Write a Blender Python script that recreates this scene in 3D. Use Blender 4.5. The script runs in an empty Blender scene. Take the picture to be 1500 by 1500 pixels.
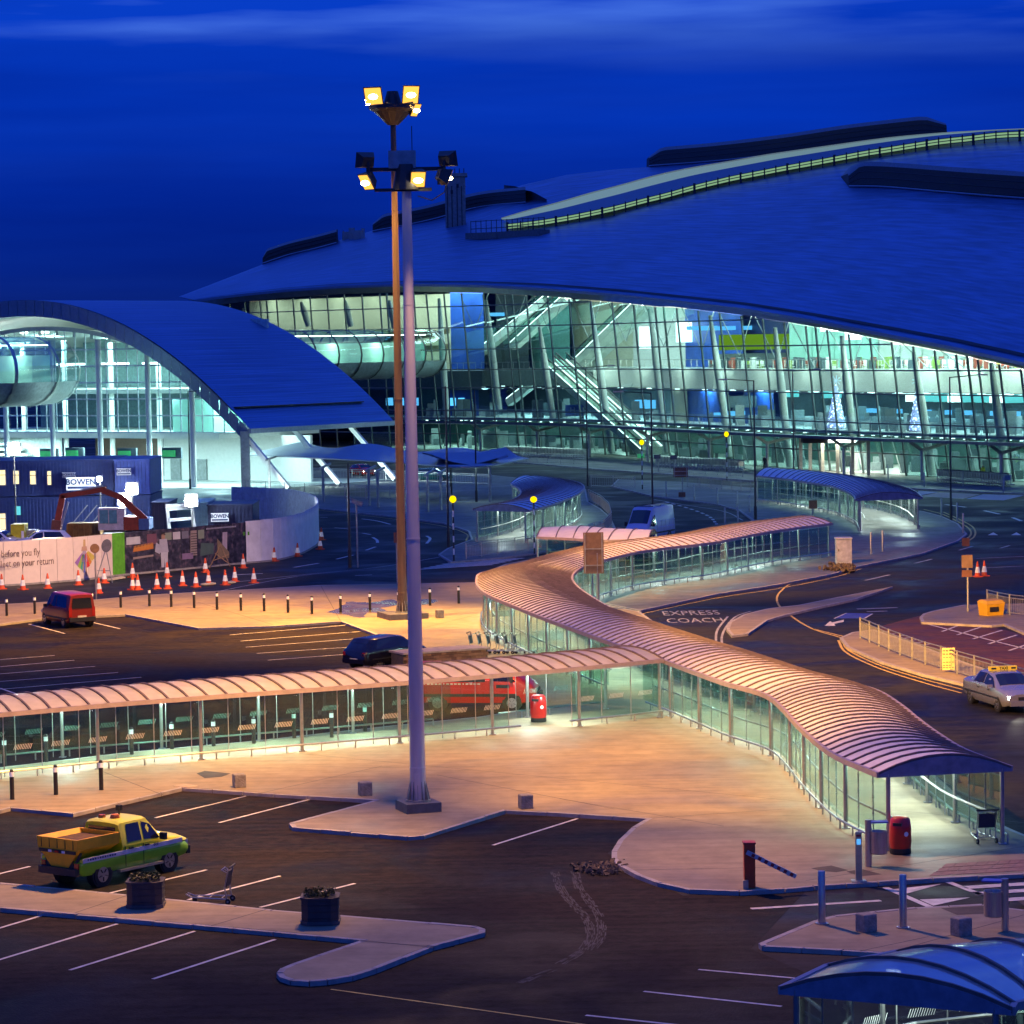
import bpy, math, random
from mathutils import Vector, Matrix
R = math.radians
random.seed(7)
S = bpy.context.scene
COL = S.collection
# ------------------------------------------------------------------ camera
FPX, PITCH, ROLL, CH = 4300.0, 3.327, -1.0, 15.0
cam_d = bpy.data.cameras.new('camera'); cam = bpy.data.objects.new('camera', cam_d); COL.objects.link(cam)
cam_d.sensor_width = 36.0; cam_d.lens = FPX/1500*36; cam_d.clip_start = 1; cam_d.clip_end = 9000
CM = Matrix.Rotation(R(90-PITCH), 3, 'X') @ Matrix.Rotation(R(ROLL), 3, 'Z')
cam.matrix_world = Matrix.Translation((0, 0, CH)) @ CM.to_4x4()
S.camera = cam
# ------------------------------------------------------------------ world: deep blue dusk
W = bpy.data.worlds.new('World'); S.world = W; W.use_nodes = True
nt = W.node_tree; nt.nodes.clear()
def N(t, typ, **k):
    n = t.nodes.new(typ)
    for a, b in k.items():
        if a.startswith('i_'): n.inputs[int(a[2:])].default_value = b
        else: setattr(n, a, b)
    return n
def ramp(t, stops, fac):
    n = t.nodes.new('ShaderNodeValToRGB'); e = n.color_ramp.elements
    while len(e) < len(stops): e.new(0.5)
    for s, (p, c) in zip(e, stops): s.position = p; s.color = (*c, 1)
    t.links.new(fac, n.inputs[0]); return n.outputs[0]
tc = N(nt, 'ShaderNodeTexCoord'); sx = N(nt, 'ShaderNodeSeparateXYZ'); nt.links.new(tc.outputs['Generated'], sx.inputs[0])
SKY_GRAD = [(0.0, (.003, .014, .15)), (.022, (.002, .018, .24)), (.055, (.001, .032, .44)), (.085, (.001, .042, .54)), (.14, (.003, .050, .58)), (.4, (.010, .062, .66)), (1.0, (.016, .070, .68))]
base = ramp(nt, SKY_GRAD, sx.outputs['Z'])
mp = N(nt, 'ShaderNodeMapping'); mp.inputs['Scale'].default_value = (3.2, 3.2, 34); nt.links.new(tc.outputs['Generated'], mp.inputs[0])
nz = N(nt, 'ShaderNodeTexNoise'); nz.inputs['Scale'].default_value = 2.1; nz.inputs['Detail'].default_value = 6; nz.inputs['Roughness'].default_value = .46
nt.links.new(mp.outputs[0], nz.inputs['Vector'])
cl = ramp(nt, [(.46, (0, 0, 0)), (.70, (1, 1, 1))], nz.outputs[0])
hi = N(nt, 'ShaderNodeMapRange'); hi.inputs[1].default_value = .088; hi.inputs[2].default_value = .119; hi.inputs[3].default_value = .02; hi.inputs[4].default_value = 1.0
nt.links.new(sx.outputs['Z'], hi.inputs[0])
mu = N(nt, 'ShaderNodeMath', operation='MULTIPLY'); nt.links.new(cl, mu.inputs[0]); nt.links.new(hi.outputs[0], mu.inputs[1])
mx = N(nt, 'ShaderNodeMixRGB'); mx.inputs[2].default_value = (.08, .22, .86, 1)
nt.links.new(mu.outputs[0], mx.inputs[0]); nt.links.new(base, mx.inputs[1])
# darker bands of cloud
nz2 = N(nt, 'ShaderNodeTexNoise'); nz2.inputs['Scale'].default_value = 1.1; nz2.inputs['Detail'].default_value = 5
mp2 = N(nt, 'ShaderNodeMapping'); mp2.inputs['Scale'].default_value = (2.4, 2.4, 26); mp2.inputs['Location'].default_value = (4, 1, 2); nt.links.new(tc.outputs['Generated'], mp2.inputs[0]); nt.links.new(mp2.outputs[0], nz2.inputs['Vector'])
dk = ramp(nt, [(.34, (.55, .62, .72)), (.62, (1.12, 1.08, 1.06))], nz2.outputs[0])
mm = N(nt, 'ShaderNodeMixRGB', blend_type='MULTIPLY'); mm.inputs[0].default_value = 1
nt.links.new(mx.outputs[0], mm.inputs[1]); nt.links.new(dk, mm.inputs[2])
bg = N(nt, 'ShaderNodeBackground'); bg.inputs[1].default_value = .95; nt.links.new(mm.outputs[0], bg.inputs[0])
wo = N(nt, 'ShaderNodeOutputWorld'); nt.links.new(bg.outputs[0], wo.inputs[0])
# last twilight glow instead of direct sun
sd = bpy.data.lights.new('sun', 'SUN'); sd.energy = .02; sd.angle = R(20); sd.color = (.2, .35, 1)
so = bpy.data.objects.new('sun', sd); so.rotation_euler = (R(55), 0, R(-30)); COL.objects.link(so)
# ------------------------------------------------------------------ render settings
S.view_settings.view_transform = 'Standard'; S.view_settings.look = 'None'; S.view_settings.exposure = 0; S.view_settings.gamma = 1
try: S.view_settings.use_curve_mapping = False
except Exception: pass
S.render.engine = 'CYCLES'
c = S.cycles; c.max_bounces = 6; c.diffuse_bounces = 2; c.glossy_bounces = 3; c.transmission_bounces = 4; c.transparent_max_bounces = 28
c.use_denoising = True; c.sample_clamp_indirect = 4; c.caustics_reflective = False; c.caustics_refractive = False; c.use_light_tree = True
# ------------------------------------------------------------------ where a picture point lies on the ground plan
def ray(px, py): return CM @ Vector((px-750, -(py-750), -FPX))
def G(px, py, z=0.0):
    d = ray(px, py); t = (z-CH)/d.z; return Vector((d.x*t, d.y*t, z))
def UP(px, py, Y):
    d = ray(px, py); t = Y/d.y; return Vector((d.x*t, Y, CH+d.z*t))
def hz(px): return 500-(px-750)*math.tan(R(1.0))
def lerp(a, b, t): return a+(b-a)*t
def interp(tab, x):
    if x <= tab[0][0]: return tab[0][1]
    for (x0, y0), (x1, y1) in zip(tab, tab[1:]):
        if x <= x1: return y0+(y1-y0)*(x-x0)/(x1-x0)
    return tab[-1][1]
def catmull(P, n=8):
    out = []; Q = [P[0]+(P[0]-P[1])]+list(P)+[P[-1]+(P[-1]-P[-2])]
    for i in range(1, len(Q)-2):
        a, b, c_, d = Q[i-1:i+3]
        for k in range(n):
            t = k/n; out.append(.5*((2*b)+(c_-a)*t+(2*a-5*b+4*c_-d)*t*t+(3*b-a-3*c_+d)*t**3))
    out.append(Q[-2]); return out
def resample(P, step):
    L = [0]
    for a, b in zip(P, P[1:]): L.append(L[-1]+(b-a).length)
    n = max(1, round(L[-1]/step)); out = []; j = 0
    for k in range(n+1):
        s = L[-1]*k/n
        while j < len(P)-2 and L[j+1] < s: j += 1
        out.append(P[j].lerp(P[j+1], min(1, max(0, (s-L[j])/max(1e-9, L[j+1]-L[j])))))
    return out
def normals(P):
    out = []
    for i in range(len(P)):
        d = P[min(i+1, len(P)-1)]-P[max(i-1, 0)]; d.z = 0; d.normalize(); out.append(Vector((-d.y, d.x, 0)))
    return out
# ------------------------------------------------------------------ materials
MATS = {}
def mat(name, col, rough=.6, metal=0, var=.25, scale=3.0, bump=0.0, bscale=40, spec=.5, stretch=(1, 1, 1), coat=0, rvar=0.0, alpha=None, emit=None, space='Object', fine=True):
    if name in MATS: return MATS[name]
    m = bpy.data.materials.new(name); m.use_nodes = True; t = m.node_tree; b = t.nodes['Principled BSDF']
    b.inputs['Roughness'].default_value = rough; b.inputs['Metallic'].default_value = metal
    b.inputs['Specular IOR Level'].default_value = spec
    if coat: b.inputs['Coat Weight'].default_value = coat; b.inputs['Coat Roughness'].default_value = .08
    tc = N(t, 'ShaderNodeTexCoord'); mpg = N(t, 'ShaderNodeMapping'); mpg.inputs['Scale'].default_value = stretch
    t.links.new(tc.outputs[space], mpg.inputs[0])
    n1 = N(t, 'ShaderNodeTexNoise'); n1.inputs['Scale'].default_value = scale; n1.inputs['Detail'].default_value = 7; n1.inputs['Roughness'].default_value = .62
    t.links.new(mpg.outputs[0], n1.inputs['Vector'])
    lo = tuple(max(0, x*(1-var)) for x in col); hi_ = tuple(min(1, x*(1+var)) for x in col)
    cr = ramp(t, [(.3, lo), (.7, hi_)], n1.outputs[0]); t.links.new(cr, b.inputs['Base Color'])
    if rvar:
        mr = N(t, 'ShaderNodeMapRange'); mr.inputs[1].default_value = .3; mr.inputs[2].default_value = .7; mr.inputs[3].default_value = max(.03, rough-rvar); mr.inputs[4].default_value = min(1, rough+rvar)
        n3 = N(t, 'ShaderNodeTexNoise'); n3.inputs['Scale'].default_value = scale*.6; n3.inputs['Detail'].default_value = 4; t.links.new(mpg.outputs[0], n3.inputs['Vector'])
        t.links.new(n3.outputs[0], mr.inputs[0]); t.links.new(mr.outputs[0], b.inputs['Roughness'])
    if bump:
        n2 = N(t, 'ShaderNodeTexNoise'); n2.inputs['Scale'].default_value = bscale; n2.inputs['Detail'].default_value = 4; t.links.new(mpg.outputs[0], n2.inputs['Vector'])
        bp = N(t, 'ShaderNodeBump'); bp.inputs['Strength'].default_value = bump; bp.inputs['Distance'].default_value = .05
        t.links.new(n2.outputs[0], bp.inputs['Height']); t.links.new(bp.outputs[0], b.inputs['Normal'])
    if emit: b.inputs['Emission Color'].default_value = (*emit[0], 1); b.inputs['Emission Strength'].default_value = emit[1]
    MATS[name] = m; return m
def glow(name, col, strength):
    if name in MATS: return MATS[name]
    m = bpy.data.materials.new(name); m.use_nodes = True; t = m.node_tree; t.nodes.clear()
    e = N(t, 'ShaderNodeEmission'); e.inputs[0].default_value = (*col, 1); e.inputs[1].default_value = strength
    o = N(t, 'ShaderNodeOutputMaterial'); t.links.new(e.outputs[0], o.inputs[0]); MATS[name] = m; return m
def glass(name, tint, refl=.08, rough=.02, body=None, bodyfac=0.0):
    if name in MATS: return MATS[name]
    m = bpy.data.materials.new(name); m.use_nodes = True; t = m.node_tree; t.nodes.clear()
    tr = N(t, 'ShaderNodeBsdfTransparent'); tr.inputs[0].default_value = (*tint, 1)
    gl = N(t, 'ShaderNodeBsdfGlossy'); gl.inputs['Roughness'].default_value = rough
    lw = N(t, 'ShaderNodeLayerWeight'); lw.inputs[0].default_value = .25
    ad = N(t, 'ShaderNodeMath', operation='MULTIPLY_ADD'); ad.inputs[1].default_value = .35; ad.inputs[2].default_value = refl; t.links.new(lw.outputs['Fresnel'], ad.inputs[0])
    first = tr.outputs[0]
    if body:
        df = N(t, 'ShaderNodeBsdfDiffuse'); df.inputs[0].default_value = (*body, 1); tl = N(t, 'ShaderNodeBsdfTranslucent'); tl.inputs[0].default_value = (*body, 1)
        m0 = N(t, 'ShaderNodeMixShader'); m0.inputs[0].default_value = .45; t.links.new(df.outputs[0], m0.inputs[1]); t.links.new(tl.outputs[0], m0.inputs[2])
        m1 = N(t, 'ShaderNodeMixShader'); t.links.new(first, m1.inputs[1]); t.links.new(m0.outputs[0], m1.inputs[2])
        nz_ = N(t, 'ShaderNodeTexNoise'); nz_.inputs['Scale'].default_value = 1.5; tc_ = N(t, 'ShaderNodeTexCoord'); t.links.new(tc_.outputs['Object'], nz_.inputs['Vector'])
        mr = N(t, 'ShaderNodeMapRange'); mr.inputs[3].default_value = bodyfac*.75; mr.inputs[4].default_value = min(1, bodyfac*1.25); t.links.new(nz_.outputs[0], mr.inputs[0]); t.links.new(mr.outputs[0], m1.inputs[0])
        first = m1.outputs[0]
    m2 = N(t, 'ShaderNodeMixShader'); t.links.new(ad.outputs[0], m2.inputs[0]); t.links.new(first, m2.inputs[1]); t.links.new(gl.outputs[0], m2.inputs[2])
    o = N(t, 'ShaderNodeOutputMaterial'); t.links.new(m2.outputs[0], o.inputs[0]); MATS[name] = m; return m
# ------------------------------------------------------------------ mesh building
ORG = {}
def tag(o, label=None, cat=None, group=None, kind=None):
    if label: o['label'] = label
    if cat: o['category'] = cat
    if group: o['group'] = group
    if kind: o['kind'] = kind
    return o
def thing(name, label, cat, loc=(0, 0, 0), rz=0.0, group=None, local=False):
    o = bpy.data.objects.new(name, None); COL.objects.link(o); o.empty_display_size = .3
    o.location = loc; o.rotation_euler = (0, 0, rz); tag(o, label, cat, group)
    ORG[o] = Vector((0, 0, 0)) if local else Vector(loc); return o
def org(o):
    while o is not None:
        if o in ORG: return ORG[o]
        o = o.parent
    return Vector((0, 0, 0))
class MB:
    def __init__(s): s.v = []; s.f = []
    def quad(s, *p):
        n = len(s.v); s.v += [Vector(q) for q in p]; s.f.append(tuple(range(n, n+len(p)))); return s
    def box(s, c, d, rz=0.0, rx=0.0, ry=0.0):
        n = len(s.v); M = Matrix.Rotation(rz, 3, 'Z') @ Matrix.Rotation(ry, 3, 'Y') @ Matrix.Rotation(rx, 3, 'X'); c = Vector(c)
        for k in (-.5, .5):
            for a, b in ((-.5, -.5), (.5, -.5), (.5, .5), (-.5, .5)): s.v.append(c+M @ Vector((a*d[0], b*d[1], k*d[2])))
        s.f += [(n+3, n+2, n+1, n), (n+4, n+5, n+6, n+7)]+[(n+i, n+(i+1) % 4, n+4+(i+1) % 4, n+4+i) for i in range(4)]; return s
    def beam(s, p, q, w, h, up=Vector((0, 0, 1))):
        p = Vector(p); q = Vector(q); d = (q-p).normalized(); x = d.cross(up)
        if x.length < 1e-4: x = d.cross(Vector((0, 1, 0)))
        x.normalize(); y = x.cross(d); n = len(s.v)
        for e in (p, q):
            for a, b in ((-1, -1), (1, -1), (1, 1), (-1, 1)): s.v.append(e+x*(a*w/2)+y*(b*h/2))
        s.f += [(n+3, n+2, n+1, n), (n+4, n+5, n+6, n+7)]+[(n+i, n+(i+1) % 4, n+4+(i+1) % 4, n+4+i) for i in range(4)]; return s
    def tube(s, p, q, r, n=8, r2=None, cap=True):
        p = Vector(p); q = Vector(q); d = (q-p).normalized(); x = d.cross(Vector((0, 0, 1)))
        if x.length < 1e-3: x = Vector((1, 0, 0))
        x.normalize(); y = d.cross(x); o = len(s.v); r2 = r if r2 is None else r2
        for e, rr in ((p, r), (q, r2)):
            for k in range(n): a = 2*math.pi*k/n; s.v.append(e+x*(math.cos(a)*rr)+y*(math.sin(a)*rr))
        s.f += [(o+k, o+(k+1) % n, o+n+(k+1) % n, o+n+k) for k in range(n)]
        if cap: s.f += [tuple(o+k for k in range(n))[::-1], tuple(o+n+k for k in range(n))]
        return s
    def path(s, P, r, n=6):
        for a, b in zip(P, P[1:]): s.tube(a, b, r, n)
        return s
    def prism(s, P, z0, z1):
        o = len(s.v); n = len(P)
        a = sum(P[i][0]*P[(i+1) % n][1]-P[(i+1) % n][0]*P[i][1] for i in range(n))
        if a < 0: P = P[::-1]
        for z in (z0, z1): s.v += [Vector((p[0], p[1], z)) for p in P]
        s.f += [tuple(range(o+n-1, o-1, -1)), tuple(range(o+n, o+2*n))]+[(o+i, o+(i+1) % n, o+n+(i+1) % n, o+n+i) for i in range(n)]; return s
    def sheet(s, P, z):
        o = len(s.v); n = len(P)
        a = sum(P[i][0]*P[(i+1) % n][1]-P[(i+1) % n][0]*P[i][1] for i in range(n))
        if a < 0: P = P[::-1]
        s.v += [Vector((p[0], p[1], z)) for p in P]; s.f.append(tuple(range(o, o+n))); return s
    def lathe(s, prof, n=14, c=(0, 0, 0)):
        o = len(s.v); c = Vector(c)
        for r, z in prof:
            for k in range(n): a = 2*math.pi*k/n; s.v.append(c+Vector((r*math.cos(a), r*math.sin(a), z)))
        for j in range(len(prof)-1):
            for k in range(n): s.f.append((o+j*n+k, o+j*n+(k+1) % n, o+(j+1)*n+(k+1) % n, o+(j+1)*n+k))
        m = len(prof)-1
        s.f += [tuple(o+k for k in range(n))[::-1], tuple(o+m*n+k for k in range(n))]; return s
    def grid(s, rows):
        o = len(s.v); w = len(rows[0])
        for r in rows: s.v += [Vector(p) for p in r]
        for j in range(len(rows)-1):
            for i in range(w-1): a = o+j*w+i; s.f.append((a, a+1, a+w+1, a+w))
        return s
    def build(s, name, m, parent=None, smooth=None, mats=None):
        off = org(parent); me = bpy.data.meshes.new(name); me.from_pydata([v-off for v in s.v], [], s.f); me.update()
        if smooth is not None:
            me.polygons.foreach_set('use_smooth', [True]*len(me.polygons)); me.set_sharp_from_angle(angle=R(smooth))
        me.materials.append(m); o = bpy.data.objects.new(name, me); COL.objects.link(o)
        if parent is not None: o.parent = parent
        return o
def copy_tree(o, parent=None, **kw):
    c_ = o.copy(); COL.objects.link(c_); c_.parent = parent
    for ch in list(o.children): copy_tree(ch, c_)
    return c_
def kids(o): return list(o.children)
def inst(src, first, loc, rz=0.0, label=None, scale=None):
    o = src if first else copy_tree(src)
    o.location = loc; o.rotation_euler = (0, 0, rz)
    if label: o['label'] = label
    if scale: o.scale = (scale,)*3
    return o
def struct(name, mb, m, smooth=None, label=None):
    o = mb.build(name, m, None, smooth); o['kind'] = 'structure'
    if label: o['label'] = label
    return o
def text(body, size, m, name='lettering', parent=None, mw=None, extrude=.004, bold=False, align='CENTER'):
    cu = bpy.data.curves.new(name, 'FONT'); cu.body = body; cu.size = size; cu.extrude = extrude; cu.align_x = align; cu.align_y = 'CENTER'; cu.resolution_u = 2
    if bold: cu.offset = size*.025
    tmp = bpy.data.objects.new('tmp_text', cu); COL.objects.link(tmp); dg = bpy.context.evaluated_depsgraph_get()
    me = bpy.data.meshes.new_from_object(tmp.evaluated_get(dg)); bpy.data.objects.remove(tmp); bpy.data.curves.remove(cu); me.name = name
    me.materials.clear(); me.materials.append(m)
    if mw is not None:
        off = org(parent)
        M4 = Matrix.Translation(-off) @ mw; me.transform(M4)
    o = bpy.data.objects.new(name, me); COL.objects.link(o)
    if parent is not None: o.parent = parent
    return o
def frame(o, x, z):
    "4x4 whose local X runs along x, local Y along z (for flat lettering)"
    x = Vector(x).normalized(); z = Vector(z); z = (z-x*x.dot(z)).normalized(); n = x.cross(z)
    return Matrix(((x.x, z.x, n.x, o[0]), (x.y, z.y, n.y, o[1]), (x.z, z.z, n.z, o[2]), (0, 0, 0, 1)))
def lamp(name, kind, loc, power, col, target=None, size=.3, spot=None, blend=.5, sy=None, parent=None):
    l = bpy.data.lights.new(name, kind); l.energy = power; l.color = col
    if kind == 'AREA': l.size = size; l.shape = 'RECTANGLE' if sy else 'SQUARE'; l.size_y = sy or size
    else: l.shadow_soft_size = size
    if kind == 'SPOT': l.spot_size = R(spot); l.spot_blend = blend
    o = bpy.data.objects.new(name, l); COL.objects.link(o); loc = Vector(loc); 
    o.location = loc-(org(parent) if parent else Vector((0, 0, 0)))
    if parent: o.parent = parent
    if target is not None: o.rotation_euler = (Vector(target)-loc).to_track_quat('-Z', 'Y').to_euler()
    return o
# ================================================================== ground, roads, pavements
def ground_mat(name, c0, c1, scale, rough, rv, streak, patch, bump=.25, spec=.4, lohi=(.515, .685)):
    m = bpy.data.materials.new(name); m.use_nodes = True; t = m.node_tree; b = t.nodes['Principled BSDF']
    tc = N(t, 'ShaderNodeTexCoord')
    n1 = N(t, 'ShaderNodeTexNoise'); n1.inputs['Scale'].default_value = scale; n1.inputs['Detail'].default_value = 9; n1.inputs['Roughness'].default_value = .7; t.links.new(tc.outputs['Object'], n1.inputs[0])
    n2 = N(t, 'ShaderNodeTexNoise'); n2.inputs['Scale'].default_value = patch; n2.inputs['Detail'].default_value = 5; n2.inputs['Distortion'].default_value = .8; t.links.new(tc.outputs['Object'], n2.inputs[0])
    mp = N(t, 'ShaderNodeMapping'); mp.inputs['Rotation'].default_value = (0, 0, R(streak)); mp.inputs['Scale'].default_value = (.12, 1.6, 1); t.links.new(tc.outputs['Object'], mp.inputs[0])
    n3 = N(t, 'ShaderNodeTexNoise'); n3.inputs['Scale'].default_value = 1.6; n3.inputs['Detail'].default_value = 6; t.links.new(mp.outputs[0], n3.inputs[0])
    a1 = N(t, 'ShaderNodeMath', operation='MULTIPLY_ADD'); a1.inputs[1].default_value = .45; t.links.new(n1.outputs[0], a1.inputs[0])
    a2 = N(t, 'ShaderNodeMath', operation='MULTIPLY_ADD'); a2.inputs[1].default_value = .45; a2.inputs[2].default_value = 0; t.links.new(n2.outputs[0], a2.inputs[0]); t.links.new(a2.outputs[0], a1.inputs[2])
    a3 = N(t, 'ShaderNodeMath', operation='MULTIPLY_ADD'); a3.inputs[1].default_value = .3; t.links.new(n3.outputs[0], a3.inputs[0]); t.links.new(a1.outputs[0], a3.inputs[2])
    cr = ramp(t, [(lohi[0], c0), (lohi[1], c1)], a3.outputs[0]); t.links.new(cr, b.inputs['Base Color'])
    mr = N(t, 'ShaderNodeMapRange'); mr.inputs[1].default_value = .35; mr.inputs[2].default_value = .65; mr.inputs[3].default_value = rough-rv; mr.inputs[4].default_value = rough+rv; t.links.new(n2.outputs[0], mr.inputs[0]); t.links.new(mr.outputs[0], b.inputs['Roughness'])
    b.inputs['Specular IOR Level'].default_value = spec
    nb = N(t, 'ShaderNodeTexNoise'); nb.inputs['Scale'].default_value = 14; nb.inputs['Detail'].default_value = 6; t.links.new(tc.outputs['Object'], nb.inputs[0])
    bp = N(t, 'ShaderNodeBump'); bp.inputs['Strength'].default_value = bump; bp.inputs['Distance'].default_value = .03; t.links.new(nb.outputs[0], bp.inputs['Height']); t.links.new(bp.outputs[0], b.inputs['Normal'])
    MATS[name] = m; return m
ASPH = ground_mat('asphalt', (.006, .0055, .006), (.032, .029, .029), 1.6, .70, .2, 8, .16, spec=.2)
BAYA = ground_mat('car_park_asphalt', (.0055, .0042, .004), (.034, .024, .019), 2.6, .78, .16, 5, .2, spec=.10, bump=.5)
REDA = ground_mat('red_asphalt', (.05, .016, .009), (.13, .042, .02), 1.6, .7, .1, 20, .3)
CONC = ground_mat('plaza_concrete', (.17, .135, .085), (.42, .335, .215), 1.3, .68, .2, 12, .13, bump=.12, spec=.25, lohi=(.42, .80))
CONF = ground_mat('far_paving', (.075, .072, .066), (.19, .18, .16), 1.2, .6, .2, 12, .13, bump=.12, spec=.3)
KERB = mat('kerb_concrete', (.36, .33, .30), .75, var=.25, scale=2.0, bump=.2)
JOINT = mat('paving_joint', (.10, .085, .07), .9)
PAINT = mat('road_paint', (.62, .58, .52), .6, var=.35, scale=2.5)
PAINTF = mat('worn_road_paint', (.34, .33, .32), .6, var=.5, scale=1.2)
YELP = mat('yellow_road_paint', (.60, .40, .06), .6, var=.35, scale=2.5)
g = MB(); g.sheet([(-900, 20), (900, 20), (2600, 4000), (-2600, 4000)], 0); struct('ground', g, ASPH)
def px(L, z=0): return [Vector((p.x, p.y, z)) if isinstance(p, Vector) else G(p[0], p[1], z) for p in L]
_e = catmull([Vector((*G(x, y, 2.35).xy, 0)) for x, y in ((1287, 1134), (1217, 1103), (1172, 1065), (1124, 1019), (1054, 998), (982, 971), (921, 951))], 2)
CANOPY_EDGE = [p-n_*5.0 for p, n_ in zip(_e, normals(_e))]
def inset(P, d):
    n = len(P); A = sum(P[i].x*P[(i+1) % n].y-P[(i+1) % n].x*P[i].y for i in range(n)); sg = 1 if A > 0 else -1; out = []
    for i in range(n):
        a, b, c_ = P[i-1], P[i], P[(i+1) % n]
        u = (b-a).normalized(); v = (c_-b).normalized(); n1 = Vector((-u.y, u.x, 0))*sg; n2 = Vector((-v.y, v.x, 0))*sg
        m_ = (n1+n2); 
        if m_.length < 1e-3: m_ = n1
        m_.normalize(); k = d/max(.35, m_.dot(n1)); out.append(b+m_*k)
    return out
def island(name, L, m, label=None, H=.12, stones=None, kw=.16, step=1.2):
    "raised pavement with a kerb of separate stones along the edges listed in stones (pairs of indices)"
    P = px(L, H); o = MB().prism(inset(P, kw), -.02, H-.004); o = struct(name, o, m, label=label)
    rest = MB(); Q = inset(P, kw); n = len(P); cnt = 0
    for i in range(n):
        a, b = P[i], P[(i+1) % n]; qa, qb = Q[i], Q[(i+1) % n]; ln = (b-a).length
        near = stones is not None and (i in stones)
        k = max(1, round(ln/step)) if near else 1
        for j in range(k):
            g0 = .014/ln if near else 0
            t0, t1 = j/k+g0, (j+1)/k-g0; dz = random.uniform(-.012, .010) if near else 0
            mb = MB() if near else rest
            mb.prism([a.lerp(b, t0), a.lerp(b, t1), qa.lerp(qb, t1), qa.lerp(qb, t0)], -.02, H+dz)
            if near: ks = mb.build('kerb_stone', KERB, o); cnt += 1
    if rest.v: rest.build('kerb', KERB, o)
    return o
RX = 1780
plaza = [(-260, 1203), (0, 1187), (16, 1183), (107, 1192), (267, 1154), (400, 1163), (547, 1172), (423, 1206), (428, 1212), (597, 1226), (621, 1224), (741, 1187), (800, 1190), (947, 1199), (925, 1212), (906, 1230), (896, 1247), (896, 1257), (904, 1266), (931, 1281), (963, 1293), (1010, 1303), (1083, 1306), (1150, 1302), (1193, 1298), (1287, 1292), (1367, 1287), (1500, 1280), (RX, 1262),
         (RX, 1190), (1540, 1168)]+CANOPY_EDGE[:-1]+[(938, 896), (880, 884), (760, 866), (697, 853), (582, 855), (465, 857), (400, 861), (221, 871), (140, 878), (0, 885), (-260, 897), (-260, 930), (0, 914), (61, 906), (184, 900), (259, 914), (291, 920), (400, 917), (499, 910), (563, 934), (700, 985), (770, 1018), (790, 1036), (700, 1050), (600, 1060), (535, 1067), (372, 1085), (193, 1101), (0, 1124), (-260, 1150)]
PL = island('plaza_pavement', plaza, CONC, stones=set(range(1, 29)))
cp = px([(-260, 930), (0, 914), (61, 906), (184, 900), (259, 914), (291, 920), (400, 917), (499, 910), (563, 934), (700, 985), (770, 1018), (790, 1036), (700, 1050), (600, 1060), (535, 1067), (372, 1085), (193, 1101), (0, 1124), (-260, 1150)])
struct('car_park', MB().sheet(cp, .004), BAYA)
nc = px([(-400, 1215), (0, 1180), (107, 1188), (267, 1150), (400, 1160), (960, 1190), (890, 1250), (1000, 1312), (1180, 1306), (1100, 1390), (1180, 1425), (1180, 1560), (-400, 1560)])
struct('parking_yard', MB().sheet(nc, .004), BAYA)
ilt = [(1417, 782), (1404, 767), (1380, 756), (1353, 749), (1250, 733), (1120, 716), (1000, 706), (905, 702), (895, 712), (958, 727), (1049, 738), (1082, 747), (1103, 762), (1060, 775), (950, 790), (860, 806), (800, 815), (740, 826), (705, 840), (697, 852), (760, 865), (880, 883), (938, 894), (1050, 870), (1140, 856), (1218, 841), (1260, 829), (1350, 811), (1404, 792)]
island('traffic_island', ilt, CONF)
tl = [(430, 742), (460, 743), (582, 757), (650, 766), (686, 778), (690, 790), (655, 803), (642, 812), (660, 823), (750, 815), (830, 803), (880, 790), (903, 775), (894, 757), (880, 745), (862, 735), (858, 716), (800, 704), (700, 694), (560, 688), (430, 684), (250, 680), (-100, 676), (-100, 735), (200, 738)]
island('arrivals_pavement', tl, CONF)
fc = [(772, 678), (887, 688), (993, 695), (1044, 700), (1150, 707), (1353, 716), (1500, 723), (1700, 733), (1700, 690), (1500, 690), (1350, 682), (1200, 674), (1050, 664), (900, 654), (705, 648), (560, 646), (400, 646), (400, 664), (600, 667)]
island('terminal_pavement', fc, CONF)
s1 = [(1072, 931), (1064, 922), (1068, 911), (1089, 900), (1125, 891), (1170, 886), (1230, 874), (1308, 859), (1255, 877), (1200, 889), (1149, 901), (1125, 908), (1096, 928)]
island('splitter_island', s1, CONC)
s2 = [(1230, 934), (1240, 947), (1290, 969), (1350, 987), (1413, 1002), (1500, 1024), (RX, 1092), (RX, 1060), (1500, 998), (1420, 972), (1340, 942), (1280, 922), (1248, 926)]
island('taxi_rank_pavement', s2, CONC)
s3 = [(1347, 904), (1352, 899), (1365, 895), (1410, 886), (1500, 884), (RX, 884), (RX, 960), (1500, 927), (1470, 914), (1452, 916), (1350, 911)]
island('corner_pavement', s3, CONC)
s4 = [(1111, 1382), (1193, 1348), (1220, 1341), (1340, 1329), (1439, 1324), (1500, 1332), (RX, 1350), (RX, 1440), (1500, 1408), (1367, 1400), (1233, 1392), (1116, 1386)]
island('kerbed_island', s4, CONC, stones=set(range(12)))
s5 = [(-300, 1268), (0, 1293), (107, 1302), (187, 1310), (244, 1316), (400, 1332), (499, 1340), (700, 1357), (711, 1361), (710, 1366), (635, 1386), (552, 1419), (517, 1430), (480, 1436), (453, 1438), (425, 1436), (410, 1431), (405, 1425), (411, 1418), (427, 1411), (528, 1377), (400, 1365), (0, 1330), (-300, 1304)]
island('parking_island', s5, CONC, stones=set(range(24)))
struct('bay_surface', MB().sheet(px([(1262, 925), (1347, 902), (1350, 912), (1452, 918), (1500, 930), (RX, 962), (RX, 1058), (1500, 996), (1420, 970), (1340, 940)]), .004), REDA)
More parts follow.
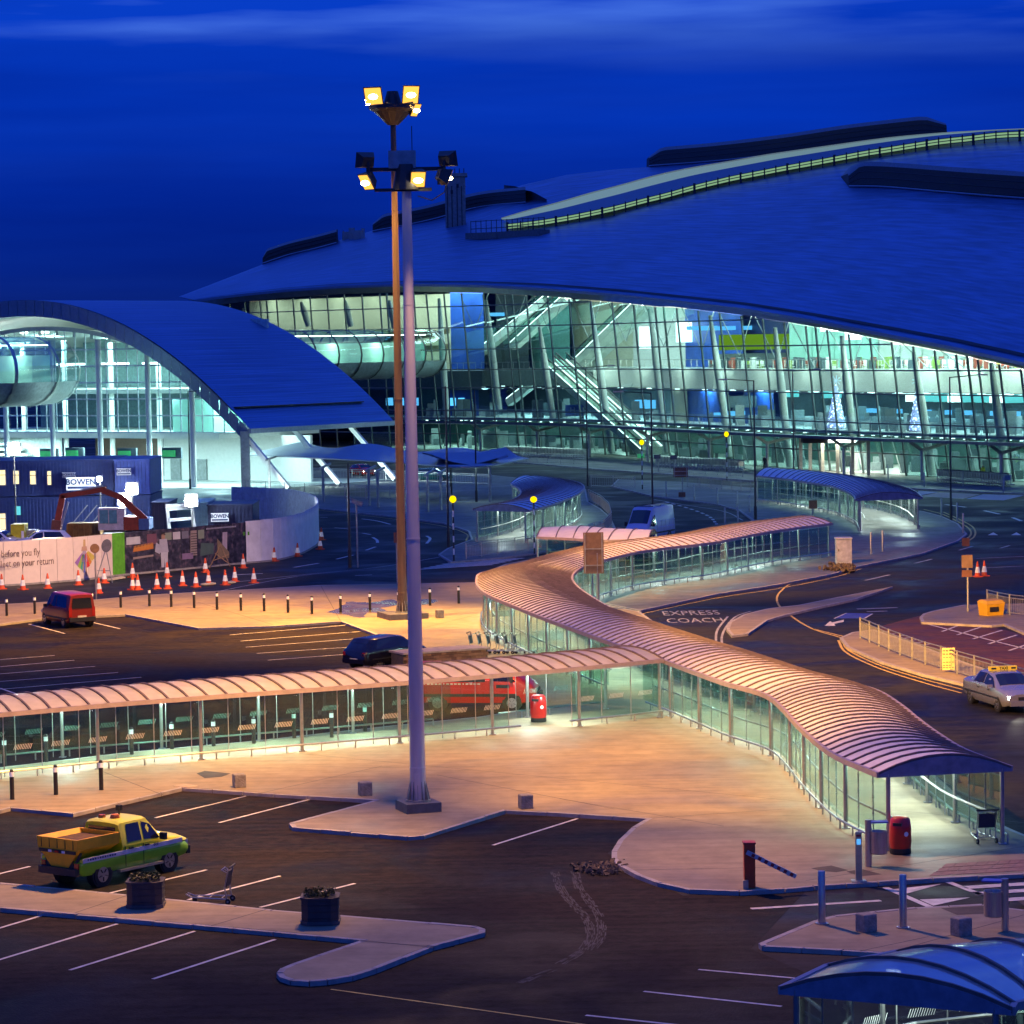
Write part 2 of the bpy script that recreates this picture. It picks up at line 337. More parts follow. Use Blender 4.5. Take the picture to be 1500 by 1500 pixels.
# painted marks
def stripe(a, b, w, m=PAINT, z=.008, dash=None, gap=None, name='painted_line'):
    A, B = G(*a, z), G(*b, z); d = (B-A); L = d.length; d.normalize(); n = Vector((-d.y, d.x, 0))*(w/2); mb = MB(); s = 0
    while s < L:
        e = min(L, s+(dash or L)); mb.quad(A+d*s+n*-1, A+d*e-n, A+d*e+n, A+d*s+n); s = e+(gap or 1)
    o = mb.build(name, m); o['kind'] = 'structure'; return o
def curve_line(L, w, m=PAINT, z=.008, dash=None, gap=0, name='painted_line'):
    P = resample(catmull([G(x, y, z) for x, y in L], 8), .5); nn = normals(P); mb = MB(); per = (dash or 1)+gap
    for i in range(len(P)-1):
        if dash and (i*.5) % per >= dash: continue
        mb.quad(P[i]-nn[i]*w/2, P[i+1]-nn[i+1]*w/2, P[i+1]+nn[i+1]*w/2, P[i]+nn[i]*w/2)
    o = mb.build(name, m); o['kind'] = 'structure'; return o
for a, b in [((-120, 1442), (172, 1353)), ((102, 1421), (285, 1364)), ((224, 1434), (403, 1376)), ((-60, 1377), (61, 1341)), ((161, 1308), (303, 1274)), ((275, 1318), (410, 1283)), ((381, 1329), (520, 1294)), ((-60, 1294), (44, 1269)), ((227, 1198), (361, 1166)), ((321, 1205), (453, 1171)), ((722, 1238), (846, 1199)), ((1023, 1420), (1190, 1435)), ((943, 1452), (1145, 1474)), ((858, 1487), (1000, 1502)), ((42, 914), (95, 928)), ((133, 911), (176, 921)),
             ((-50, 970), (80, 960)), ((-50, 981), (109, 967)), ((-50, 991), (139, 976)), ((-50, 1002), (173, 985)), ((-50, 1014), (207, 992)), ((0, 1008), (40, 1022)), ((336, 930), (515, 915)), ((352, 939), (528, 925)), ((360, 948), (541, 934)), ((376, 957), (525, 947)), ((392, 967), (512, 958))]:
    stripe(a, b, .11)
stripe((485, 1449), (860, 1501), .07, YELP)
stripe((1100, 1331), (1290, 1319), .22); stripe((1297, 1300), (1364, 1329), .2); stripe((1379, 1288), (1439, 1311), .2)
for T in ([(1308, 1303), (1380, 1295), (1329, 1309)], [(1347, 1318), (1421, 1315), (1367, 1327)]): struct('painted_triangle', MB().sheet(px(T), .008), PAINT)
for y in (1289, 1300, 1309, 1320): stripe((1395+ (y-1289)*1.6, y), (1640, y-14), .42, PAINT, name='crossing_stripe')
# zebra crossing over the near road and the one by the terminal
for k in range(6): stripe((612+k*9, 834-k*1.9), (722+k*9, 831-k*1.9-4), .42, PAINT, name='crossing_stripe')
for k in range(5): stripe((955+k*6, 716+k*1.6), (1030+k*6, 718+k*1.6), .5, PAINTF, name='crossing_stripe')
curve_line([(300, 870), (430, 845), (520, 836), (590, 833)], .12, PAINTF)
curve_line([(350, 852), (460, 840), (560, 830), (690, 808), (745, 800)], .14, PAINTF)
curve_line([(466, 747), (582, 761), (650, 771), (683, 782), (683, 792)], .14, YELP)
for L in ([(430, 831), (467, 825)], [(493, 819), (517, 813)], [(536, 806), (550, 801)], [(553, 795), (552, 791), (546, 787)], [(543, 783), (531, 781)], [(513, 775), (490, 773)], [(572, 768), (552, 763), (530, 760)], [(480, 758), (469, 758)], [(625, 785), (630, 789), (625, 796)], [(345, 842), (385, 840)], [(520, 843), (545, 842)]):
    curve_line(L, .22, PAINT)
curve_line([(975, 735), (1010, 745), (1038, 756), (1050, 768)], .25, PAINT, dash=1.5, gap=1.5)
curve_line([(955, 731), (1000, 739), (1060, 749), (1088, 762)], .14, PAINTF)
for L in ([(1442, 748), (1464, 753)], [(1483, 758), (1496, 763)], [(1385, 739), (1415, 743)]): stripe(L[0], L[1], .3)
curve_line([(1405, 794), (1421, 785), (1420, 775), (1405, 765), (1380, 753), (1353, 746)], .14, YELP); curve_line([(1409, 797), (1427, 786), (1426, 773), (1408, 762), (1382, 750)], .14, YELP)
for T in ([(1447, 784), (1455, 780), (1462, 784)], [(1481, 784), (1489, 780), (1496, 784)]): struct('painted_triangle', MB().sheet(px(T), .008), PAINT)
curve_line([(1234, 938), (1244, 953), (1290, 975), (1350, 994), (1410, 1010)], .12, YELP); curve_line([(1228, 938), (1240, 956), (1288, 979), (1350, 999), (1408, 1015)], .12, YELP)
curve_line([(1060, 955), (1058, 930), (1075, 905), (1100, 895)], .12, PAINTF); curve_line([(1050, 952), (1050, 925), (1066, 903)], .12, PAINTF)
curve_line([(940, 899), (1050, 876), (1140, 862), (1220, 846), (1262, 833)], .12, YELP)
curve_line([(1235, 838), (1170, 850), (1142, 868), (1140, 885), (1160, 903), (1190, 921), (1232, 934)], .12, YELP); curve_line([(1190, 921), (1235, 932)], .12, YELP)
struct('painted_arrow', MB().sheet(px([(1208, 917), (1216, 910), (1219, 912), (1236, 908), (1236, 911), (1222, 914), (1224, 917)]), .008), PAINT)
BLUEP = mat('blue_bay_paint', (.05, .07, .30), .6, var=.3); struct('painted_panel', MB().sheet(px([(1222, 906), (1240, 898), (1278, 899), (1266, 906)]), .008), BLUEP)
stripe((1222, 906), (1240, 898), .1, z=.012); stripe((1266, 906), (1278, 899), .1, z=.012); stripe((1255, 892), (1315, 890), .35, PAINTF); stripe((1270, 896), (1300, 895), .35, PAINTF)
struct('painted_panel', MB().sheet(px([(1345, 719), (1375, 721), (1345, 726)]), .008), BLUEP); struct('painted_panel', MB().sheet(px([(1415, 731), (1440, 724), (1500, 726), (1470, 733)]), .008), BLUEP); struct('painted_panel', MB().sheet(px([(1348, 727), (1377, 721), (1436, 724), (1410, 731)]), .008), mat('pink_bay_paint', (.30, .20, .19), .7))
for a, b in [((1350, 912), (1500, 950)), ((1402, 930), (1438, 918)), ((1425, 936), (1468, 923)), ((1448, 943), (1490, 930)), ((1478, 953), (1510, 942)), ((1380, 925), (1410, 914))]: stripe(a, b, .14, PAINT, z=.010)
for k in range(7): stripe((1282+k*11, 927+k*3), (1300+k*11, 925+k*3), .25, PAINTF, z=.010)
for a, b in [((1268, 850), (1303, 842)), ((1340, 825), (1365, 819)), ((1405, 806), (1425, 800)), ((1465, 803), (1479, 799)), ((1430, 818), (1500, 815)), ((1440, 832), (1500, 829))]: stripe(a, b, .2, PAINTF)
wm = frame(G(1012, 898, .008), (1, .0, 0), (.15, 1, 0)); t_ = text('EXPRESS', 1.0, PAINTF, 'road_lettering', None, wm @ Matrix.Diagonal((.85, 3.6, 1, 1)), .001); t_['kind'] = 'structure'
wm = frame(G(1018, 909, .008), (1, .0, 0), (.15, 1, 0)); t_ = text('COACH', 1.0, PAINTF, 'road_lettering', None, wm @ Matrix.Diagonal((.85, 3.6, 1, 1)), .001); t_['kind'] = 'structure'
# slab joints, repairs and stains on the plaza
for a, b in [((400, 1100), (1500, 1205)), ((820, 1170), (1060, 1210)), ((946, 1199), (1150, 1185)), ((640, 1135), (900, 1185)), ((300, 1180), (560, 1122)), ((580, 1170), (620, 1182)), ((900, 1275), (1150, 1270)), ((400, 915), (290, 882)), ((499, 910), (470, 858)), ((563, 934), (700, 900)), ((61, 906), (200, 875)), ((150, 1130), (240, 1165)), ((1180, 1290), (1500, 1240)), ((1260, 1393), (1360, 1372)), ((1310, 1393), (1500, 1340)), ((528, 1379), (635, 1386)), ((310, 1356), (390, 1332)), ((110, 1337), (185, 1312)), ((634, 1388), (528, 1377))]:
    A, B = G(*a, .118), G(*b, .118)
    d = (B-A).normalized(); n = Vector((-d.y, d.x, 0))*.02; o = MB().quad(A-n, B-n, B+n, A+n).build('slab_joint', JOINT, None); o['kind'] = 'structure'
PATCH = mat('dark_patch', (.075, .055, .040), .8, var=.4, scale=1.5)
for L in ([(1188, 1278), (1218, 1274), (1243, 1281), (1225, 1284), (1202, 1282)], [(1240, 1283), (1262, 1279), (1292, 1287), (1260, 1290)], [(1378, 1337), (1450, 1333), (1462, 1344), (1402, 1347)], [(1490, 1326), (1530, 1323), (1530, 1335), (1500, 1333)], [(288, 1138), (300, 1134), (338, 1138), (325, 1143), (300, 1145)]):
    struct('repair_patch', MB().sheet(px(L, 0), .121), PATCH)
TACT = mat('tactile_paving', (.26, .15, .115), .8, var=.25)
for r in range(3):
    for k in range(13):
        a = 1362+k*16+r*9; y = 1283-r*6.2-k*.9
        P = px([(a, y), (a+15.2, y-.85), (a+21, y-6.3), (a+5.8, y-5.5)], .122); tp = MB().prism([(p.x, p.y) for p in P], .10, .125).build('tactile_slab', TACT, PL)
# heap of leaves and grit by the kerb
gm = mat('grit', (.12, .085, .05), .9, var=.6, scale=9); mb = MB()
for k in range(420):
    p = G(868+random.gauss(0, 16)+12, 1270+random.gauss(0, 3.5)+4, .01); s_ = random.uniform(.03, .13); mb.box(p+Vector((0, 0, random.uniform(0, .08))), (s_*random.uniform(.6, 2), s_, s_*.6), random.random()*6, random.random(), random.random())
o = mb.build('grit_heap', gm); tag(o, 'scattered heap of grit and leaves beside the rounded kerb', 'debris', kind='stuff')
mb = MB()
for k in range(160):
    p = G(1232+random.gauss(0, 10), 834+random.gauss(0, 1.6), .1); s_ = random.uniform(.05, .22); mb.box(p+Vector((0, 0, random.uniform(0, .25))), (s_*2, s_, s_*.7), random.random()*6, random.random(), random.random())
o = mb.build('rubble_heap', gm); tag(o, 'small rubble heap at the foot of the grey cabinet', 'debris', kind='stuff')
# pale tyre tracks of dried salt
SALT = mat('salt_marks', (.034, .031, .033), .8, var=.8, scale=2.5)
for k_, L_ in enumerate(([(812, 1277), (822, 1303), (840, 1325), (858, 1345), (864, 1368), (852, 1392), (820, 1412)], [(842, 1276), (848, 1300), (864, 1322), (879, 1345), (880, 1372), (866, 1392)], [(762, 1440), (790, 1428), (812, 1420)])):
    P = resample(catmull([G(x, y, .009) for x, y in L_], 8), .22); nn = normals(P); mb = MB()
    for off in (-.10, -.05, 0, .06, .11):
        on = 0
        for i in range(len(P)-1):
            if on <= 0:
                on = random.choice((1, 2, 3, -1, -2))
                if on < 0: on = 0; continue
            on -= 1; w = random.uniform(.008, .026); o0 = off+random.gauss(0, .008); a, b = P[i]+nn[i]*o0, P[i+1]+nn[i+1]*o0; mb.quad(a-nn[i]*w, b-nn[i+1]*w, b+nn[i+1]*w, a+nn[i]*w)
    o = mb.build('salt_track', SALT); tag(o, ['left tyre track of dried salt bending across the dark asphalt', 'right tyre track of dried salt bending across the dark asphalt', 'short faint salt smear at the end of the tyre tracks'][k_], 'salt', kind='stuff')
WETP = mat('wet_paving', (.10, .085, .075), .24, var=.5, scale=.7, spec=.45, rvar=.16)
for L in ([(478, 900), (497, 893), (512, 884), (540, 886), (575, 881), (584, 889), (560, 894), (578, 902), (540, 901), (530, 908), (505, 903)], [(596, 884), (625, 880), (640, 884), (612, 890)]):
    P = resample(catmull(px(L+[L[0]], 0), 6), .35); struct('wet_patch', MB().sheet([(p.x+random.gauss(0, .06), p.y+random.gauss(0, .12)) for p in P[:-1]], .1205), WETP)
# ================================================================== materials for street things
STEEL = mat('brushed_steel', (.48, .47, .45), .34, .9, var=.12, scale=6, bump=.05)
GALV = mat('galvanised_steel', (.38, .38, .37), .45, .75, var=.25, scale=5)
DARKP = mat('dark_painted_steel', (.045, .045, .05), .45, .2, var=.2)
MASTP = mat('mast_paint', (.60, .58, .60), .42, .35, var=.14, scale=.8, stretch=(3, 3, .25))
MASTB = mat('weathered_mast', (.13, .095, .075), .55, .3, var=.3, scale=1.0, stretch=(4, 4, .3))
PANELR = glass('polycarbonate', (.9, .86, .84), .06, .25, body=(.82, .76, .73), bodyfac=.80)
PANELB = glass('clear_polycarbonate', (.85, .9, .97), .20, .12, body=(.92, .93, .96), bodyfac=.72)
ROOFS = mat('canopy_sheet', (.72, .67, .66), .5, .1, var=.12, scale=1.2)
RIBD = mat('canopy_rib', (.16, .12, .11), .6, .2)  # dark tone also paints the shadow lines across the winding canopy's roof
EDGEB = mat('canopy_edge', (.46, .38, .37), .45, .4, var=.15)
GABLE = mat('gable_panel', (.22, .24, .32), .5, .2)
SGLASS = glass('shelter_glass', (.78, .93, .89), .05, .01)
WHITEM = mat('white_dot_print', (.80, .80, .76), .6)
LEDW = glow('shelter_lamp_glass', (.80, 1, .96), 16)
BLACKP = mat('black_plastic', (.018, .018, .02), .5)
WHITEP = mat('white_plastic', (.78, .78, .76), .45, var=.06)
def canopy(name, label, A, B, he, rise, pitch, pm, post_step=4.0, glass_sides=(1, 1), group=None, gables=(1, 1), hatch=False, lights=1.0, pane=1.3, pmat=None, rail=True, top_rail=True, skip=lambda s, t: False, base=.12, post_r=.065, posts=True, lamp_step=1, nseg=8, cat='shelter', lamp_col=(.76, 1, .93), gapseg=None):
    n = max(2, round(max(sum((a-b).length for a, b in zip(A, A[1:])), sum((a-b).length for a, b in zip(B, B[1:])))/pitch))
    A = resample_n(A, n); B = resample_n(B, n)
    mid = (A[0]+B[0])/2; root = thing(name, label, cat, (mid.x, mid.y, base), 0, group)
    def pt(i, s, dz=0.0, f=None):
        a, b = (A[i], B[i]) if f is None else (A[i].lerp(A[i+1], f), B[i].lerp(B[i+1], f))
        p = a.lerp(b, s); return Vector((p.x, p.y, he+rise*(1-(2*s-1)**2)+dz))
    for i in range(n):
        t0, t1 = .02, .98; rows = []
        for dz in (0, -.035): rows += [[pt(i, k/nseg, dz, t0) for k in range(nseg+1)], [pt(i, k/nseg, dz, t1) for k in range(nseg+1)]]
        mb = MB(); o = 0; w = nseg+1; mb.v = [p for r in rows for p in r]
        for k in range(nseg):
            mb.f += [(k, w+k, w+k+1, k+1), (2*w+k, 2*w+k+1, 3*w+k+1, 3*w+k), (k, k+1, 2*w+k+1, 2*w+k), (w+k+1, w+k, 3*w+k, 3*w+k+1)]
        mb.f += [(0, 2*w, 3*w, w), (nseg, w+nseg, 3*w+nseg, 2*w+nseg)]
        mb.build('roof_panel', pm, root, 40)
    for i in range(n+1):
        mb = MB(); w_ = .035
        dA = (A[min(i+1, n)]-A[max(i-1, 0)]).normalized()*w_; dB = (B[min(i+1, n)]-B[max(i-1, 0)]).normalized()*w_
        r0 = []; r1 = []; r2 = []; r3 = []
        for k in range(nseg+1):
            s = k/nseg; d = dA.lerp(dB, s); r0.append(pt(i, s, -.06)-d); r1.append(pt(i, s, .055)-d); r2.append(pt(i, s, .055)+d); r3.append(pt(i, s, -.06)+d)
        mb.grid([r0, r1, r2, r3, r0]); mb.build('roof_rib', RIBD, root)
    for E, sgn in ((A, 0), (B, 1)):
        mb = MB()
        for i in range(n):
            p, q = E[i].copy(), E[i+1].copy(); p.z = q.z = he-.03; mb.beam(p, q, .12, .16)
        mb.build('edge_beam', EDGEB, root)
    for e, i in ((gables[0], 0), (gables[1], n)):
        if e:
            out = (A[0]-A[1]).normalized()*.06 if i == 0 else (A[n]-A[n-1]).normalized()*.06
            top = [pt(i, k/nseg, -.02) for k in range(nseg+1)]; bot = [Vector((p.x, p.y, he-.10)) for p in top]
            mb = MB(); mb.grid([top, bot]); mb.grid([[p+out for p in bot], [p+out for p in top]]); mb.grid([[p+out for p in top], top]); mb.grid([bot, [p+out for p in bot]]); mb.build('gable_panel', GABLE, root)
    for si, E in enumerate((A, B)):
        O = B if si == 0 else A
        ins = [e.lerp(o_, .07) for e, o_ in zip(E, O)]
        P = resample(ins, post_step); ln = sum((a-b).length for a, b in zip(ins, ins[1:]))
        if posts:
            for j, p in enumerate(P):
                if skip(si, j/(len(P)-1)): continue
                pc = MB().tube((p.x, p.y, base-.02), (p.x, p.y, he), post_r, 8).build('post', STEEL, root, 40)
                MB().box((p.x, p.y, base+.015), (.24, .24, .03)).build('base_plate', STEEL, pc)
                if lights and j % lamp_step == 0 and 0 < j < len(P)-1:
                    d = (O[min(len(O)-1, round(j/(len(P)-1)*n))]-p); d.z = 0; d.normalize()
                    q = Vector((p.x, p.y, he-.10))+d*.35
                    la = MB().beam(Vector((p.x, p.y, he-.12)), q, .10, .05).build('lamp', GALV, root); MB().box((q.x, q.y, he-.15), (.30, .12, .04), math.atan2(d.y, d.x)).build('diffuser', LEDW, la)
                    lamp('shelter_light', 'AREA', (q.x, q.y, he-.22), 105*lights, lamp_col, (q.x+d.x*.5, q.y+d.y*.5, 0), size=.4, parent=root)
        if glass_sides[si]:
            GP = resample(ins, pane)
            for j in range(len(GP)-1):
                if skip(si, (j+.5)/(len(GP)-1)): continue
                a, b = GP[j], GP[j+1]; d = (b-a).normalized(); nv = Vector((-d.y, d.x, 0))*.006; a2 = a+d*.02; b2 = b-d*.02; z0, z1 = base+.28, he-.22
                mb = MB(); mb.v = [Vector((*(q+s_*nv).xy, z)) for s_ in (-1, 1) for q in (a2, b2) for z in (z0, z1)]
                mb.f = [(0, 2, 3, 1), (4, 5, 7, 6), (0, 1, 5, 4), (2, 6, 7, 3), (1, 3, 7, 5), (0, 4, 6, 2)]
                go = mb.build('glass_pane', SGLASS, root)
                if hatch:
                    hb = MB(); m_ = (a2+b2)/2; zc = base+1.05
                    for k in range(11):
                        u = (k-5)*.062; c0 = m_+d*u; hb.quad(*(Vector((*(c0+d*(dx)-nv*1.6*(1 if si == 0 else -1)).xy, zc+dz)) for dx, dz in ((-.045, -.09), (-.031, -.09), (.045, .09), (.031, .09))))
                    hb.build('dash_marking', WHITEM, go)
                else:
                    hb = MB()
                    for zz in (.35, .62, .9): p_ = a+(b-a)*.0; hb.box((p_.x, p_.y, z0+(z1-z0)*zz), (.05, .05, .05))
                    hb.build('glass_clip', STEEL, go)
            st = MB()
            for j in range(len(GP)):
                if skip(si, j/(len(GP)-1)): continue
                q = GP[j]; MB().box((q.x, q.y, (base+he)/2), (.028, .028, he-base-.1)).build('glazing_bar', GALV, root)
            if rail:
                rp = [e.lerp(o_, .07) + (e-o_).normalized()*.16 for e, o_ in zip(E, O)]
                for zz, k in ((.27, 1), (.9, 0)) if top_rail else ((.27, 1),):
                    mb = MB()
                    PP = [Vector((p.x, p.y, base+zz)) if k else Vector((*(p.lerp(o_, .10)).xy, base+zz)) for p, o_ in zip(rp, O)]
                    for j in range(len(PP)-1):
                        if not skip(si, (j+.5)/(len(PP)-1)): mb.tube(PP[j], PP[j+1], .038, 6, cap=False)
                        elif mb.v: mb.build('hand_rail' if k == 0 else 'bump_rail', STEEL, root, 50); mb = MB()
                    if mb.v: mb.build('hand_rail' if k == 0 else 'bump_rail', STEEL, root, 50)
                fb = MB(); PP = resample(rp, 1.35)
                for j, p in enumerate(PP):
                    if not skip(si, j/(len(PP)-1)): fb.box((p.x, p.y, base+.13), (.05, .05, .28))
                fb.build('rail_feet', STEEL, root)['kind'] = 'stuff'
    return root
def resample_n(P, n):
    if len(P) == n+1: return P
    L = [0]
    for a, b in zip(P, P[1:]): L.append(L[-1]+(b-a).length)
    out = []; j = 0
    for k in range(n+1):
        s = L[-1]*k/n
        while j < len(P)-2 and L[j+1] < s: j += 1
        out.append(P[j].lerp(P[j+1], min(1, max(0, (s-L[j])/max(1e-9, L[j+1]-L[j])))))
    return out
HE = 2.35
def flat(L, z): return [Vector((*G(x, y, z).xy, 0)) for x, y in L]
def offset(P, d):
    return [p+n_*d for p, n_ in zip(P, normals(P))]
# --- the long S-shaped walkway canopy
nearA = flat([(1287, 1134), (1217, 1103), (1172, 1065), (1124, 1019), (1054, 998), (982, 971), (921, 951), (839, 921), (785, 901), (745, 884)], HE)
nearA = resample(catmull(nearA, 6), 4); nearB = offset(nearA, -4.05)
nearA, nearB = nearA[:-1], nearB[:-1]
I = flat([(852, 832), (887, 820), (943, 807), (997, 800.5), (1050, 794), (1110, 782), (1170, 773), (1219, 767)], HE); I = resample(catmull(I, 6), 4); O_ = offset(I, 4.2)
bA = flat([(718, 873), (701, 860), (698, 850), (705, 840)], HE); bB = flat([(853, 866), (840, 853), (838, 846), (842, 839)], HE)
def pairs_step(A, B, n):
    C = [(a+b)/2 for a, b in zip(A, B)]; L = [0]
    for a, b in zip(C, C[1:]): L.append(L[-1]+(b-a).length)
    oa, ob, j = [], [], 0
    for k in range(n+1):
        s = L[-1]*k/n
        while j < len(C)-2 and L[j+1] < s: j += 1
        t = min(1, max(0, (s-L[j])/max(1e-9, L[j+1]-L[j]))); oa.append(A[j].lerp(A[j+1], t)); ob.append(B[j].lerp(B[j+1], t))
    return oa, ob, L[-1]
def canopy_pairs(name, label, A, B, he, rise, pitch, pm, **k):
    A, B = catmull(A, 5), catmull(B, 5); _, _, L = pairs_step(A, B, 10); n = max(3, round(L/pitch)); A, B, _ = pairs_step(A, B, n)
    big = max(sum((a-b).length for a, b in zip(A, A[1:])), sum((a-b).length for a, b in zip(B, B[1:])))
    return canopy(name, label, A, B, he, rise, big/n, pm, **k)
canopy_pairs('walkway_canopy', 'long winding S-shaped walkway canopy with ribbed pink roof and glass sides', nearA+bA+O_, nearB+bB+I, HE, .46, .80, ROOFS, gables=(1, 0), lights=1.1, skip=lambda s, t: (s == 0 and .285 < t < .335), group='covered walkways', lamp_step=1)
# --- the straight glass walkway from the left
FA = flat([(-170, 1059), (0, 1046), (173, 1030.5), (330, 1018.7), (485, 1007.5), (632, 996.5), (800, 983), (890, 974.5), (972, 966.5)], 2.42); FB = offset(FA, 4.1)
FL = sum((a-b).length for a, b in zip(FA, FA[1:]))
canopy('glass_walkway', 'straight glass walkway with translucent pink vaulted roof and hatched panes', FA, FB, 2.42, .36, .74, PANELR, hatch=True, gables=(0, 0), lights=1.5, skip=lambda s, t: (s == 0 and .775 < t < .86) or (s == 1 and .74 < t < .84), group='covered walkways', pane=1.45, top_rail=False)
# --- the blue roofed canopy at the bottom right corner
Z = 0
RA = [Vector(p) for p in ((5.06, 56.4, 0), (5.6, 57.45, 0), (6.3, 58.5, 0), (7.6, 59.5, 0), (9.4, 60.2, 0), (11.5, 60.7, 0), (13.5, 61.1, 0))]
RB = [Vector(p) for p in ((9.20, 54.3, 0), (9.25, 54.5, 0), (9.35, 54.75, 0), (9.8, 55.1, 0), (10.8, 55.55, 0), (12.4, 56.0, 0), (14.4, 56.5, 0))]
canopy_pairs('corner_canopy', 'blue translucent vaulted canopy cut by the bottom corner of the view', RA, RB, 2.35, .46, 1.35, PANELB, gables=(1, 0), lights=.8, hatch=True, group='covered walkways', post_step=3.2)
# --- shelters in the distance
tp = [((693, 746), (775, 748)), ((720, 741), (800, 742)), ((746, 734), (826, 733)), ((760, 727), (846, 724)), ((763, 720), (856, 715)), ((758, 714), (847, 707)), ((751, 711), (818, 701)), ((748, 708), (783, 700))]
canopy_pairs('teardrop_shelter', 'curling grey roofed glass shelter behind the second beacon', flat([a for a, b in tp], 2.5), flat([b for a, b in tp], 2.5), 2.5, .42, 1.5, mat('grey_canopy_sheet', (.78, .78, .80), .42, .3, var=.12), gables=(1, 0), lights=1.4, group='bus shelters', post_step=5, pane=1.6)
tp = [((1107, 697), (1137, 690)), ((1153, 702), (1200, 694)), ((1190, 707.5), (1255, 700)), ((1217, 712), (1295, 707)), ((1238, 719), (1325, 714)), ((1250, 726), (1342, 721)), ((1253, 732), (1351, 729))]
canopy_pairs('curved_shelter', 'curved mauve roofed glass shelter in front of the terminal doors', flat([a for a, b in tp], 2.5), flat([b for a, b in tp], 2.5), 2.5, .5, 1.5, mat('mauve_canopy_sheet', (.80, .68, .74), .5, .1, var=.12), gables=(0, 1), lights=1.2, group='bus shelters', post_step=5, pane=1.8)
tp = [((786, 787), (802, 777)), ((834, 789), (850, 773)), ((880, 792), (905, 777)), ((950, 790), (962, 781))]
canopy_pairs('small_shelter', 'low mauve roof glimpsed behind the brown sign board', flat([a for a, b in tp], 2.4), flat([b for a, b in tp], 2.4), 2.4, .4, 1.3, ROOFS, gables=(0, 0), lights=1.4, group='bus shelters', post_step=5, pane=2)
# --- the wavy arrivals canopy
FE = flat([(356, 663), (430, 667), (510, 671), (582, 675), (660, 681), (720, 679), (775, 669)], 3.7); FE = resample_n(catmull(FE, 8), 56); BE = offset(FE, 7.0)
BE[-6:] = [b.lerp(f, (k+1)/9) for k, (b, f) in enumerate(zip(BE[-6:], FE[-6:]))]
rt = thing('arrivals_canopy', 'wavy blue arrivals canopy on steel posts below the arched hall', 'canopy', (*((FE[0]+BE[0])/2).xy, .12))
BLUR = mat('blue_sheet_roof', (.33, .36, .42), .38, .6, var=.1, scale=1.5)
for k in range(14):
    rows = []; 
    for i in range(k*4, k*4+5):
        row = []
        for j in range(7):
            p = FE[i].lerp(BE[i], j/6); row.append(Vector((p.x, p.y, 3.45+.85*(j/6)+.32*math.sin(i*.42+j*.4)*(j/6)+.12*abs(2*j/6-1))))
        rows.append(row)
    mb = MB().grid(rows); mb.grid([[p-Vector((0, 0, .12)) for p in r][::-1] for r in rows]); mb.grid([[r[0] for r in rows], [r[0]-Vector((0, 0, .12)) for r in rows]]); mb.grid([[r[-1]-Vector((0, 0, .12)) for r in rows], [r[-1] for r in rows]])
    mb.build('roof_panel', BLUR, rt, 50)
for x, y in [(395, 721), (474, 737), (541, 742), (554, 745), (627, 751), (646, 749), (718, 737)]:
    p = G(x, y); MB().tube((p.x, p.y, .1), (p.x, p.y, 3.5), .13, 8).build('post', GALV, rt, 40)
    MB().beam((p.x-.2, p.y-1.5, 3.35), (p.x+.4, p.y+5.5, 3.5), .14, .2).build('bracket', GALV, rt)
for a in (8, 24, 40): lamp('canopy_light', 'AREA', (*FE[a].lerp(BE[a], .5).xy, 3.3), 90, (.55, .9, 1), (*FE[a].lerp(BE[a], .5).xy, 0), size=2, parent=rt)
# ================================================================== lighting masts
SOD = glow('sodium_lamp_glass', (1, .46, .07), 1.7); BULB = glow('sodium_bulb', (1, .80, .42), 30)
SODC = (1.0, .47, .075)
def mast(label, base, H, r0, r1, m, plinth):
    t = thing('light_mast', label, 'light mast', base, 0, 'lighting masts')
    x, y, z = base
    MB().lathe([(r0, z+.1), (r0*.93, z+2.2), (r0*.8, z+H*.45), (r1, z+H)], 18, (x, y, 0)).build('pole', m, t, 40)
    MB().box((x, y, z+.14), (plinth, plinth*1.05, .32), R(20)).build('plinth', mat('mast_plinth', (.12, .12, .125), .6), t)
    for hh in (1.35, H*.42, H*.78): rr = r0*(.96 if hh < 2 else lerp(.8, r1/r0, (hh/H-.45)/.55) if hh > H*.45 else .82); MB().lathe([(rr*1.02, z+hh), (rr*1.05, z+hh+.02), (rr*1.02, z+hh+.06)], 18, (x, y, 0)).build('joint_band', m, t, 30)
    MB().box((x-.02, y-r0*.97, z+.95), (.16, .05, .5)).build('access_door', m, t)
    fl = MB().lathe([(r0*1.55, z+.3), (r0*1.55, z+.36)], 18, (x, y, 0)).build('base_flange', GALV, t)
    for k in range(12):
        a = k*math.pi/6; mb = MB(); ca, sa = math.cos(a), math.sin(a); n = Vector((-sa, ca, 0))*.012
        P = [Vector((x+ca*r0*.97, y+sa*r0*.97, z+.36)), Vector((x+ca*r0*1.5, y+sa*r0*1.5, z+.36)), Vector((x+ca*r0*.97, y+sa*r0*.97, z+.95))]
        mb.quad(*[p-n for p in P]); mb.quad(*[p+n for p in P][::-1]); mb.quad(P[1]-n, P[1]+n, P[2]+n, P[2]-n); mb.build('gusset', GALV, fl)
    return t
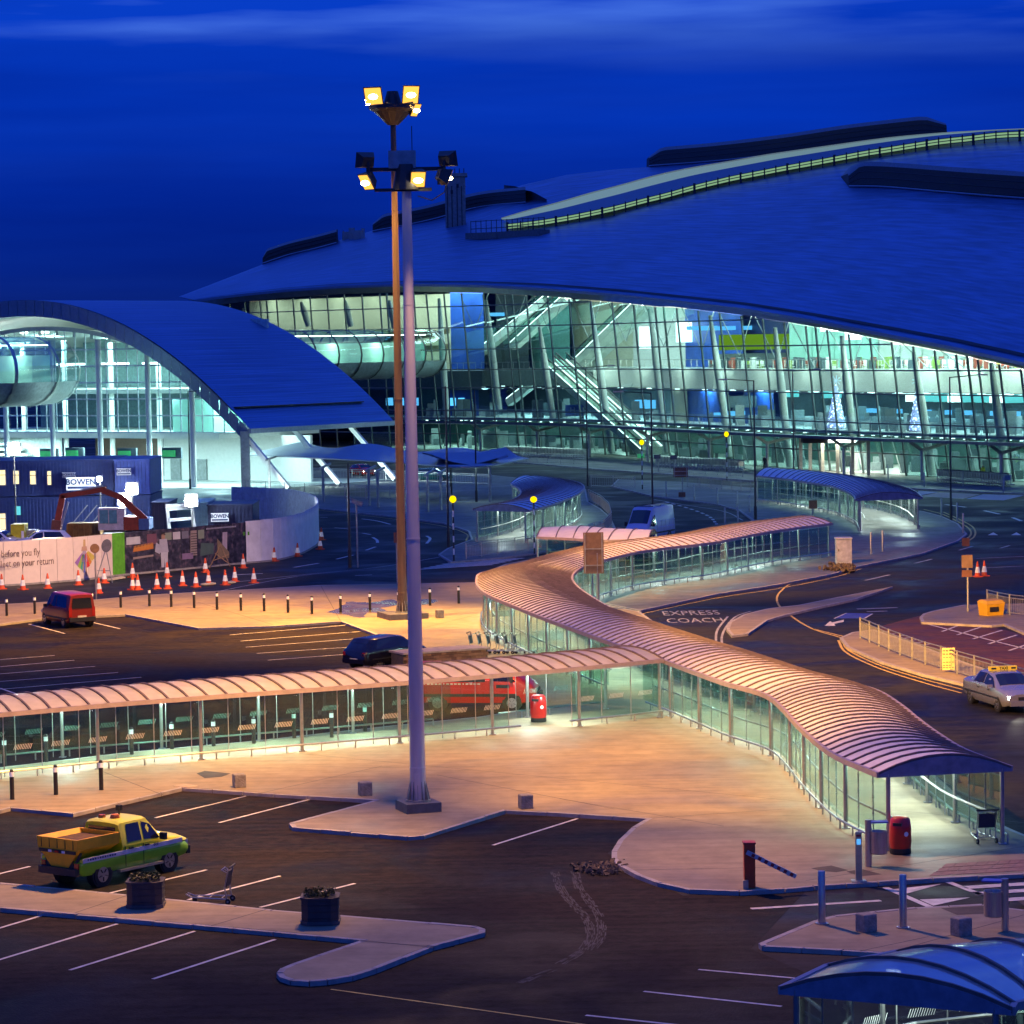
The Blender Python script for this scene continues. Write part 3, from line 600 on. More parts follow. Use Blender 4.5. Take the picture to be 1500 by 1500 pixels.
def flood(t, pos, aim, lit, w=.62, h=.78, d=.32):
    pos = Vector(pos); f = (Vector(aim)-pos).normalized(); M = f.to_track_quat('-Z', 'Y').to_matrix(); mb = MB()
    c8 = []
    for (a, b, z) in ((.5, .5, 0), (.32, .30, d)):
        for sx_, sy_ in ((-1, -1), (1, -1), (1, 1), (-1, 1)): c8.append(pos+M @ Vector((sx_*a*w, sy_*b*h, z)))
    mb.v = c8; mb.f = [(0, 1, 2, 3), (7, 6, 5, 4), (0, 4, 5, 1), (1, 5, 6, 2), (2, 6, 7, 3), (3, 7, 4, 0)]
    o = mb.build('floodlight', DARKP, t)
    MB().quad(*[pos+M @ Vector((a*.44*w, b*.44*h, -.012)) for a, b in ((-1, -1), (1, -1), (1, 1), (-1, 1))]).build('lamp_glass', SOD if lit else mat('dark_lamp_glass', (.03, .03, .035), .15), o)
    if lit: MB().lathe([(.02, -.14*h), (.18*h, -.10*h), (.25*h, 0), (.18*h, .10*h), (.02, .14*h)], 14, pos+M @ Vector((0, 0, -.06))).build('bulb', BULB, o, 60)
    MB().beam(pos+M @ Vector((0, 0, d)), pos+M @ Vector((0, 0, d))+Vector((0, 0, -.35)), .07, .07).build('mounting', DARKP, o)
B1 = G(613, 1187, .12); H1 = 20.6
M1 = mast('tall blue-grey floodlight mast on a dark plinth at the front of the plaza', B1, H1, .26, .14, MASTP, 1.15)
T1 = B1+Vector((0, 0, H1))
MB().box(T1+Vector((0, 0, -.25)), (2.5, .12, .12)).build('crossarm', DARKP, M1); MB().box(T1+Vector((-.1, -.1, -.9)), (1.8, .10, .10)).build('crossarm', DARKP, M1)
MB().box(T1+Vector((-.12, .1, .05)), (.85, .6, .55)).build('control_box', GALV, M1); MB().lathe([(.45, -.9), (.3, -.1)], 12, T1).build('head_frame', DARKP, M1)
MB().tube(T1+Vector((.2, 0, .1)), T1+Vector((.2, 0, 1.1)), .015, 5).build('aerial', DARKP, M1)
MB().path([T1+Vector((1.35, -.2, -.5)), T1+Vector((1.2, -.2, -1.0)), T1+Vector((.8, -.2, -1.25)), T1+Vector((.35, -.1, -1.1))], .018, 5).build('cable', BLACKP, M1)
flood(M1, T1+Vector((-1.3, -.15, .05)), T1+Vector((-4, 5, 1.5)), False, .6, .5); flood(M1, T1+Vector((1.35, -.15, .05)), T1+Vector((4, 5, 1.5)), False, .6, .5)
flood(M1, T1+Vector((-1.25, -.3, -.65)), T1+Vector((-8, -9, -9)), True, .42, .6); flood(M1, T1+Vector((.38, -.4, -.6)), T1+Vector((2, -10, -8)), True, .5, .62); flood(M1, T1+Vector((1.3, -.3, -.55)), T1+Vector((9, 2.5, -4)), True, .6, .5)
B2 = G(590, 905, .12); H2 = 28.2
M2 = mast('weathered brown floodlight mast standing behind, taller and blazing orange', B2, H2, .26, .14, MASTB, 2.2)
T2 = B2+Vector((0, 0, H2))
MB().lathe([(.3, -1.6), (1.0, -.9), (1.3, -.75), (1.3, -.55), (.5, -.5), (.3, .2)], 14, T2).build('head_frame', DARKP, M2)
for k in range(6):
    a = k*math.pi/3+.3; MB().beam(T2+Vector((0, 0, -.6)), T2+Vector((1.5*math.cos(a), 1.5*math.sin(a), -.5)), .1, .1).build('crossarm', DARKP, M2)
flood(M2, T2+Vector((-1.0, -.6, -.1)), T2+Vector((-4, -10, -4)), True, 1.05, 1.05); flood(M2, T2+Vector((1.0, -.6, -.05)), T2+Vector((4, -10, -4)), True, .95, 1.05); flood(M2, T2+Vector((1.25, -.3, -.85)), T2+Vector((9, -8, -8)), True, .5, .8)
# what the floodlights throw on the ground
lamp('mast_flood', 'SPOT', T1+Vector((.5, -1.4, -1.0)), 11000, (1, .52, .22), G(720, 1285), .25, 112, 1)
lamp('mast_flood', 'SPOT', T1+Vector((-1.3, -1.5, -1.0)), 38000, (1, .50, .16), G(170, 1265), .25, 66, 1)
lamp('mast_flood', 'SPOT', T1+Vector((.9, -1.2, -1.0)), 17000, (1, .48, .24), G(1290, 1310), .25, 56, 1)
lamp('mast_flood', 'SPOT', T1+Vector((-1.4, -.6, -.7)), 62000, SODC, G(90, 1140), .25, 68, 1)
lamp('mast_flood', 'SPOT', T1+Vector((1.5, -.5, -.5)), 72000, SODC, G(1110, 1130), .25, 70, 1)
lamp('mast_flood', 'SPOT', T1+Vector((.0, .9, -.9)), 60000, SODC, G(660, 1030), .25, 80, 1)
lamp('mast_flood', 'SPOT', T1+Vector((1.5, -.2, -.5)), 420000, SODC, G(1370, 950), .25, 30, 1)
lamp('mast_flood', 'SPOT', T1+Vector((1.5, -.6, -.6)), 70000, SODC, G(1440, 1045), .25, 36, 1)
lamp('mast_flood', 'SPOT', T2+Vector((-1.6, -.9, -.6)), 160000, SODC, G(250, 915), .3, 86, 1)
lamp('mast_flood', 'SPOT', T2+Vector((-1.3, -.5, -.3)), 330000, (1, .60, .34), G(90, 838), .3, 42, 1)
lamp('mast_flood', 'SPOT', T2+Vector((1.2, -.9, -.5)), 110000, SODC, G(740, 925), .3, 74, 1)
lamp('mast_flood', 'SPOT', T2+Vector((1.4, -.5, -.9)), 210000, SODC, G(1010, 850), .3, 56, 1)
# ================================================================== lamp columns (unlit) and poles
def column(b, top, label, arms, rot=0, r=.085):
    p = G(*b); px_top = UP(top[0], top[1], p.y); t = thing('lamp_column', label, 'lamp post', p, 0, 'unlit lamp columns'); h = px_top.z
    MB().tube(p, p+Vector((0, 0, 1.2)), r*1.5, 10).build('base', DARKP, t, 40); MB().tube(p+Vector((0, 0, 1.2)), p+Vector((0, 0, h)), r, 10, r*.7).build('pole', DARKP, t, 40)
    for a in arms:
        q = p+Vector((a*2.2, -.4, h+.12)); MB().tube(p+Vector((0, 0, h-.05)), q, .045, 6).build('arm', DARKP, t); MB().box(q+Vector((a*.35, -.05, .0)), (.8, .28, .12)).build('lantern', GALV, t)
for b, tp_, lb, arms in [((278.7, 718), (278.7, 573), 'unlit lamp column with short right arm in front of the arched hall columns', (1,)), ((73, 668), (73, 602), 'unlit lamp column with right arm at the far left of the arched hall', (1,)), ((657, 801), (651, 566), 'darkest thin pole right behind the big masts, no arm', ()), ((661, 725), (658, 572), 'pale thin pole among the arrivals canopy posts', ()), ((698, 737), (694, 572), 'thin pole left of the teardrop shelter', ()), ((512.7, 831), (509, 679), 'thin steel pole standing at the edge of the curving road', ()),
                             ((861, 712), (858.7, 538), 'unlit double-armed lamp column before the escalator', (-1, 1)), ((956.5, 779), (952, 575), 'unlit lamp column behind the white van with left arm', (-1,)), ((1163, 700), (1162, 543), 'unlit double-armed lamp column by the Christmas tree windows', (-1, 1)), ((1106.7, 763), (1101, 557), 'unlit lamp column at the end of the loop road with left arm', (-1,)), ((1393, 763), (1391, 552), 'unlit lamp column beside the blue bays with right arm', (1,))]:
    column(b, tp_, lb, arms)
p = G(524, 831); t = thing('camera_pole', 'short pole carrying a grey surveillance camera beside the curving road', 'camera pole', p)
MB().tube(p, p+Vector((0, 0, 4.2)), .06, 8).build('pole', GALV, t, 40); MB().beam(p+Vector((-.35, -.2, 4.5)), p+Vector((.35, .1, 4.2)), .28, .24).build('camera_housing', GALV, t); MB().beam(p+Vector((-.42, -.22, 4.7)), p+Vector((.4, .1, 4.38)), .36, .03).build('sun_shield', GALV, t)
# belisha beacons
BG = glow('beacon_globe', (1, .72, .0), 1.5); BW = mat('beacon_white', (.75, .75, .72), .5)
bt = thing('belisha_beacon', '', 'crossing beacon', (0, 0, 0), 0, 'zebra crossing beacons', local=True)
for k in range(9): MB().tube((0, 0, k*.46), (0, 0, k*.46+.46), .055, 8).build('pole_band', BLACKP if k % 2 == 0 else BW, bt, 40)
MB().tube((0, 0, 4.14), (0, 0, 4.25), .07, 8).build('collar', BLACKP, bt); MB().lathe([(.02, 4.24), (.14, 4.3), (.23, 4.42), (.24, 4.52), (.2, 4.66), (.1, 4.75), (.01, 4.77)], 12).build('globe', BG, bt, 60)
for k, (x, y, lb, ht) in enumerate([(665, 822, 'yellow globe beacon on striped pole beside the big mast, at the near crossing', 96), (783, 811, 'yellow globe beacon on striped pole in front of the teardrop shelter', 84), (941, 717, 'yellow globe beacon on striped pole below the escalator', 73), (1065, 705, 'yellow globe beacon on striped pole before the trolley racks', 73)]):
    p = G(x, y, .1); o = inst(bt, k == 0, p, 0, lb); o.scale = (1, 1, (UP(x, y-ht, p.y).z-.1)/4.77)
# black bollards with white caps
bb = thing('black_bollard', '', 'bollard', (0, 0, 0), 0, 'black bollards with white reflective caps', local=True)
MB().lathe([(.075, 0), (.075, .76)], 10).build('shaft', BLACKP, bb, 40); MB().lathe([(.078, .76), (.078, .92)], 10).build('white_band', mat('reflector', (.8, .8, .8), .4, emit=((.8, .9, 1), .12)), bb, 40); MB().lathe([(.075, .92), (.06, .99), (.02, 1.02)], 10).build('cap', BLACKP, bb, 40)
bl = [((18, 1171), 'bollard on the plaza nearest the left edge of the view'), ((82, 1164), 'middle one of three bollards before the glass walkway'), ((148.5, 1157), 'bollard beside the pickup lane, rightmost of three before the glass walkway'),
      ((10, 902), 'bollard on the far kerb left of the red people carrier'), ((51, 899), 'bollard just left of the red people carrier'), ((135, 893), 'bollard hidden partly by the red people carrier'), ((177, 890), 'first bollard right of the red people carrier'), ((219, 888), 'second bollard right of the red people carrier'), ((251, 889), 'third bollard right of the red people carrier'), ((284.5, 890.5), 'fourth bollard right of the red people carrier, below the printed hoarding'), ((318, 893), 'fifth bollard right of the red people carrier'), ((353, 894.5), 'bollard below the white end of the hoarding'), ((387, 895.5), 'bollard right of the white hoarding end'), ((422, 897.5), 'bollard midway along the dark car park kerb'), ((457, 899.5), 'bollard before the wet paving patch'), ((499, 897), 'bollard without white cap at the edge of the wet patch'), ((542, 894), 'bollard on the wet paving patch'), ((584, 891), 'bollard touching the foot of the brown mast'), ((630, 887), 'bollard just right of the brown mast'), ((672, 884), 'bollard nearest the bend of the S-shaped canopy'),
      ((7, 1122), 'bollard seen through the glass walkway at the left edge'), ((68, 1116), 'bollard seen through the glass walkway, second from left'), ((193, 1105), 'bollard seen through the glass walkway, third from left'), ((252, 1097), 'bollard seen through the glass walkway, fourth from left'), ((313, 1093), 'bollard seen through the glass walkway, fifth from left'), ((372, 1089), 'bollard seen through the glass walkway, sixth from left'), ((431, 1081), 'bollard seen through the glass, third left of the mast'), ((486, 1080), 'bollard seen through the glass, second left of the mast'), ((535, 1071), 'bollard seen through the glass, first left of the mast')]
for k, (b, lb) in enumerate(bl): inst(bb, k == 0, G(*b, .118), 0, 'black '+lb+(', white cap' if 'cap' not in lb else ''))
# tall steel bollards
sb = thing('steel_bollard', '', 'bollard', (0, 0, 0), 0, 'brushed steel bollards', local=True)
MB().lathe([(.095, 0), (.095, 1.33), (.085, 1.35)], 14).build('shaft', STEEL, sb, 40); MB().lathe([(.17, 0), (.17, .025)], 14).build('base_plate', STEEL, sb, 40)
for k, (b, lb) in enumerate([((1204, 1353), 'steel bollard at the tip of the kerbed island'), ((1323, 1359), 'steel bollard between the two concrete blocks')]): inst(sb, k == 0, G(*b, .12), 0, lb)
sp = thing('slim_steel_post', '', 'bollard', (0, 0, 0), 0, 'slim steel posts in the distance', local=True); MB().lathe([(.07, 0), (.07, 1.45), (.05, 1.5)], 8).build('shaft', GALV, sp, 40); MB().lathe([(.12, 0), (.12, .02)], 8).build('base_plate', GALV, sp)
for k, (x, y, w) in enumerate([(976, 728, 'left of the brown sign'), (1017, 733, 'right of the brown sign'), (1051, 739, 'by the curve of the loop road'), (1080, 744, 'near the tall column on the loop road'), (1098, 751, 'beside the tall column at the loop road'), (1379, 757, 'right of the curved shelter, leftmost of three'), (1402, 764, 'right of the curved shelter, middle of three'), (1411, 781, 'at the nose of the traffic island'), (1276, 812, 'right of the grey cabinet'), (1293, 808, 'second right of the grey cabinet'), (1354, 714, 'at the blue bays'), (1411, 712, 'before the trolley park'), (1470, 722, 'before the trolley park at the right edge'), (1246, 699, 'behind the curved shelter'), (1301, 703, 'behind the curved shelter, right one'), (1062, 771, 'short one behind the canopy, left'), (1081, 768, 'short one behind the canopy, right')]):
    inst(sp, k == 0, G(x, y, .1), 0, 'slim steel post '+w)
# concrete blocks
cbm = mat('block_concrete', (.26, .24, .215), .85, var=.35, scale=5, bump=.6, bscale=22)
cbl = thing('concrete_block', '', 'concrete block', (0, 0, 0), 0, 'low concrete blocks on the paving', local=True); o = MB().box((0, 0, .22), (.40, .40, .46), 0).build('block', cbm, cbl); bvm = o.modifiers.new('edge', 'BEVEL'); bvm.width = .03; bvm.segments = 2
for k, (x, y, lb, rz) in enumerate([(350.5, 1153, 'concrete block nearest the dark stain on the plaza', .3), (535, 1165, 'concrete block left of the big mast', .3), (770, 1184, 'concrete block right of the big mast', .3), (1269, 1364, 'concrete block left of the middle steel bollard', .5), (1408, 1370, 'concrete block right of the middle steel bollard', .5), (644, 905, 'upright block right of the brown mast foot', .3)]):
    inst(cbl, k == 0, G(x, y, .118), rz, 'rough grey '+lb)
# ================================================================== the terminal
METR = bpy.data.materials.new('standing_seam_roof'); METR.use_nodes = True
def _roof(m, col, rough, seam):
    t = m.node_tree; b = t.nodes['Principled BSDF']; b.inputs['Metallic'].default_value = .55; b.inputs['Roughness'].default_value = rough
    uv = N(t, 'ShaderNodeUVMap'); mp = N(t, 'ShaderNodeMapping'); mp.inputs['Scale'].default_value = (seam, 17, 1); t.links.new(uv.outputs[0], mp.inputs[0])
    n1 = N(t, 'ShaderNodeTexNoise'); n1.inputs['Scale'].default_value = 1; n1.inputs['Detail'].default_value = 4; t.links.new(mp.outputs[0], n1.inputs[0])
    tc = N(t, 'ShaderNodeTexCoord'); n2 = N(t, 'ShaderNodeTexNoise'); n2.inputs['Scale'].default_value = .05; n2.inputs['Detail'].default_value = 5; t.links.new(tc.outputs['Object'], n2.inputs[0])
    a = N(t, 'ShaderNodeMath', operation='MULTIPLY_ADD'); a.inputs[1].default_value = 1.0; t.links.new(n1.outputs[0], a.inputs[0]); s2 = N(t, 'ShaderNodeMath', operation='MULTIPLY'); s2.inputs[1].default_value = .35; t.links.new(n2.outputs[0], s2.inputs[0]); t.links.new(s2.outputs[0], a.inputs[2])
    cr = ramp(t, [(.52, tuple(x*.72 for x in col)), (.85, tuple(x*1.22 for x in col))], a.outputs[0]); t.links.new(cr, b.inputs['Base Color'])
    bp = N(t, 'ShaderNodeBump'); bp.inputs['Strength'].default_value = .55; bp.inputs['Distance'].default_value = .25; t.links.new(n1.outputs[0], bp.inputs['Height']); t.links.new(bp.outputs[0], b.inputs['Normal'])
_roof(METR, (.12, .26, .50), .40, 3)  # grey metal roof; the reflected sky's blue is put into its base colour
SOFF = mat('soffit_panel', (.30, .33, .28), .5, .2, var=.2, scale=.6)
FASC = mat('fascia_metal', (.30, .33, .40), .4, .6, var=.12)
MULL = mat('mullion', (.13, .15, .15), .4, .4, var=.1)
TGLASS = glass('terminal_glass', (.70, .88, .89), .03, .02)
WHT = mat('white_interior', (.72, .72, .68), .6, var=.06)
CREAM = mat('cream_interior', (.68, .66, .50), .6, var=.08)
FLOOR = mat('interior_floor', (.48, .52, .49), .3, var=.15)
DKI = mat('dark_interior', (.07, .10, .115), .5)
BLUI = mat('blue_interior_panel', (.03, .10, .46), .4, var=.3, scale=.5)
MINT = mat('mint_interior', (.34, .60, .50), .5, var=.15, scale=.3)
COLM = mat('interior_column', (.56, .58, .55), .45, var=.08)
bx = [(200, 646), (330, 652), (400, 654), (500, 657), (620, 660), (705, 661), (900, 668), (1050, 680), (1200, 691), (1350, 700), (1500, 708), (1640, 715)]
lip = [(285, 440), (318, 435), (350, 431), (420, 424), (500, 418.5), (600, 415.5), (700, 417), (800, 422), (900, 430.5), (1000, 441), (1100, 453), (1200, 470), (1300, 489), (1400, 508.5), (1500, 531), (1640, 566)]
def by(x): return interp(bx, x)
def ly(x): return interp(lip, x)
def ZB(x): return G(x, by(x)).y                       # plan depth of the glass line seen at x
def FP(x): p = G(x, by(x)); return Vector((p.x, p.y, 0))
FN = {}
def fnorm(x):
    a, b = FP(x-20), FP(x+20); d = (b-a).normalized(); return Vector((d.y, -d.x, 0)) if (d.y*-FP(x).x - d.x*-FP(x).y) > 0 else Vector((-d.y, d.x, 0))
def solve(px_, py_, d):                               # point behind the glass line by d, seen at that picture point
    return UP(px_, py_, ZB(px_)+d)
TM = thing('airport_terminal', 'big airport terminal with curved metal roof and glowing leaning glass facade', 'terminal', (*FP(900).xy, .12))
# --- roof shell
sil = [(262, 434.5), (300, 420), (380, 389), (440, 368), (500, 351), (600, 322), (700, 296), (760, 272), (830, 256), (900, 248), (1000, 241), (1100, 233), (1200, 219), (1300, 205), (1380, 198), (1500, 192), (1640, 190)]
def roofp(u, v):
    x0 = lerp(285, 1640, u); x1 = lerp(262, 1640, u); y0 = ly(x0); y1 = interp(sil, x1)
    Z0 = ZB(x0)-5.5; D = 8+100*min(1, u*2.2)**.8
    if v <= 1:
        return UP(lerp(x0, x1, v), lerp(y0, y1, 1-(1-v)**1.06), Z0+D*v**1.25)
    p = UP(x1, y1, Z0+D); k = v-1; return p+Vector((k*10, k*90, -k*k*30-.2*k))
NU, VS = 90, [0, .012, .03, .06, .1, .16, .24, .33, .43, .53, .63, .73, .83, .92, 1, 1.15, 1.4, 1.7, 2]
mb = MB().grid([[roofp(i/NU, v) for i in range(NU+1)] for v in VS])
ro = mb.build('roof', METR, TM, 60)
ul = ro.data.uv_layers.new(name='UVMap'); vv = [(i/NU, v) for v in VS for i in range(NU+1)]
for lp in ro.data.loops: ul.data[lp.index].uv = (vv[lp.vertex_index][0]*10, vv[lp.vertex_index][1]*5)
dn = Vector((0, 0, -1))
mb = MB(); mb.grid([[roofp(i/NU, 0) for i in range(NU+1)], [roofp(i/NU, 0)+Vector((0, 0, -.35)) for i in range(NU+1)]]); mb.build('roof_lip', FASC, TM, 60)
def lift(p, d): return p+Vector((0, -.12, d))
mb = MB(); a = [roofp(i/NU, .022) for i in range(NU+1)]; b_ = [roofp(i/NU, .034) for i in range(NU+1)]
mb.grid([[lift(p, .10) for p in a], [lift(p, .10) for p in b_]]); mb.build('gutter', BLACKP, TM, 60)
# --- glass facade: leaning mullions between the ground line and the soffit
topx = lambda x: x-22 if x > 640 else x-16
MX = [330, 352, 374, 397, 421, 445, 470, 495, 520, 546, 572, 598, 622, 646, 672]+[698+31.5*k for k in range(0, 31)]
def toppt(x): tx = topx(x); return UP(tx, ly(tx)+13-(2 if x > 1000 else 0), ZB(x)-2.0)
LV = [0, 2.4, 4.55, 5.6, 8.75, 11.25, 14.0, 17.0, 19.9, 22.6]
def at_level(x, z):
    a, b = FP(x), toppt(x); t = z/b.z; return a.lerp(b, t) if t <= 1 else None
tops = {x: toppt(x) for x in MX}
for k, x in enumerate(MX):
    a, b = FP(x), tops[x]; dbl = k % 7 == 3
    z0 = 0 if x > 560 else 0; o = MB().beam((a.x, a.y, .1), b, .14, .22).build('mullion', MULL, TM)
    if dbl:
        s_ = Vector((1.0, -.6, 0)); MB().beam(Vector((a.x, a.y, .1))+s_, b+s_, .17, .24).build('mullion', MULL, TM)
for z in LV[1:]:
    P = [at_level(x, z) for x in MX]; mb = MB()
    for p, q in zip(P, P[1:]):
        if p and q: mb.beam(p, q, .16, .15)
    if mb.v: mb.build('transom', MULL, TM)
for x0, x1 in zip(MX, MX[1:]):
    for z0, z1 in zip(LV, LV[1:]):
        p0, p1 = at_level(x0, z0), at_level(x1, z0)
        if p0 is None or p1 is None or (z1 == 2.4 and 1180 < x0 < 1300): continue
        if x0 < 500 and z1 <= 8.75: continue
        q0 = at_level(x0, z1) or tops[x0]; q1 = at_level(x1, z1) or tops[x1]
        if (q0-p0).length < .3 and (q1-p1).length < .3: continue
        n = (q0-p0).cross(p1-p0).normalized()*.03; mb = MB(); mb.v = [p0, p1, q1, q0, p0+n, p1+n, q1+n, q0+n]
        mb.f = [(0, 1, 2, 3), (7, 6, 5, 4), (0, 4, 5, 1), (1, 5, 6, 2), (2, 6, 7, 3), (3, 7, 4, 0)]; mb.build('glass_pane', TGLASS, TM)
# soffit from glass top out to the roof lip and inward as ceiling
rows = [[], [], []]
for i in range(NU+1):
    x = lerp(306, 1640, i/NU); e = roofp((x-22-285)/(1640-285) if x > 307 else 0, 0)+Vector((0, 0, -.3)); t_ = toppt(max(330, x)) if x >= 330 else e.lerp(toppt(330), (x-306)/24); rows[0].append(e); rows[1].append(t_+Vector((0, 0, .1)))
    rows[2].append(t_+Vector((6, 26, 4.5)))
MB().grid(rows[:2]).build('soffit', SOFF, TM, 60)
MB().grid(rows[1:]).build('ceiling', WHT, TM, 60)
# --- interior: floors, galleries, back walls
def back(x, d): p = FP(x); return Vector((p.x+d*.12, p.y+d, 0))
XS = [330+k*30 for k in range(44)]
def slab(name, x0, x1, d0, d1, z0, z1, m):
    xs = [x for x in [x0+k*(x1-x0)/16 for k in range(17)]]; mb = MB()
    A = [back(x, d0) for x in xs]; B = [back(x, d1) for x in xs]
    v = lambda P, z: [Vector((p.x, p.y, z)) for p in P]
    mb.grid([v(A, z0), v(A, z1), v(B, z1), v(B, z0), v(A, z0)]); o = mb.build(name, m, TM)
    return o
slab('ground_floor', 560, 1640, 1.2, 46, .05, .16, FLOOR)
slab('upper_floor', 330, 1640, 2.5, 46, 4.2, 4.6, FLOOR)
slab('gallery_floor', 846, 1640, 9, 46, 10.75, 11.2, FLOOR)
slab('gallery_front', 862, 1640, 8.6, 9, 8.75, 11.25, WHT)
slab('gallery_floor', 330, 700, 6, 46, 8.3, 11.0, DKI)
slab('gallery_front', 690, 862, 12, 13, 8.8, 11.0, mat('grey_interior', (.22, .27, .25), .6))
slab('gallery_floor', 690, 850, 13, 46, 10.6, 11.0, FLOOR)
def wall(x0, x1, d, z0, z1, m, name='interior_wall', n=4, t=.3):
    z1 = min(z1, min(toppt(max(330, x0)).z, toppt(min(1630, x1)).z)+1.0)
    mb = MB(); xs = [lerp(x0, x1, k/n) for k in range(n+1)]; A = [back(x, d) for x in xs]; B = [p+Vector((0, t, 0)) for p in A]
    v = lambda P, z: [Vector((p.x, p.y, z)) for p in P]
    mb.grid([v(A, z0), v(A, z1), v(B, z1), v(B, z0), v(A, z0)]); mb.quad(Vector((*A[0].xy, z0)), Vector((*A[0].xy, z1)), Vector((*B[0].xy, z1)), Vector((*B[0].xy, z0))); mb.quad(Vector((*A[-1].xy, z0)), Vector((*A[-1].xy, z1)), Vector((*B[-1].xy, z1)), Vector((*B[-1].xy, z0)))
    return mb.build(name, m, TM)
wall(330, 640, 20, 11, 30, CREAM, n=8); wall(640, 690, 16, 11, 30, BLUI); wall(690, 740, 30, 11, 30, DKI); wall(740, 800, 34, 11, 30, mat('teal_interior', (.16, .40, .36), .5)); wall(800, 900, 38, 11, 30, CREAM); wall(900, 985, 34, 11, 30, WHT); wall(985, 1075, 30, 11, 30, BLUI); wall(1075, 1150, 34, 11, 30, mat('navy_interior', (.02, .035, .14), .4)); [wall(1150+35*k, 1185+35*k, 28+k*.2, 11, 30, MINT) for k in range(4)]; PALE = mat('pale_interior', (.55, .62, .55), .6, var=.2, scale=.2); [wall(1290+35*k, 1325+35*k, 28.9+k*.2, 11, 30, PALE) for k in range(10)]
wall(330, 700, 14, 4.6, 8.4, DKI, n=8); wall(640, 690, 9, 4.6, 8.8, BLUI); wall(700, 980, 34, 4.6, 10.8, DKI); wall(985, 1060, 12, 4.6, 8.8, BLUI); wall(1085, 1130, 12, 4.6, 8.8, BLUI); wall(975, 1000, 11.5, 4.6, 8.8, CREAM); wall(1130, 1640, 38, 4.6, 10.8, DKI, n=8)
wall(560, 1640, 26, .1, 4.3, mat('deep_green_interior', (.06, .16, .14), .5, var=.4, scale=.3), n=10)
# blue lit stripes, gallery shop sign, windows and screens
LBLUE = glow('screen_blue', (.16, .55, 1), 2.0); LCYAN = glow('screen_cyan', (.25, .95, .95), 1.5); LWHITE = glow('strip_light', (.9, 1, .95), 6); LGRN = glow('shop_sign_glow', (.55, .80, .02), .65); LWARM = glow('shop_warm', (1, .75, .4), 1.0)
def boxat(name, px_, z, d, w, h, m, dp=.15, rz=0, parent=None):
    p = back(px_, d); return MB().box((p.x, p.y, z), (w, dp, h), rz).build(name, m, parent or TM)
for x, z, w in [(1012, 16.3, 2.2), (1030, 16.3, 7), (1058, 16.2, 8), (690, 19, 3)]: boxat('wall_light', x, z, 29, w, .5, LBLUE)
boxat('wall_light', 990, 15.8, 29, 3.2, 2.6, LWHITE); boxat('wall_light', 925, 15.2, 33, 2.6, 3.0, LWHITE); boxat('shop_sign', 1102, 14.4, 22, 9.5, 1.9, LGRN, .5); boxat('shop_counter', 1096, 12.2, 22.4, 9, 1.6, DKI, .6)
p = back(1100, 21.6); text('meeting point', 1.0, DKI, 'sign_lettering', TM, frame((p.x, p.y, 14.45), (1, 0, 0), (0, 0, 1)), .02)
for x, w in [(1220, 3.2), (1254, 2.4)]: boxat('wall_light', x, 16.5-(x-1220)*.03, 27.5, w, 2.0, LWHITE)
for k in range(8): boxat('desk_sign', 1350+k*22, 8.0, 20, 2.6, .9, LCYAN if k % 3 else LWHITE)
for x in (1276, 1286, 1311, 1322, 1368, 1400, 1424, 1433, 1472, 1480, 1496, 1509): boxat('desk_screen', x, 6.3, 24, .8, .5, LBLUE)
for x in (1150, 1216): boxat('desk_screen', x, 8.2, 22, 2.4, 1.0, LCYAN)
for k in range(24): boxat('check_in_desk', 1250+k*14, 5.1, 22, 2.0, 1.1, mat('desk_grey', (.28, .33, .34), .5), .8)
for x, z in [(1083, 5.9), (1068, 5.7)]: boxat('wall_light', x, z, 11.5, 4.6, .45, LBLUE)
for x in (560, 575, 592, 655, 668, 932, 945): boxat('wall_light', x, 6.6, 9, 1.6, 1.1, LBLUE)
boxat('direction_sign', 1085, 7.3, 9, 5, 1.4, DKI); boxat('direction_sign', 1364, 5.9, 14, 3.4, 1.5, DKI)
p = back(1364, 13.8); text('<  >  ^', .9, WHT, 'sign_lettering', TM, frame((p.x, p.y, 5.9), (1, 0, 0), (0, 0, 1)), .02)
boxat('hall_sign', 838, 5.7, 4, 2.4, 1.5, BLUI); p = back(838, 3.8); text('H..', 1.0, WHITEP, 'sign_lettering', TM, frame((p.x, p.y, 5.7), (1, 0, 0), (0, 0, 1)), .02)
# curving timber ribbons seen in the left hall
RIBB = mat('timber_ribbon', (.20, .14, .07), .5, var=.25)
for x0, x1, z0, z1, am in [(350, 480, 13.5, 14.2, .8), (470, 640, 13.2, 16.8, .5), (540, 640, 12.3, 14.6, .6), (400, 560, 12.0, 12.2, .5)]:
    mb = MB(); A = []; 
    for k in range(13): f = k/12; p = back(lerp(x0, x1, f), 15-2*math.sin(f*3)); A.append((p, lerp(z0, z1, f)+am*math.sin(f*5)))
    mb.grid([[Vector((p.x, p.y, z)) for p, z in A], [Vector((p.x, p.y, z+.9)) for p, z in A], [Vector((p.x, p.y+.4, z+.9)) for p, z in A], [Vector((p.x, p.y+.4, z)) for p, z in A], [Vector((p.x, p.y, z)) for p, z in A]]); mb.build('timber_ribbon', RIBB, TM)
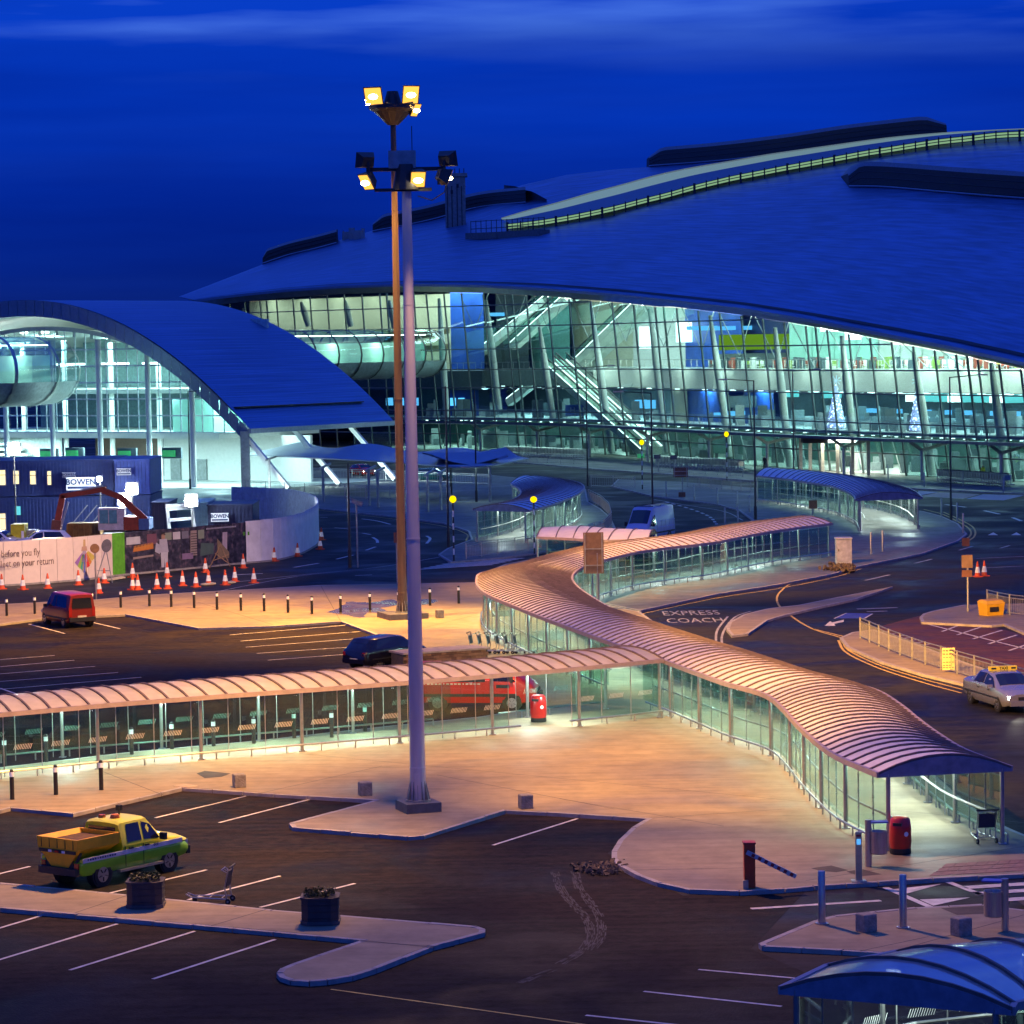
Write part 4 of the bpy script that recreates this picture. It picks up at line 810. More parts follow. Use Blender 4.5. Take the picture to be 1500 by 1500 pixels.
# leaning interior columns
for xt, yt, xb, yb in [(357, 452, 362, 480), (441, 442, 452, 478), (505, 440, 514, 478), (570, 440, 578, 480), (643, 437, 655, 620), (712, 440, 731, 600), (790, 478, 810, 612), (865, 445, 897, 664), (951, 452, 978, 662), (1040, 462, 1070, 668), (1135, 480, 1158, 690), (1233, 492, 1254, 690), (1338, 515, 1366, 696), (1452, 532, 1474, 702), (1560, 560, 1580, 710)]:
    if xb < 620: a = solve(xb, yb, 5); b = solve(xt, yt, 3.4)
    else: a = solve(xb, yb, 4.0); b = UP(xt, yt, ZB(xb)+2.0)
    mb = MB(); mb.tube(a, a.lerp(b, .6), .42, 12, .48); mb.tube(a.lerp(b, .6), b, .48, 12, .22); mb.build('column', COLM, TM, 40)
# stay cables between columns
for k in range(12):
    x = 872+k*56; a = solve(x, by(x)-6, 3.4); b = solve(x-18, by(x)-70, 3.0); MB().tube(a, b, .07, 5).build('stay_rod', COLM, TM)
# escalators
ESC = mat('escalator_side', (.62, .68, .60), .35, .3, var=.1); BAL = glass('balustrade_glass', (.8, .95, .88), .08)
def escal(a, b, da, db, w=1.5):
    p = solve(*a, da); q = solve(*b, db); mb = MB().beam(p, q, w, 1.0); o = mb.build('escalator', ESC, TM); d = (q-p).normalized(); s_ = d.cross(Vector((0, 0, 1))).normalized()*(w/2)
    for sg in (-1, 1): MB().beam(p+s_*sg+Vector((0, 0, 1.5)), q+s_*sg+Vector((0, 0, 1.5)), .14, .16).build('handrail', DARKP, o); MB().beam(p+s_*sg+Vector((0, 0, .62)), q+s_*sg+Vector((0, 0, .62)), .1, .08).build('skirt_light', LWHITE, o); MB().beam(p+s_*sg+Vector((0, 0, 1.0)), q+s_*sg+Vector((0, 0, 1.0)), .03, .8).build('balustrade', BAL, o)
escal((803, 536), (946, 664), 7, 5); escal((822, 533), (962, 660), 10, 8); escal((846, 533), (934, 448), 14, 18); escal((862, 534), (950, 452), 18, 22); escal((752, 508), (832, 436), 12, 16); escal((700, 520), (800, 440), 20, 26); escal((745, 590), (776, 566), 14, 16, 1.2)
# gallery rail, tables and chairs as dark and light small furniture
def railing_in(x0, x1, d, z, n):
    mb = MB()
    for k in range(n+1): p = back(lerp(x0, x1, k/n), d); mb.box((p.x, p.y, z+.55), (.06, .06, 1.1))
    mb2 = mb
    for k in range(n): a, b = back(lerp(x0, x1, k/n), d), back(lerp(x0, x1, (k+1)/n), d); mb2.beam((a.x, a.y, z+1.1), (b.x, b.y, z+1.1), .08, .08)
    mb.build('gallery_rail', STEEL, TM)
railing_in(850, 1640, 9.2, 11.25, 90); railing_in(690, 850, 12.6, 11.0, 20); railing_in(330, 690, 6.3, 11.0, 40); railing_in(640, 1640, 3, 4.6, 80)
fu = [MB(), MB(), MB(), MB()]
for k in range(230):
    x = random.uniform(1030, 1560); d = random.uniform(10.5, 20); p = back(x, d); c_ = random.choice((0, 0, 1, 2, 3)); s_ = random.uniform(.4, .55); h = random.choice((.45, .75, .95, 1.3))
    fu[c_].box((p.x, p.y, 11.25+h/2), (s_, s_, .08 if h < .9 else h), random.random()*3); fu[c_].box((p.x, p.y+s_*.45, 11.25+.7), (s_, .06, .45))
    for a in (-.18, .18): fu[c_].box((p.x+a, p.y, 11.25+h/4), (.05, .05, h/2))
for mb, m in zip(fu, (DKI, mat('red_seat', (.25, .04, .02), .5), WHT, mat('lime_seat', (.20, .30, .05), .5))): o = mb.build('cafe_furniture', m, TM); o['kind'] = 'stuff'
fu = [MB(), MB()]
for k in range(260):
    x = random.uniform(600, 1560); d = random.uniform(4, 22); z = random.choice((.16, 4.6)); p = back(x, d); h = random.choice((.9, 1.2, 1.8, 2.4)); fu[k % 2].box((p.x, p.y, z+h/2), (random.uniform(.3, 1.6), random.uniform(.3, .6), h))
for mb, m in zip(fu, (DKI, mat('desk_grey', (.28, .33, .34), .5))): o = mb.build('hall_furniture', m, TM); o['kind'] = 'stuff'
# ceiling lights that light the halls
def strip(x, d, z, w, l, st, power=0, col=(.72, 1, .86)):
    p = back(x, d); MB().box((p.x, p.y, z), (w, l, .06)).build('ceiling_light', st, TM)
    if power: lamp('hall_light', 'AREA', (p.x, p.y, z-.08), power, col, (p.x, p.y, 0), size=w*2, sy=l*2, parent=TM)
for k, x in enumerate(range(590, 1600, 42)):
    strip(x, 7, 4.1, .5, 3, LWHITE, 520 if k % 2 == 0 else 0); strip(x+15, 16, 4.1, .5, 3, LWHITE, 480 if k % 2 else 0)
for k, x in enumerate(range(690, 1600, 42)):
    strip(x, 12 if x > 862 else 15, 8.6 if x > 862 else 8.5, .5, 3, LWHITE, 900 if k % 2 == 0 else 0, (.6, .95, 1)); strip(x+20, 22, 8.6, .5, 3, LWHITE, 900 if k % 2 else 0, (.5, .9, 1))
for k, x in enumerate(range(345, 1600, 50)):
    zc = toppt(x).z+1.5; p = back(x, 14); lamp('hall_light', 'AREA', (p.x, p.y, max(zc, 14.0)), 1900 if x > 640 else 1000, (.88, 1, .95) if x > 640 else (1, .95, .78), (p.x, p.y, 0), size=6, parent=TM)
for k, x in enumerate(range(862, 1600, 60)):  # washes the white gallery front
    p = back(x, 4.5); lamp('hall_light', 'AREA', (p.x, p.y, max(12.6, min(14, toppt(x).z-1))), 900, (.95, 1, .82), (*back(x, 9).xy, 9), size=3, parent=TM)
# rows of small downlights under each slab
for z, d0, x0, x1, st in ((8.55, 5, 700, 1600, 15), (4.05, 4, 600, 1600, 17), (8.55, 10, 880, 1600, 16)):
    for x in range(x0, x1, st):
        p = back(x, d0+(x % 3)); MB().box((p.x, p.y, z), (.35, .35, .06)).build('downlight', LWHITE, TM)
# branching roof struts
for k in range(16):
    x = 690+k*56; a = back(x, 6); zt = toppt(min(1630, x)).z; MB().beam((a.x, a.y, max(11.4, zt-5)), (a.x+2.2, a.y+5, zt+.6), .08, .08).build('roof_strut', MULL, TM); MB().beam((a.x, a.y, max(11.4, zt-5)), (a.x-2.2, a.y+5, zt+.6), .08, .08).build('roof_strut', MULL, TM)
# sparkling Christmas trees on the upper floor
SPK = bpy.data.materials.new('sparkling_lights'); SPK.use_nodes = True; t = SPK.node_tree; b = t.nodes['Principled BSDF']; b.inputs['Base Color'].default_value = (.3, .33, .4, 1)
vo = N(t, 'ShaderNodeTexVoronoi'); vo.inputs['Scale'].default_value = 3.2; tc = N(t, 'ShaderNodeTexCoord'); t.links.new(tc.outputs['Object'], vo.inputs[0]); e = ramp(t, [(.28, (1, 1, 1)), (.45, (.10, .12, .3))], vo.outputs['Distance']); t.links.new(e, b.inputs['Emission Color']); b.inputs['Emission Strength'].default_value = 4
for x, y, h, w, d, lb in [(1225, 630, 5.6, 1.0, 6, 'larger sparkling white cone Christmas tree behind the terminal glass'), (1347, 634, 5.6, .85, 7, 'slimmer sparkling white cone Christmas tree partly behind a leaning column')]:
    p = back(x, d); t_ = thing('christmas_tree', lb, 'christmas tree', (p.x, p.y, 4.6), 0, 'Christmas trees in the hall')
    rr = [(w*(1-k/14)**.92+.06+(.10 if k % 2 else 0), 4.75+h*k/14*.86) for k in range(15)]; MB().lathe(rr, 18, (p.x, p.y, 0)).build('crown', SPK, t_, 60); MB().lathe([(w*.6, 4.6), (w*.6, 4.8)], 12, (p.x, p.y, 0)).build('base', WHT, t_)
    st = MB()
    for k in range(9): a = k*math.pi/4.5; st.beam((p.x, p.y, 4.6+h*.96), (p.x+math.cos(a)*.6, p.y-.1, 4.6+h*.96+math.sin(a)*.6), .07, .07)
    st.build('star', glow('star_glow', (.7, .85, 1), 1.8), t_)
# --- entrance doors, forecourt canopy and its posts
for x in (1186, 1200, 1218, 1240, 1262, 1285):
    p = FP(x)+Vector((-1.2, -2.2, 0)); MB().box((p.x, p.y, 2.0), (.35, .35, 3.8)).build('door_post', mat('door_metal', (.50, .44, .36), .4, .5), TM)
p = FP(1238)+Vector((-.6, -1.6, 0)); MB().box((p.x, p.y, 3.7), (8.5, 2, .5)).build('door_canopy', DARKP, TM); MB().box((p.x, p.y-1.2, 3.62), (3, .1, .3)).build('door_sign', LWHITE, TM); lamp('door_light', 'AREA', (p.x, p.y, 3.3), 900, (.95, 1, .85), (p.x, p.y, 0), size=4, parent=TM)
cx = [600, 650]+[700+60*k for k in range(16)]
CAN = thing('forecourt_canopy', 'long dark flat canopy on posts along the terminal pavement', 'canopy', (*FP(1000).xy, .12)); up_ = Vector((0, 0, 1))
CW = [FP(x)+fnorm(x)*1.2 for x in cx]; CF = [FP(x)+fnorm(x)*6.2 for x in cx]
DKC = mat('canopy_dark', (.10, .11, .14), .4, .4, var=.2)
for i in range(len(cx)-1):
    a, b, c2, d2 = CF[i], CF[i+1], CW[i+1], CW[i]; z = lambda p, h: Vector((p.x, p.y, h)); mb = MB()
    mb.v = [z(a, 4.05), z(b, 4.05), z(c2, 3.75), z(d2, 3.75), z(a, 4.35), z(b, 4.35), z(c2, 4.1), z(d2, 4.1)]; mb.f = [(3, 2, 1, 0), (4, 5, 6, 7), (0, 1, 5, 4), (1, 2, 6, 5), (2, 3, 7, 6), (3, 0, 4, 7)]; mb.build('canopy_panel', DKC, CAN)
for x in (745, 829, 912, 1000, 1092, 1178, 1290, 1404, 1520):
    p = FP(x)+fnorm(x)*4.6; MB().tube((p.x, p.y, .1), (p.x, p.y, 3.3), .17, 8).build('post', GALV, CAN, 40); q = FP(x)+fnorm(x)*1.3; r_ = FP(x)+fnorm(x)*6.1
    MB().beam((p.x, p.y, 3.2), (q.x, q.y, 3.85), .2, .3).build('bracket', GALV, CAN); MB().beam((p.x, p.y, 3.2), (r_.x, r_.y, 4.1), .2, .3).build('bracket', GALV, CAN)
# --- roof plant enclosures, skylight strip, stair tower
LOUV = mat('plant_louvre', (.050, .042, .04), .6, var=.3, scale=2, stretch=(1, 1, 6))
def roof_xy(px_, py_):                                  # nearest roof point to a picture point
    best = None
    for i in range(0, 181):
        u = i/180
        for j in range(0, 61):
            v = j/60; x0 = lerp(285, 1640, u); x1 = lerp(262, 1640, u); xx = lerp(x0, x1, v); yy = lerp(ly(x0), interp(sil, x1), 1-(1-v)**1.06); e = (xx-px_)**2+(yy-py_)**2
            if best is None or e < best[0]: best = (e, u, v)
    return best[1], best[2]
def plant(bot, top_h, depth, label, curve_l=True, curve_r=False, m=LOUV):
    "dark louvred housing with a rounded hood following the roof; bot: picture points of its foot line"
    P = [roofp(*roof_xy(x, y)) for x, y in bot]; P = resample_n(catmull(P, 8), 40); t = thing('roof_plant_housing', label, 'roof housing', P[20], 0, 'dark plant housings on the roof')
    f = []; b_ = []; n = len(P)
    for i, p in enumerate(P):
        h = top_h
        for e, k in ((curve_l, i), (curve_r, n-1-i)):
            if e and k < 3: h = top_h*math.sqrt(max(.30, 1-(1-k/3)**2))
        f.append((p+Vector((0, 0, -.6)), p+Vector((0, .4, h*.82)), p+Vector((0, 1.1, h)), p+Vector((0, depth, h*1.04)), p+Vector((0, depth+2, -.5))))
    MB().grid([[q[0] for q in f], [q[1] for q in f]]).build('louvre_face', m, t, 50)
    MB().grid([[q[1] for q in f], [q[2] for q in f], [q[3] for q in f], [q[4] for q in f]]).build('hood', METR2, t, 40)
    for k in (0, -1): MB().quad(*f[k]).build('end_wall', m, t)
    for j in range(3): MB().path([q[0].lerp(q[1], .3+.25*j)+Vector((0, -.06, 0)) for q in f], .05, 4).build('louvre_rail', DARKP, t)
    MB().path([q[0]+Vector((0, -.2, .75)) for q in f], .12, 4).build('foot_rail', FASC, t)
    return t
METR2 = mat('hood_metal', (.22, .23, .27), .45, .5, var=.15)
plant([(381, 387), (420, 376), (460, 366), (494, 357)], 2.3, 4, 'leftmost low dark housing at the thin end of the roof')
plant([(548, 340), (620, 325), (700, 305), (768, 297)], 2.6, 6, 'dark plant housing behind the mast floodlights')
plant([(953, 241), (1050, 236), (1150, 226), (1250, 212), (1388, 196)], 3.0, 8, 'long dark housing along the roof crest', True, True)
plant([(1240, 274), (1300, 275), (1400, 283), (1500, 291), (1640, 303)], 3.4, 9, 'big dark round-ended housing at the right of the roof')
t = thing('curved_roof_cowl', 'pale curved cowl behind the second housing', 'roof cowl', roofp(*roof_xy(775, 297)))
rows = []
for k in range(7):
    a = k/6*math.pi/2; rows.append([roofp(*roof_xy(742+i*9.5, 297))+Vector((0, .8+2.5*math.sin(a)*.8, (2.9-.28*i if i < 6 else .6)*math.cos(a-.0)*1)) for i in range(7)])
MB().grid(rows).build('cowl', METR2, t, 60)
t = thing('roof_box', 'small cluster of pale roof boxes right of the leftmost housing', 'roof box', roofp(*roof_xy(517, 350)))
for k, (dx, w, h) in enumerate([(-8, 1.2, 1.3), (1, .9, 1.9), (8, 1.1, 1.5), (14, .5, 1.7)]): p = roofp(*roof_xy(515+dx, 350)); MB().box(p+Vector((0, 0, h/2-.2)), (w, 1.2, h)).build('box', GALV, t)
# stair tower seen beside the mast head, standing behind the roof
p = UP(667, 290, 455); t = thing('roof_tower', 'pale concrete tower top rising behind the roof beside the mast floodlights', 'tower', (p.x, p.y, 0)); TW = mat('tower_concrete', (.30, .28, .27), .7)
MB().box((p.x, p.y, 18), (3.1, 3, 45)).build('shaft', TW, t); MB().box((p.x, p.y, 40.7), (3.8, 3.6, .5)).build('cap', TW, t)
for dx in (-.5, .4): MB().box((p.x+dx, p.y-1.55, 38.6+dx), (.35, .1, .6)).build('window', DARKP, t)
for k in range(5): MB().tube((p.x-1.4+k*.7, p.y-1, 40.9), (p.x-1.4+k*.7, p.y-1, 41.7), .07, 5).build('rail_post', DARKP, t)
for k in (-1.2, -.5, .3, 1.0): MB().box((p.x+k, p.y-1.53, 30), (.12, .12, 18)).build('rib', DARKP, t)
# glazed rooflight running up the shell
SKYL = glow('rooflight_glow', (.55, 1, .55), .42)
lo = [(700, 346), (800, 336), (900, 315), (1000, 290), (1050, 277), (1150, 256), (1250, 238), (1350, 222), (1430, 212), (1500, 206), (1640, 200)]
hi2 = [(730, 325), (800, 305), (900, 276), (1000, 252), (1050, 243), (1150, 227), (1250, 213), (1350, 203), (1430, 197), (1500, 193.5), (1640, 191)]
RL = thing('rooflight', 'long glowing glazed rooflight running up the curved roof', 'rooflight', roofp(*roof_xy(800, 336)))
xs = [746+ k*17 for k in range(52)]
LOp = [roofp(*roof_xy(x, interp(lo, x)-1)) for x in xs]; HIp = [roofp(*roof_xy(x-14, interp(hi2, x-14)+2)) for x in xs]
def sm(P):
    for _ in range(3): P = [P[0]]+[(P[i-1]+P[i]*2+P[i+1])/4 for i in range(1, len(P)-1)]+[P[-1]]
    return P
LOp, HIp = sm(LOp), sm(HIp); U = Vector((0, 0, 1))
for i in range(len(xs)-1):
    a, b = LOp[i], LOp[i+1]; m_ = .06
    MB().quad(a.lerp(b, m_)+U*.55, a.lerp(b, 1-m_)+U*.55, a.lerp(b, 1-m_)+U*1.2, a.lerp(b, m_)+U*1.2).build('lit_pane', SKYL, RL)
    o = MB().beam(a-U*.2, a+U*1.5, .16 if i % 4 else .36, .2).build('post', DARKP, RL)
    c_, d = HIp[i], HIp[i+1]
    MB().quad(a+U*1.3+Vector((0, .3, 0)), b+U*1.3+Vector((0, .3, 0)), b.lerp(d, .48)+U*1.1, a.lerp(c_, .48)+U*1.1).build('glass_slope', METR2, RL)
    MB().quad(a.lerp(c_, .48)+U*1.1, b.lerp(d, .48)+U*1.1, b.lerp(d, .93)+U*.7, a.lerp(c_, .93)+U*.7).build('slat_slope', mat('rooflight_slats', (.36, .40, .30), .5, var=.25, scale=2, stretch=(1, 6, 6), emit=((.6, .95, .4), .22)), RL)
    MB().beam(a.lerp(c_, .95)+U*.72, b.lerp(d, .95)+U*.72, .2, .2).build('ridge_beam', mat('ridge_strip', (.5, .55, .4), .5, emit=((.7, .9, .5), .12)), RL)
for hgt in (.88, 1.25, .5): MB().path([p+U*hgt+Vector((0, -.12, 0)) for p in LOp], .06, 4).build('rail', DARKP, RL)
st = [roofp(*roof_xy(x, y)) for x, y in ((688, 348), (740, 346), (800, 342))]
for k in range(2): MB().beam(st[k]+U*.2, st[k+1]+U*.2, 2, 1.0).build('step_wall', mat('step_wall', (.20, .18, .17), .7), RL)
for k in range(15):
    p = st[0].lerp(st[2], k/14)+U*.6; MB().tube(p, p+U*1.9, .05, 4).build('rail_post', DARKP, RL)
for hgt in (1.3, 2.4): MB().tube(st[0]+U*hgt, st[2]+U*hgt, .05, 4).build('rail', DARKP, RL)
# ================================================================== the arched hall at the left
E0 = Vector((-26.9, 304, 0)); AX = Vector((13.9, 21, 0)).normalized(); SP = Vector((-.834, .552, 0)); HALF, TOP, EAVE, LEN = 31.4, 20.4, 6.3, 25.5
def arch(t, dz=0.0, off=0.0, dl=0.0):                   # t = 0 at the right eave, 1 at the crown, 2 at the far eave
    s_ = t*HALF; z = EAVE+(TOP-EAVE)*(1-abs(1-t)**2.05); p = E0+SP*s_+AX*dl; return Vector((p.x, p.y, z+dz))
AH = thing('arched_hall', 'arched glass hall with barrel roof and cool white interior at the left', 'hall', (*(E0+SP*HALF).xy, .1))
TT = [k/40*1.62 for k in range(41)]
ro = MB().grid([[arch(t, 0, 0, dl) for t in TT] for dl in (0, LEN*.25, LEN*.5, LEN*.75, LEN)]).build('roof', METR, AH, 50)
ul = ro.data.uv_layers.new(name='UVMap')
for lp in ro.data.loops: i = lp.vertex_index; ul.data[lp.index].uv = ((i//41)*.12, (i % 41)/2.2)
for i in range(40): MB().grid([[arch(TT[i]+.0008, .02, 0, -.35), arch(TT[i+1]-.0008, .02, 0, -.35)], [arch(TT[i]+.0008, -1.75, 0, -.35), arch(TT[i+1]-.0008, -1.75, 0, -.35)], [arch(TT[i]+.0008, -1.75, 0, .6), arch(TT[i+1]-.0008, -1.75, 0, .6)]]).build('fascia_panel', FASC, AH)
MB().beam(arch(0, -.1, 0, -.3), arch(0, -.1, 0, LEN), .5, .5).build('eave_beam', FASC, AH)
MB().beam(arch(.08, .12, 0, .6), arch(.08, .12, 0, LEN*.9), .5, .1).build('roof_slot', BLACKP, AH)
MB().grid([[arch(t, -.25-1.5*min(1, t*2.5), 0, dl) for t in TT] for dl in (.6, 12, LEN)]).build('ceiling', WHT, AH, 50)
GD = 3.2                                                   # glass plane behind the arch front
def gz(t): return EAVE-.2+(TOP-2.9-EAVE)*(1-abs(1-t)**2.05)
def gp(t, z): p = E0+SP*(t*HALF)+AX*GD; return Vector((p.x, p.y, z))
ts = [.10+k*.047 for k in range(32)]; lv = [5.9, 7.7, 9.5, 11.3, 13.1, 14.9]
mb = MB()
for k in range(len(ts)-1): mb.beam(gp(ts[k], gz(ts[k])), gp(ts[k+1], gz(ts[k+1])), .5, .45)
mb.build('inner_arch', WHT, AH)
AGL = glass('hall_glass', (.78, .97, .96), .035, .02)
for k, t in enumerate(ts):
    if gz(t) > lv[0]+.3: MB().beam(gp(t, lv[0]), gp(t, gz(t)), .10, .2).build('mullion', mat('pale_mullion', (.75, .80, .80), .4, .1), AH)
for z in lv:
    mb = MB(); q = [t for t in ts if gz(t) > z+.1]
    if len(q) > 1: mb.beam(gp(q[0], z), gp(q[-1], z), .20, .14); mb.build('transom', mat('pale_mullion', (.75, .80, .80), .4, .1), AH)
for t0, t1 in zip(ts, ts[1:]):
    for z0, z1 in zip(lv, lv[1:]+[30]):
        a, b = min(z1, gz(t0)), min(z1, gz(t1))
        if max(a, b) <= z0+.25: continue
        MB().quad(gp(t0, z0), gp(t1, z0), gp(t1, max(z0+.02, b)), gp(t0, max(z0+.02, a))).build('glass_pane', AGL, AH)
# raking legs at the right foot
for dl in (.3, 9, 19):
    a = arch(.10, -1.2, 0, dl); q = E0-SP*4.6+AX*dl; MB().beam(a, (q.x, q.y, .3), .36, .5).build('raking_leg', WHT, AH); lamp('leg_uplight', 'AREA', (q.x-2.2, q.y-3.5, 1.0), 420, (.75, 1, 1), (q.x+1, q.y, 3.2), size=1, parent=AH)
p0 = arch(0.02, 0, 0, -.2); MB().box((p0.x, p0.y, 3.1), (.9, .9, 6.2)).build('front_pier', mat('grey_pier', (.16, .19, .22), .5), AH)
# columns, floors, white wall, signs inside
for t_, dl in [(.30, 2), (.52, 3), (.74, 3), (.96, 3), (1.18, 3), (1.4, 3), (.66, 10), (.88, 10), (1.1, 10), (1.3, 10)]:
    p = E0+SP*(t_*HALF)+AX*dl; MB().tube((p.x, p.y, .1), (p.x, p.y, min(gz(t_)+1.2, 16)), .30, 12).build('column', WHT, AH, 40)
def hb(name, t0, t1, d0, d1, z0, z1, m):
    P = [E0+SP*(t*HALF)+AX*d for t, d in ((t0, d0), (t1, d0), (t1, d1), (t0, d1))]; return MB().prism([(p.x, p.y) for p in P], z0, z1).build(name, m, AH)
hb('upper_floor', .25, 1.6, 4.5, 22, 5.2, 5.8, WHT); hb('gallery_floor', .4, 1.6, 7, 22, 10.0, 10.5, WHT); hb('back_wall', .12, .78, 15, 15.4, .1, 5.2, WHT); hb('back_wall', .3, 1.6, 23, 23.4, 5.8, 10, mat('blue_grey_wall', (.25, .38, .42), .6)); hb('back_wall', .5, 1.6, 23, 23.4, 10.5, 18, mat('pale_teal_wall', (.42, .60, .58), .6)); hb('dark_recess', .80, 1.1, 14.9, 15.5, .1, 5.2, mat('brown_recess', (.10, .06, .045), .6)); hb('glass_box', .34, .52, 7, 12, 5.8, 9.4, MINT)
hb('ground_floor', -.05, 1.6, 0, 22, .05, .16, FLOOR); hb('stair_wall', 1.1, 1.6, 9, 9.3, .1, 5, mat('stair_white', (.6, .66, .62), .6))
for k in range(7): hb('stair_step', 1.12+k*.028, 1.30+k*.028, 8, 8.8, .6+k*.6, .85+k*.6, WHT)
for k in range(12): hb('ceiling_beam', .55+k*.08, .565+k*.08, 4, 22, gz(.55+k*.08)-.8, gz(.55+k*.08)-.2, WHT)
for k in range(5): hb('gallery_light', .55+k*.2, .68+k*.2, 8, 8.4, 13.2, 13.4, LWHITE)
for t_, z in [(.62, 3.0), (.86, 3.0), (.98, 2.9), (.42, 3.1)]:
    hb('hanging_sign', t_-.035, t_+.05, 3.2, 3.4, z, z+1.2, DKI); hb('sign_face', t_-.01, t_+.045, 3.1, 3.19, z+.2, z+.9, mat('green_sign', (.02, .30, .08), .5, emit=((.1, .8, .3), .25)))
for t_ in (.70, .58): hb('doorway', t_, t_+.045, 14.8, 15.0, .1, 2.5, mat('grey_door', (.22, .24, .24), .5))
for k in range(6): hb('downlight', 1.0+k*.1, 1.02+k*.1, 3.6, 4.2, gz(1.0)-.5, gz(1.0)-.3, LWHITE)
for t_ in (.3, .55, .8, 1.05, 1.3):
    for z, dl, pw in ((gz(t_)-.3, 8, 2600), (9.9, 8, 800), (5.1, 5, 1900)):
        p = E0+SP*(t_*HALF)+AX*dl; lamp('hall_light', 'AREA', (p.x, p.y, z-.2), pw, (.58, .97, 1), (p.x, p.y, 0), size=4, parent=AH)
# parapet, railings on the bridge beside the hall, glazed tube corridors
def tube_corridor(name, label, P, r, n_rib, glassy, m_ring, cat='skybridge', lit=True):
    t = thing(name, label, cat, P[0]); ns = normals(P); NSEG = 20
    def ring(i, rr): return [P[i]+ns[i]*(rr*math.cos(a))+Vector((0, 0, rr*math.sin(a))) for a in [2*math.pi*k/NSEG for k in range(NSEG+1)]]
    k0, k1 = int(NSEG*.57), int(NSEG*.93)
    MB().grid([[q for q in ring(i, r)[k0:k1+1]] for i in range(len(P))]).build('belly', mat('belly_metal', (.42, .45, .44), .4, .5), t, 60)
    for i in range(len(P)-1):
        a, b = ring(i, r), ring(i+1, r); MB().grid([a[:k0+1], b[:k0+1]]).build('glass_panel', glassy, t, 60); MB().grid([a[k1:], b[k1:]]).build('glass_panel', glassy, t, 60)
    for i in range(0, len(P)):
        d = (P[min(i+1, len(P)-1)]-P[max(0, i-1)]).normalized()*.22; a = [q-d for q in ring(i, r*1.03)]; b = [q+d for q in ring(i, r*1.03)]; MB().grid([a, b]).build('ring', m_ring, t, 60)
    fl = [p+Vector((0, 0, -r*.5)) for p in P]
    for a, b in zip(fl, fl[1:]): MB().beam(a, b, r*1.5, .2).build('deck', WHT, t); MB().beam(a+Vector((0, 0, r*1.25)), b+Vector((0, 0, r*1.25)), .5, .12).build('strip_light', LWHITE, t); MB().beam(a+Vector((0, r*.7, r*.55)), b+Vector((0, r*.7, r*.55)), .06, r*.8).build('inner_screen', MINT, t)
    if lit:
        for p in P[1:-1:2]: lamp('corridor_light', 'AREA', p+Vector((0, 0, r*.6)), 260, (.75, 1, .85), p-Vector((0, 0, 5)), size=2, parent=t)
    return t
CGL = glass('corridor_glass', (.78, .97, .90), .06, .03)
pt0 = UP(395, 515, 372); pt1 = UP(622, 517, ZB(622)-3); P = [pt0.lerp(pt1, k/7) for k in range(8)]
for p in P: p.z = pt1.z
tube_corridor('glazed_skybridge', 'round glazed skybridge with dark rings entering the terminal', P, 3.35, 7, CGL, DARKP)
pc = P[-1]; e_ = (P[-1]-P[-2]).normalized()
q0 = UP(6, 545, 300); q1 = q0+Vector((6.5, 12, 0))*1.0; P = [q0+Vector((-14, -8, 0))*.9, q0+Vector((-7, -4, 0))*.9, q0+Vector((-1, 0, 0)), q0+Vector((1.6, 5, 0)), q0+Vector((2.6, 11, 0))]
tube_corridor('rounded_corridor', 'round metal and glass corridor poking out of the arched hall', P, 3.6, 4, glass('metal_glass', (.7, .9, .92), .25, .12), STEEL, 'corridor')
# ================================================================== street furniture
REDP = mat('red_plastic', (.52, .015, .012), .32, var=.12, coat=.3); BINB = mat('bin_base', (.02, .02, .02), .6)
rb = thing('litter_bin', '', 'litter bin', (0, 0, 0), 0, 'red litter bins', local=True)
MB().lathe([(.29, 0), (.31, .04), (.30, .17)], 20).build('base', BINB, rb, 40); MB().lathe([(.305, .17), (.325, .35), (.315, .75), (.285, .98), (.22, 1.05), (.05, 1.07)], 20).build('body', REDP, rb, 40)
MB().box((-.12, -.29, .88), (.26, .06, .09), -.35).build('slot', BLACKP, rb); MB().lathe([(.07, 0), (.07, .008)], 14).build('badge', WHITEP, rb)
for o in rb.children:
    if o.name.startswith('badge'): o.rotation_euler = (R(90), 0, R(25)); o.location = (.13, -.298, .6)
inst(rb, True, G(1319, 1250, .12), .0, 'red litter bin standing in the open end of the winding canopy'); inst(rb, False, G(789, 1057, .12), .0, 'red litter bin beside the front of the red van')
hb_ = thing('post_bin', '', 'litter bin', (0, 0, 0), 0, 'steel litter bins on posts', local=True)
MB().tube((-.28, 0, 0), (-.28, 0, 1.32), .095, 12).build('post', STEEL, hb_, 40); MB().lathe([(.23, .36), (.25, .38), (.25, 1.0), (.23, 1.0), (.21, .9)], 18).build('bucket', mat('ribbed_steel', (.45, .42, .39), .35, .85, var=.2, scale=8, stretch=(3, 3, .3)), hb_, 40); MB().box((.02, 0, 1.26), (.5, .34, .035)).build('rain_cover', mat('blue_lid', (.10, .14, .55), .35, .3), hb_); MB().box((-.15, 0, .7), (.2, .06, .1)).build('bracket', STEEL, hb_)
inst(hb_, True, G(1287, 1269, .12), 0, 'steel post bin beside the end glass of the winding canopy'); inst(hb_, False, G(1456, 1363, .12), R(160), 'steel post bin on the kerbed island right of the bollards')
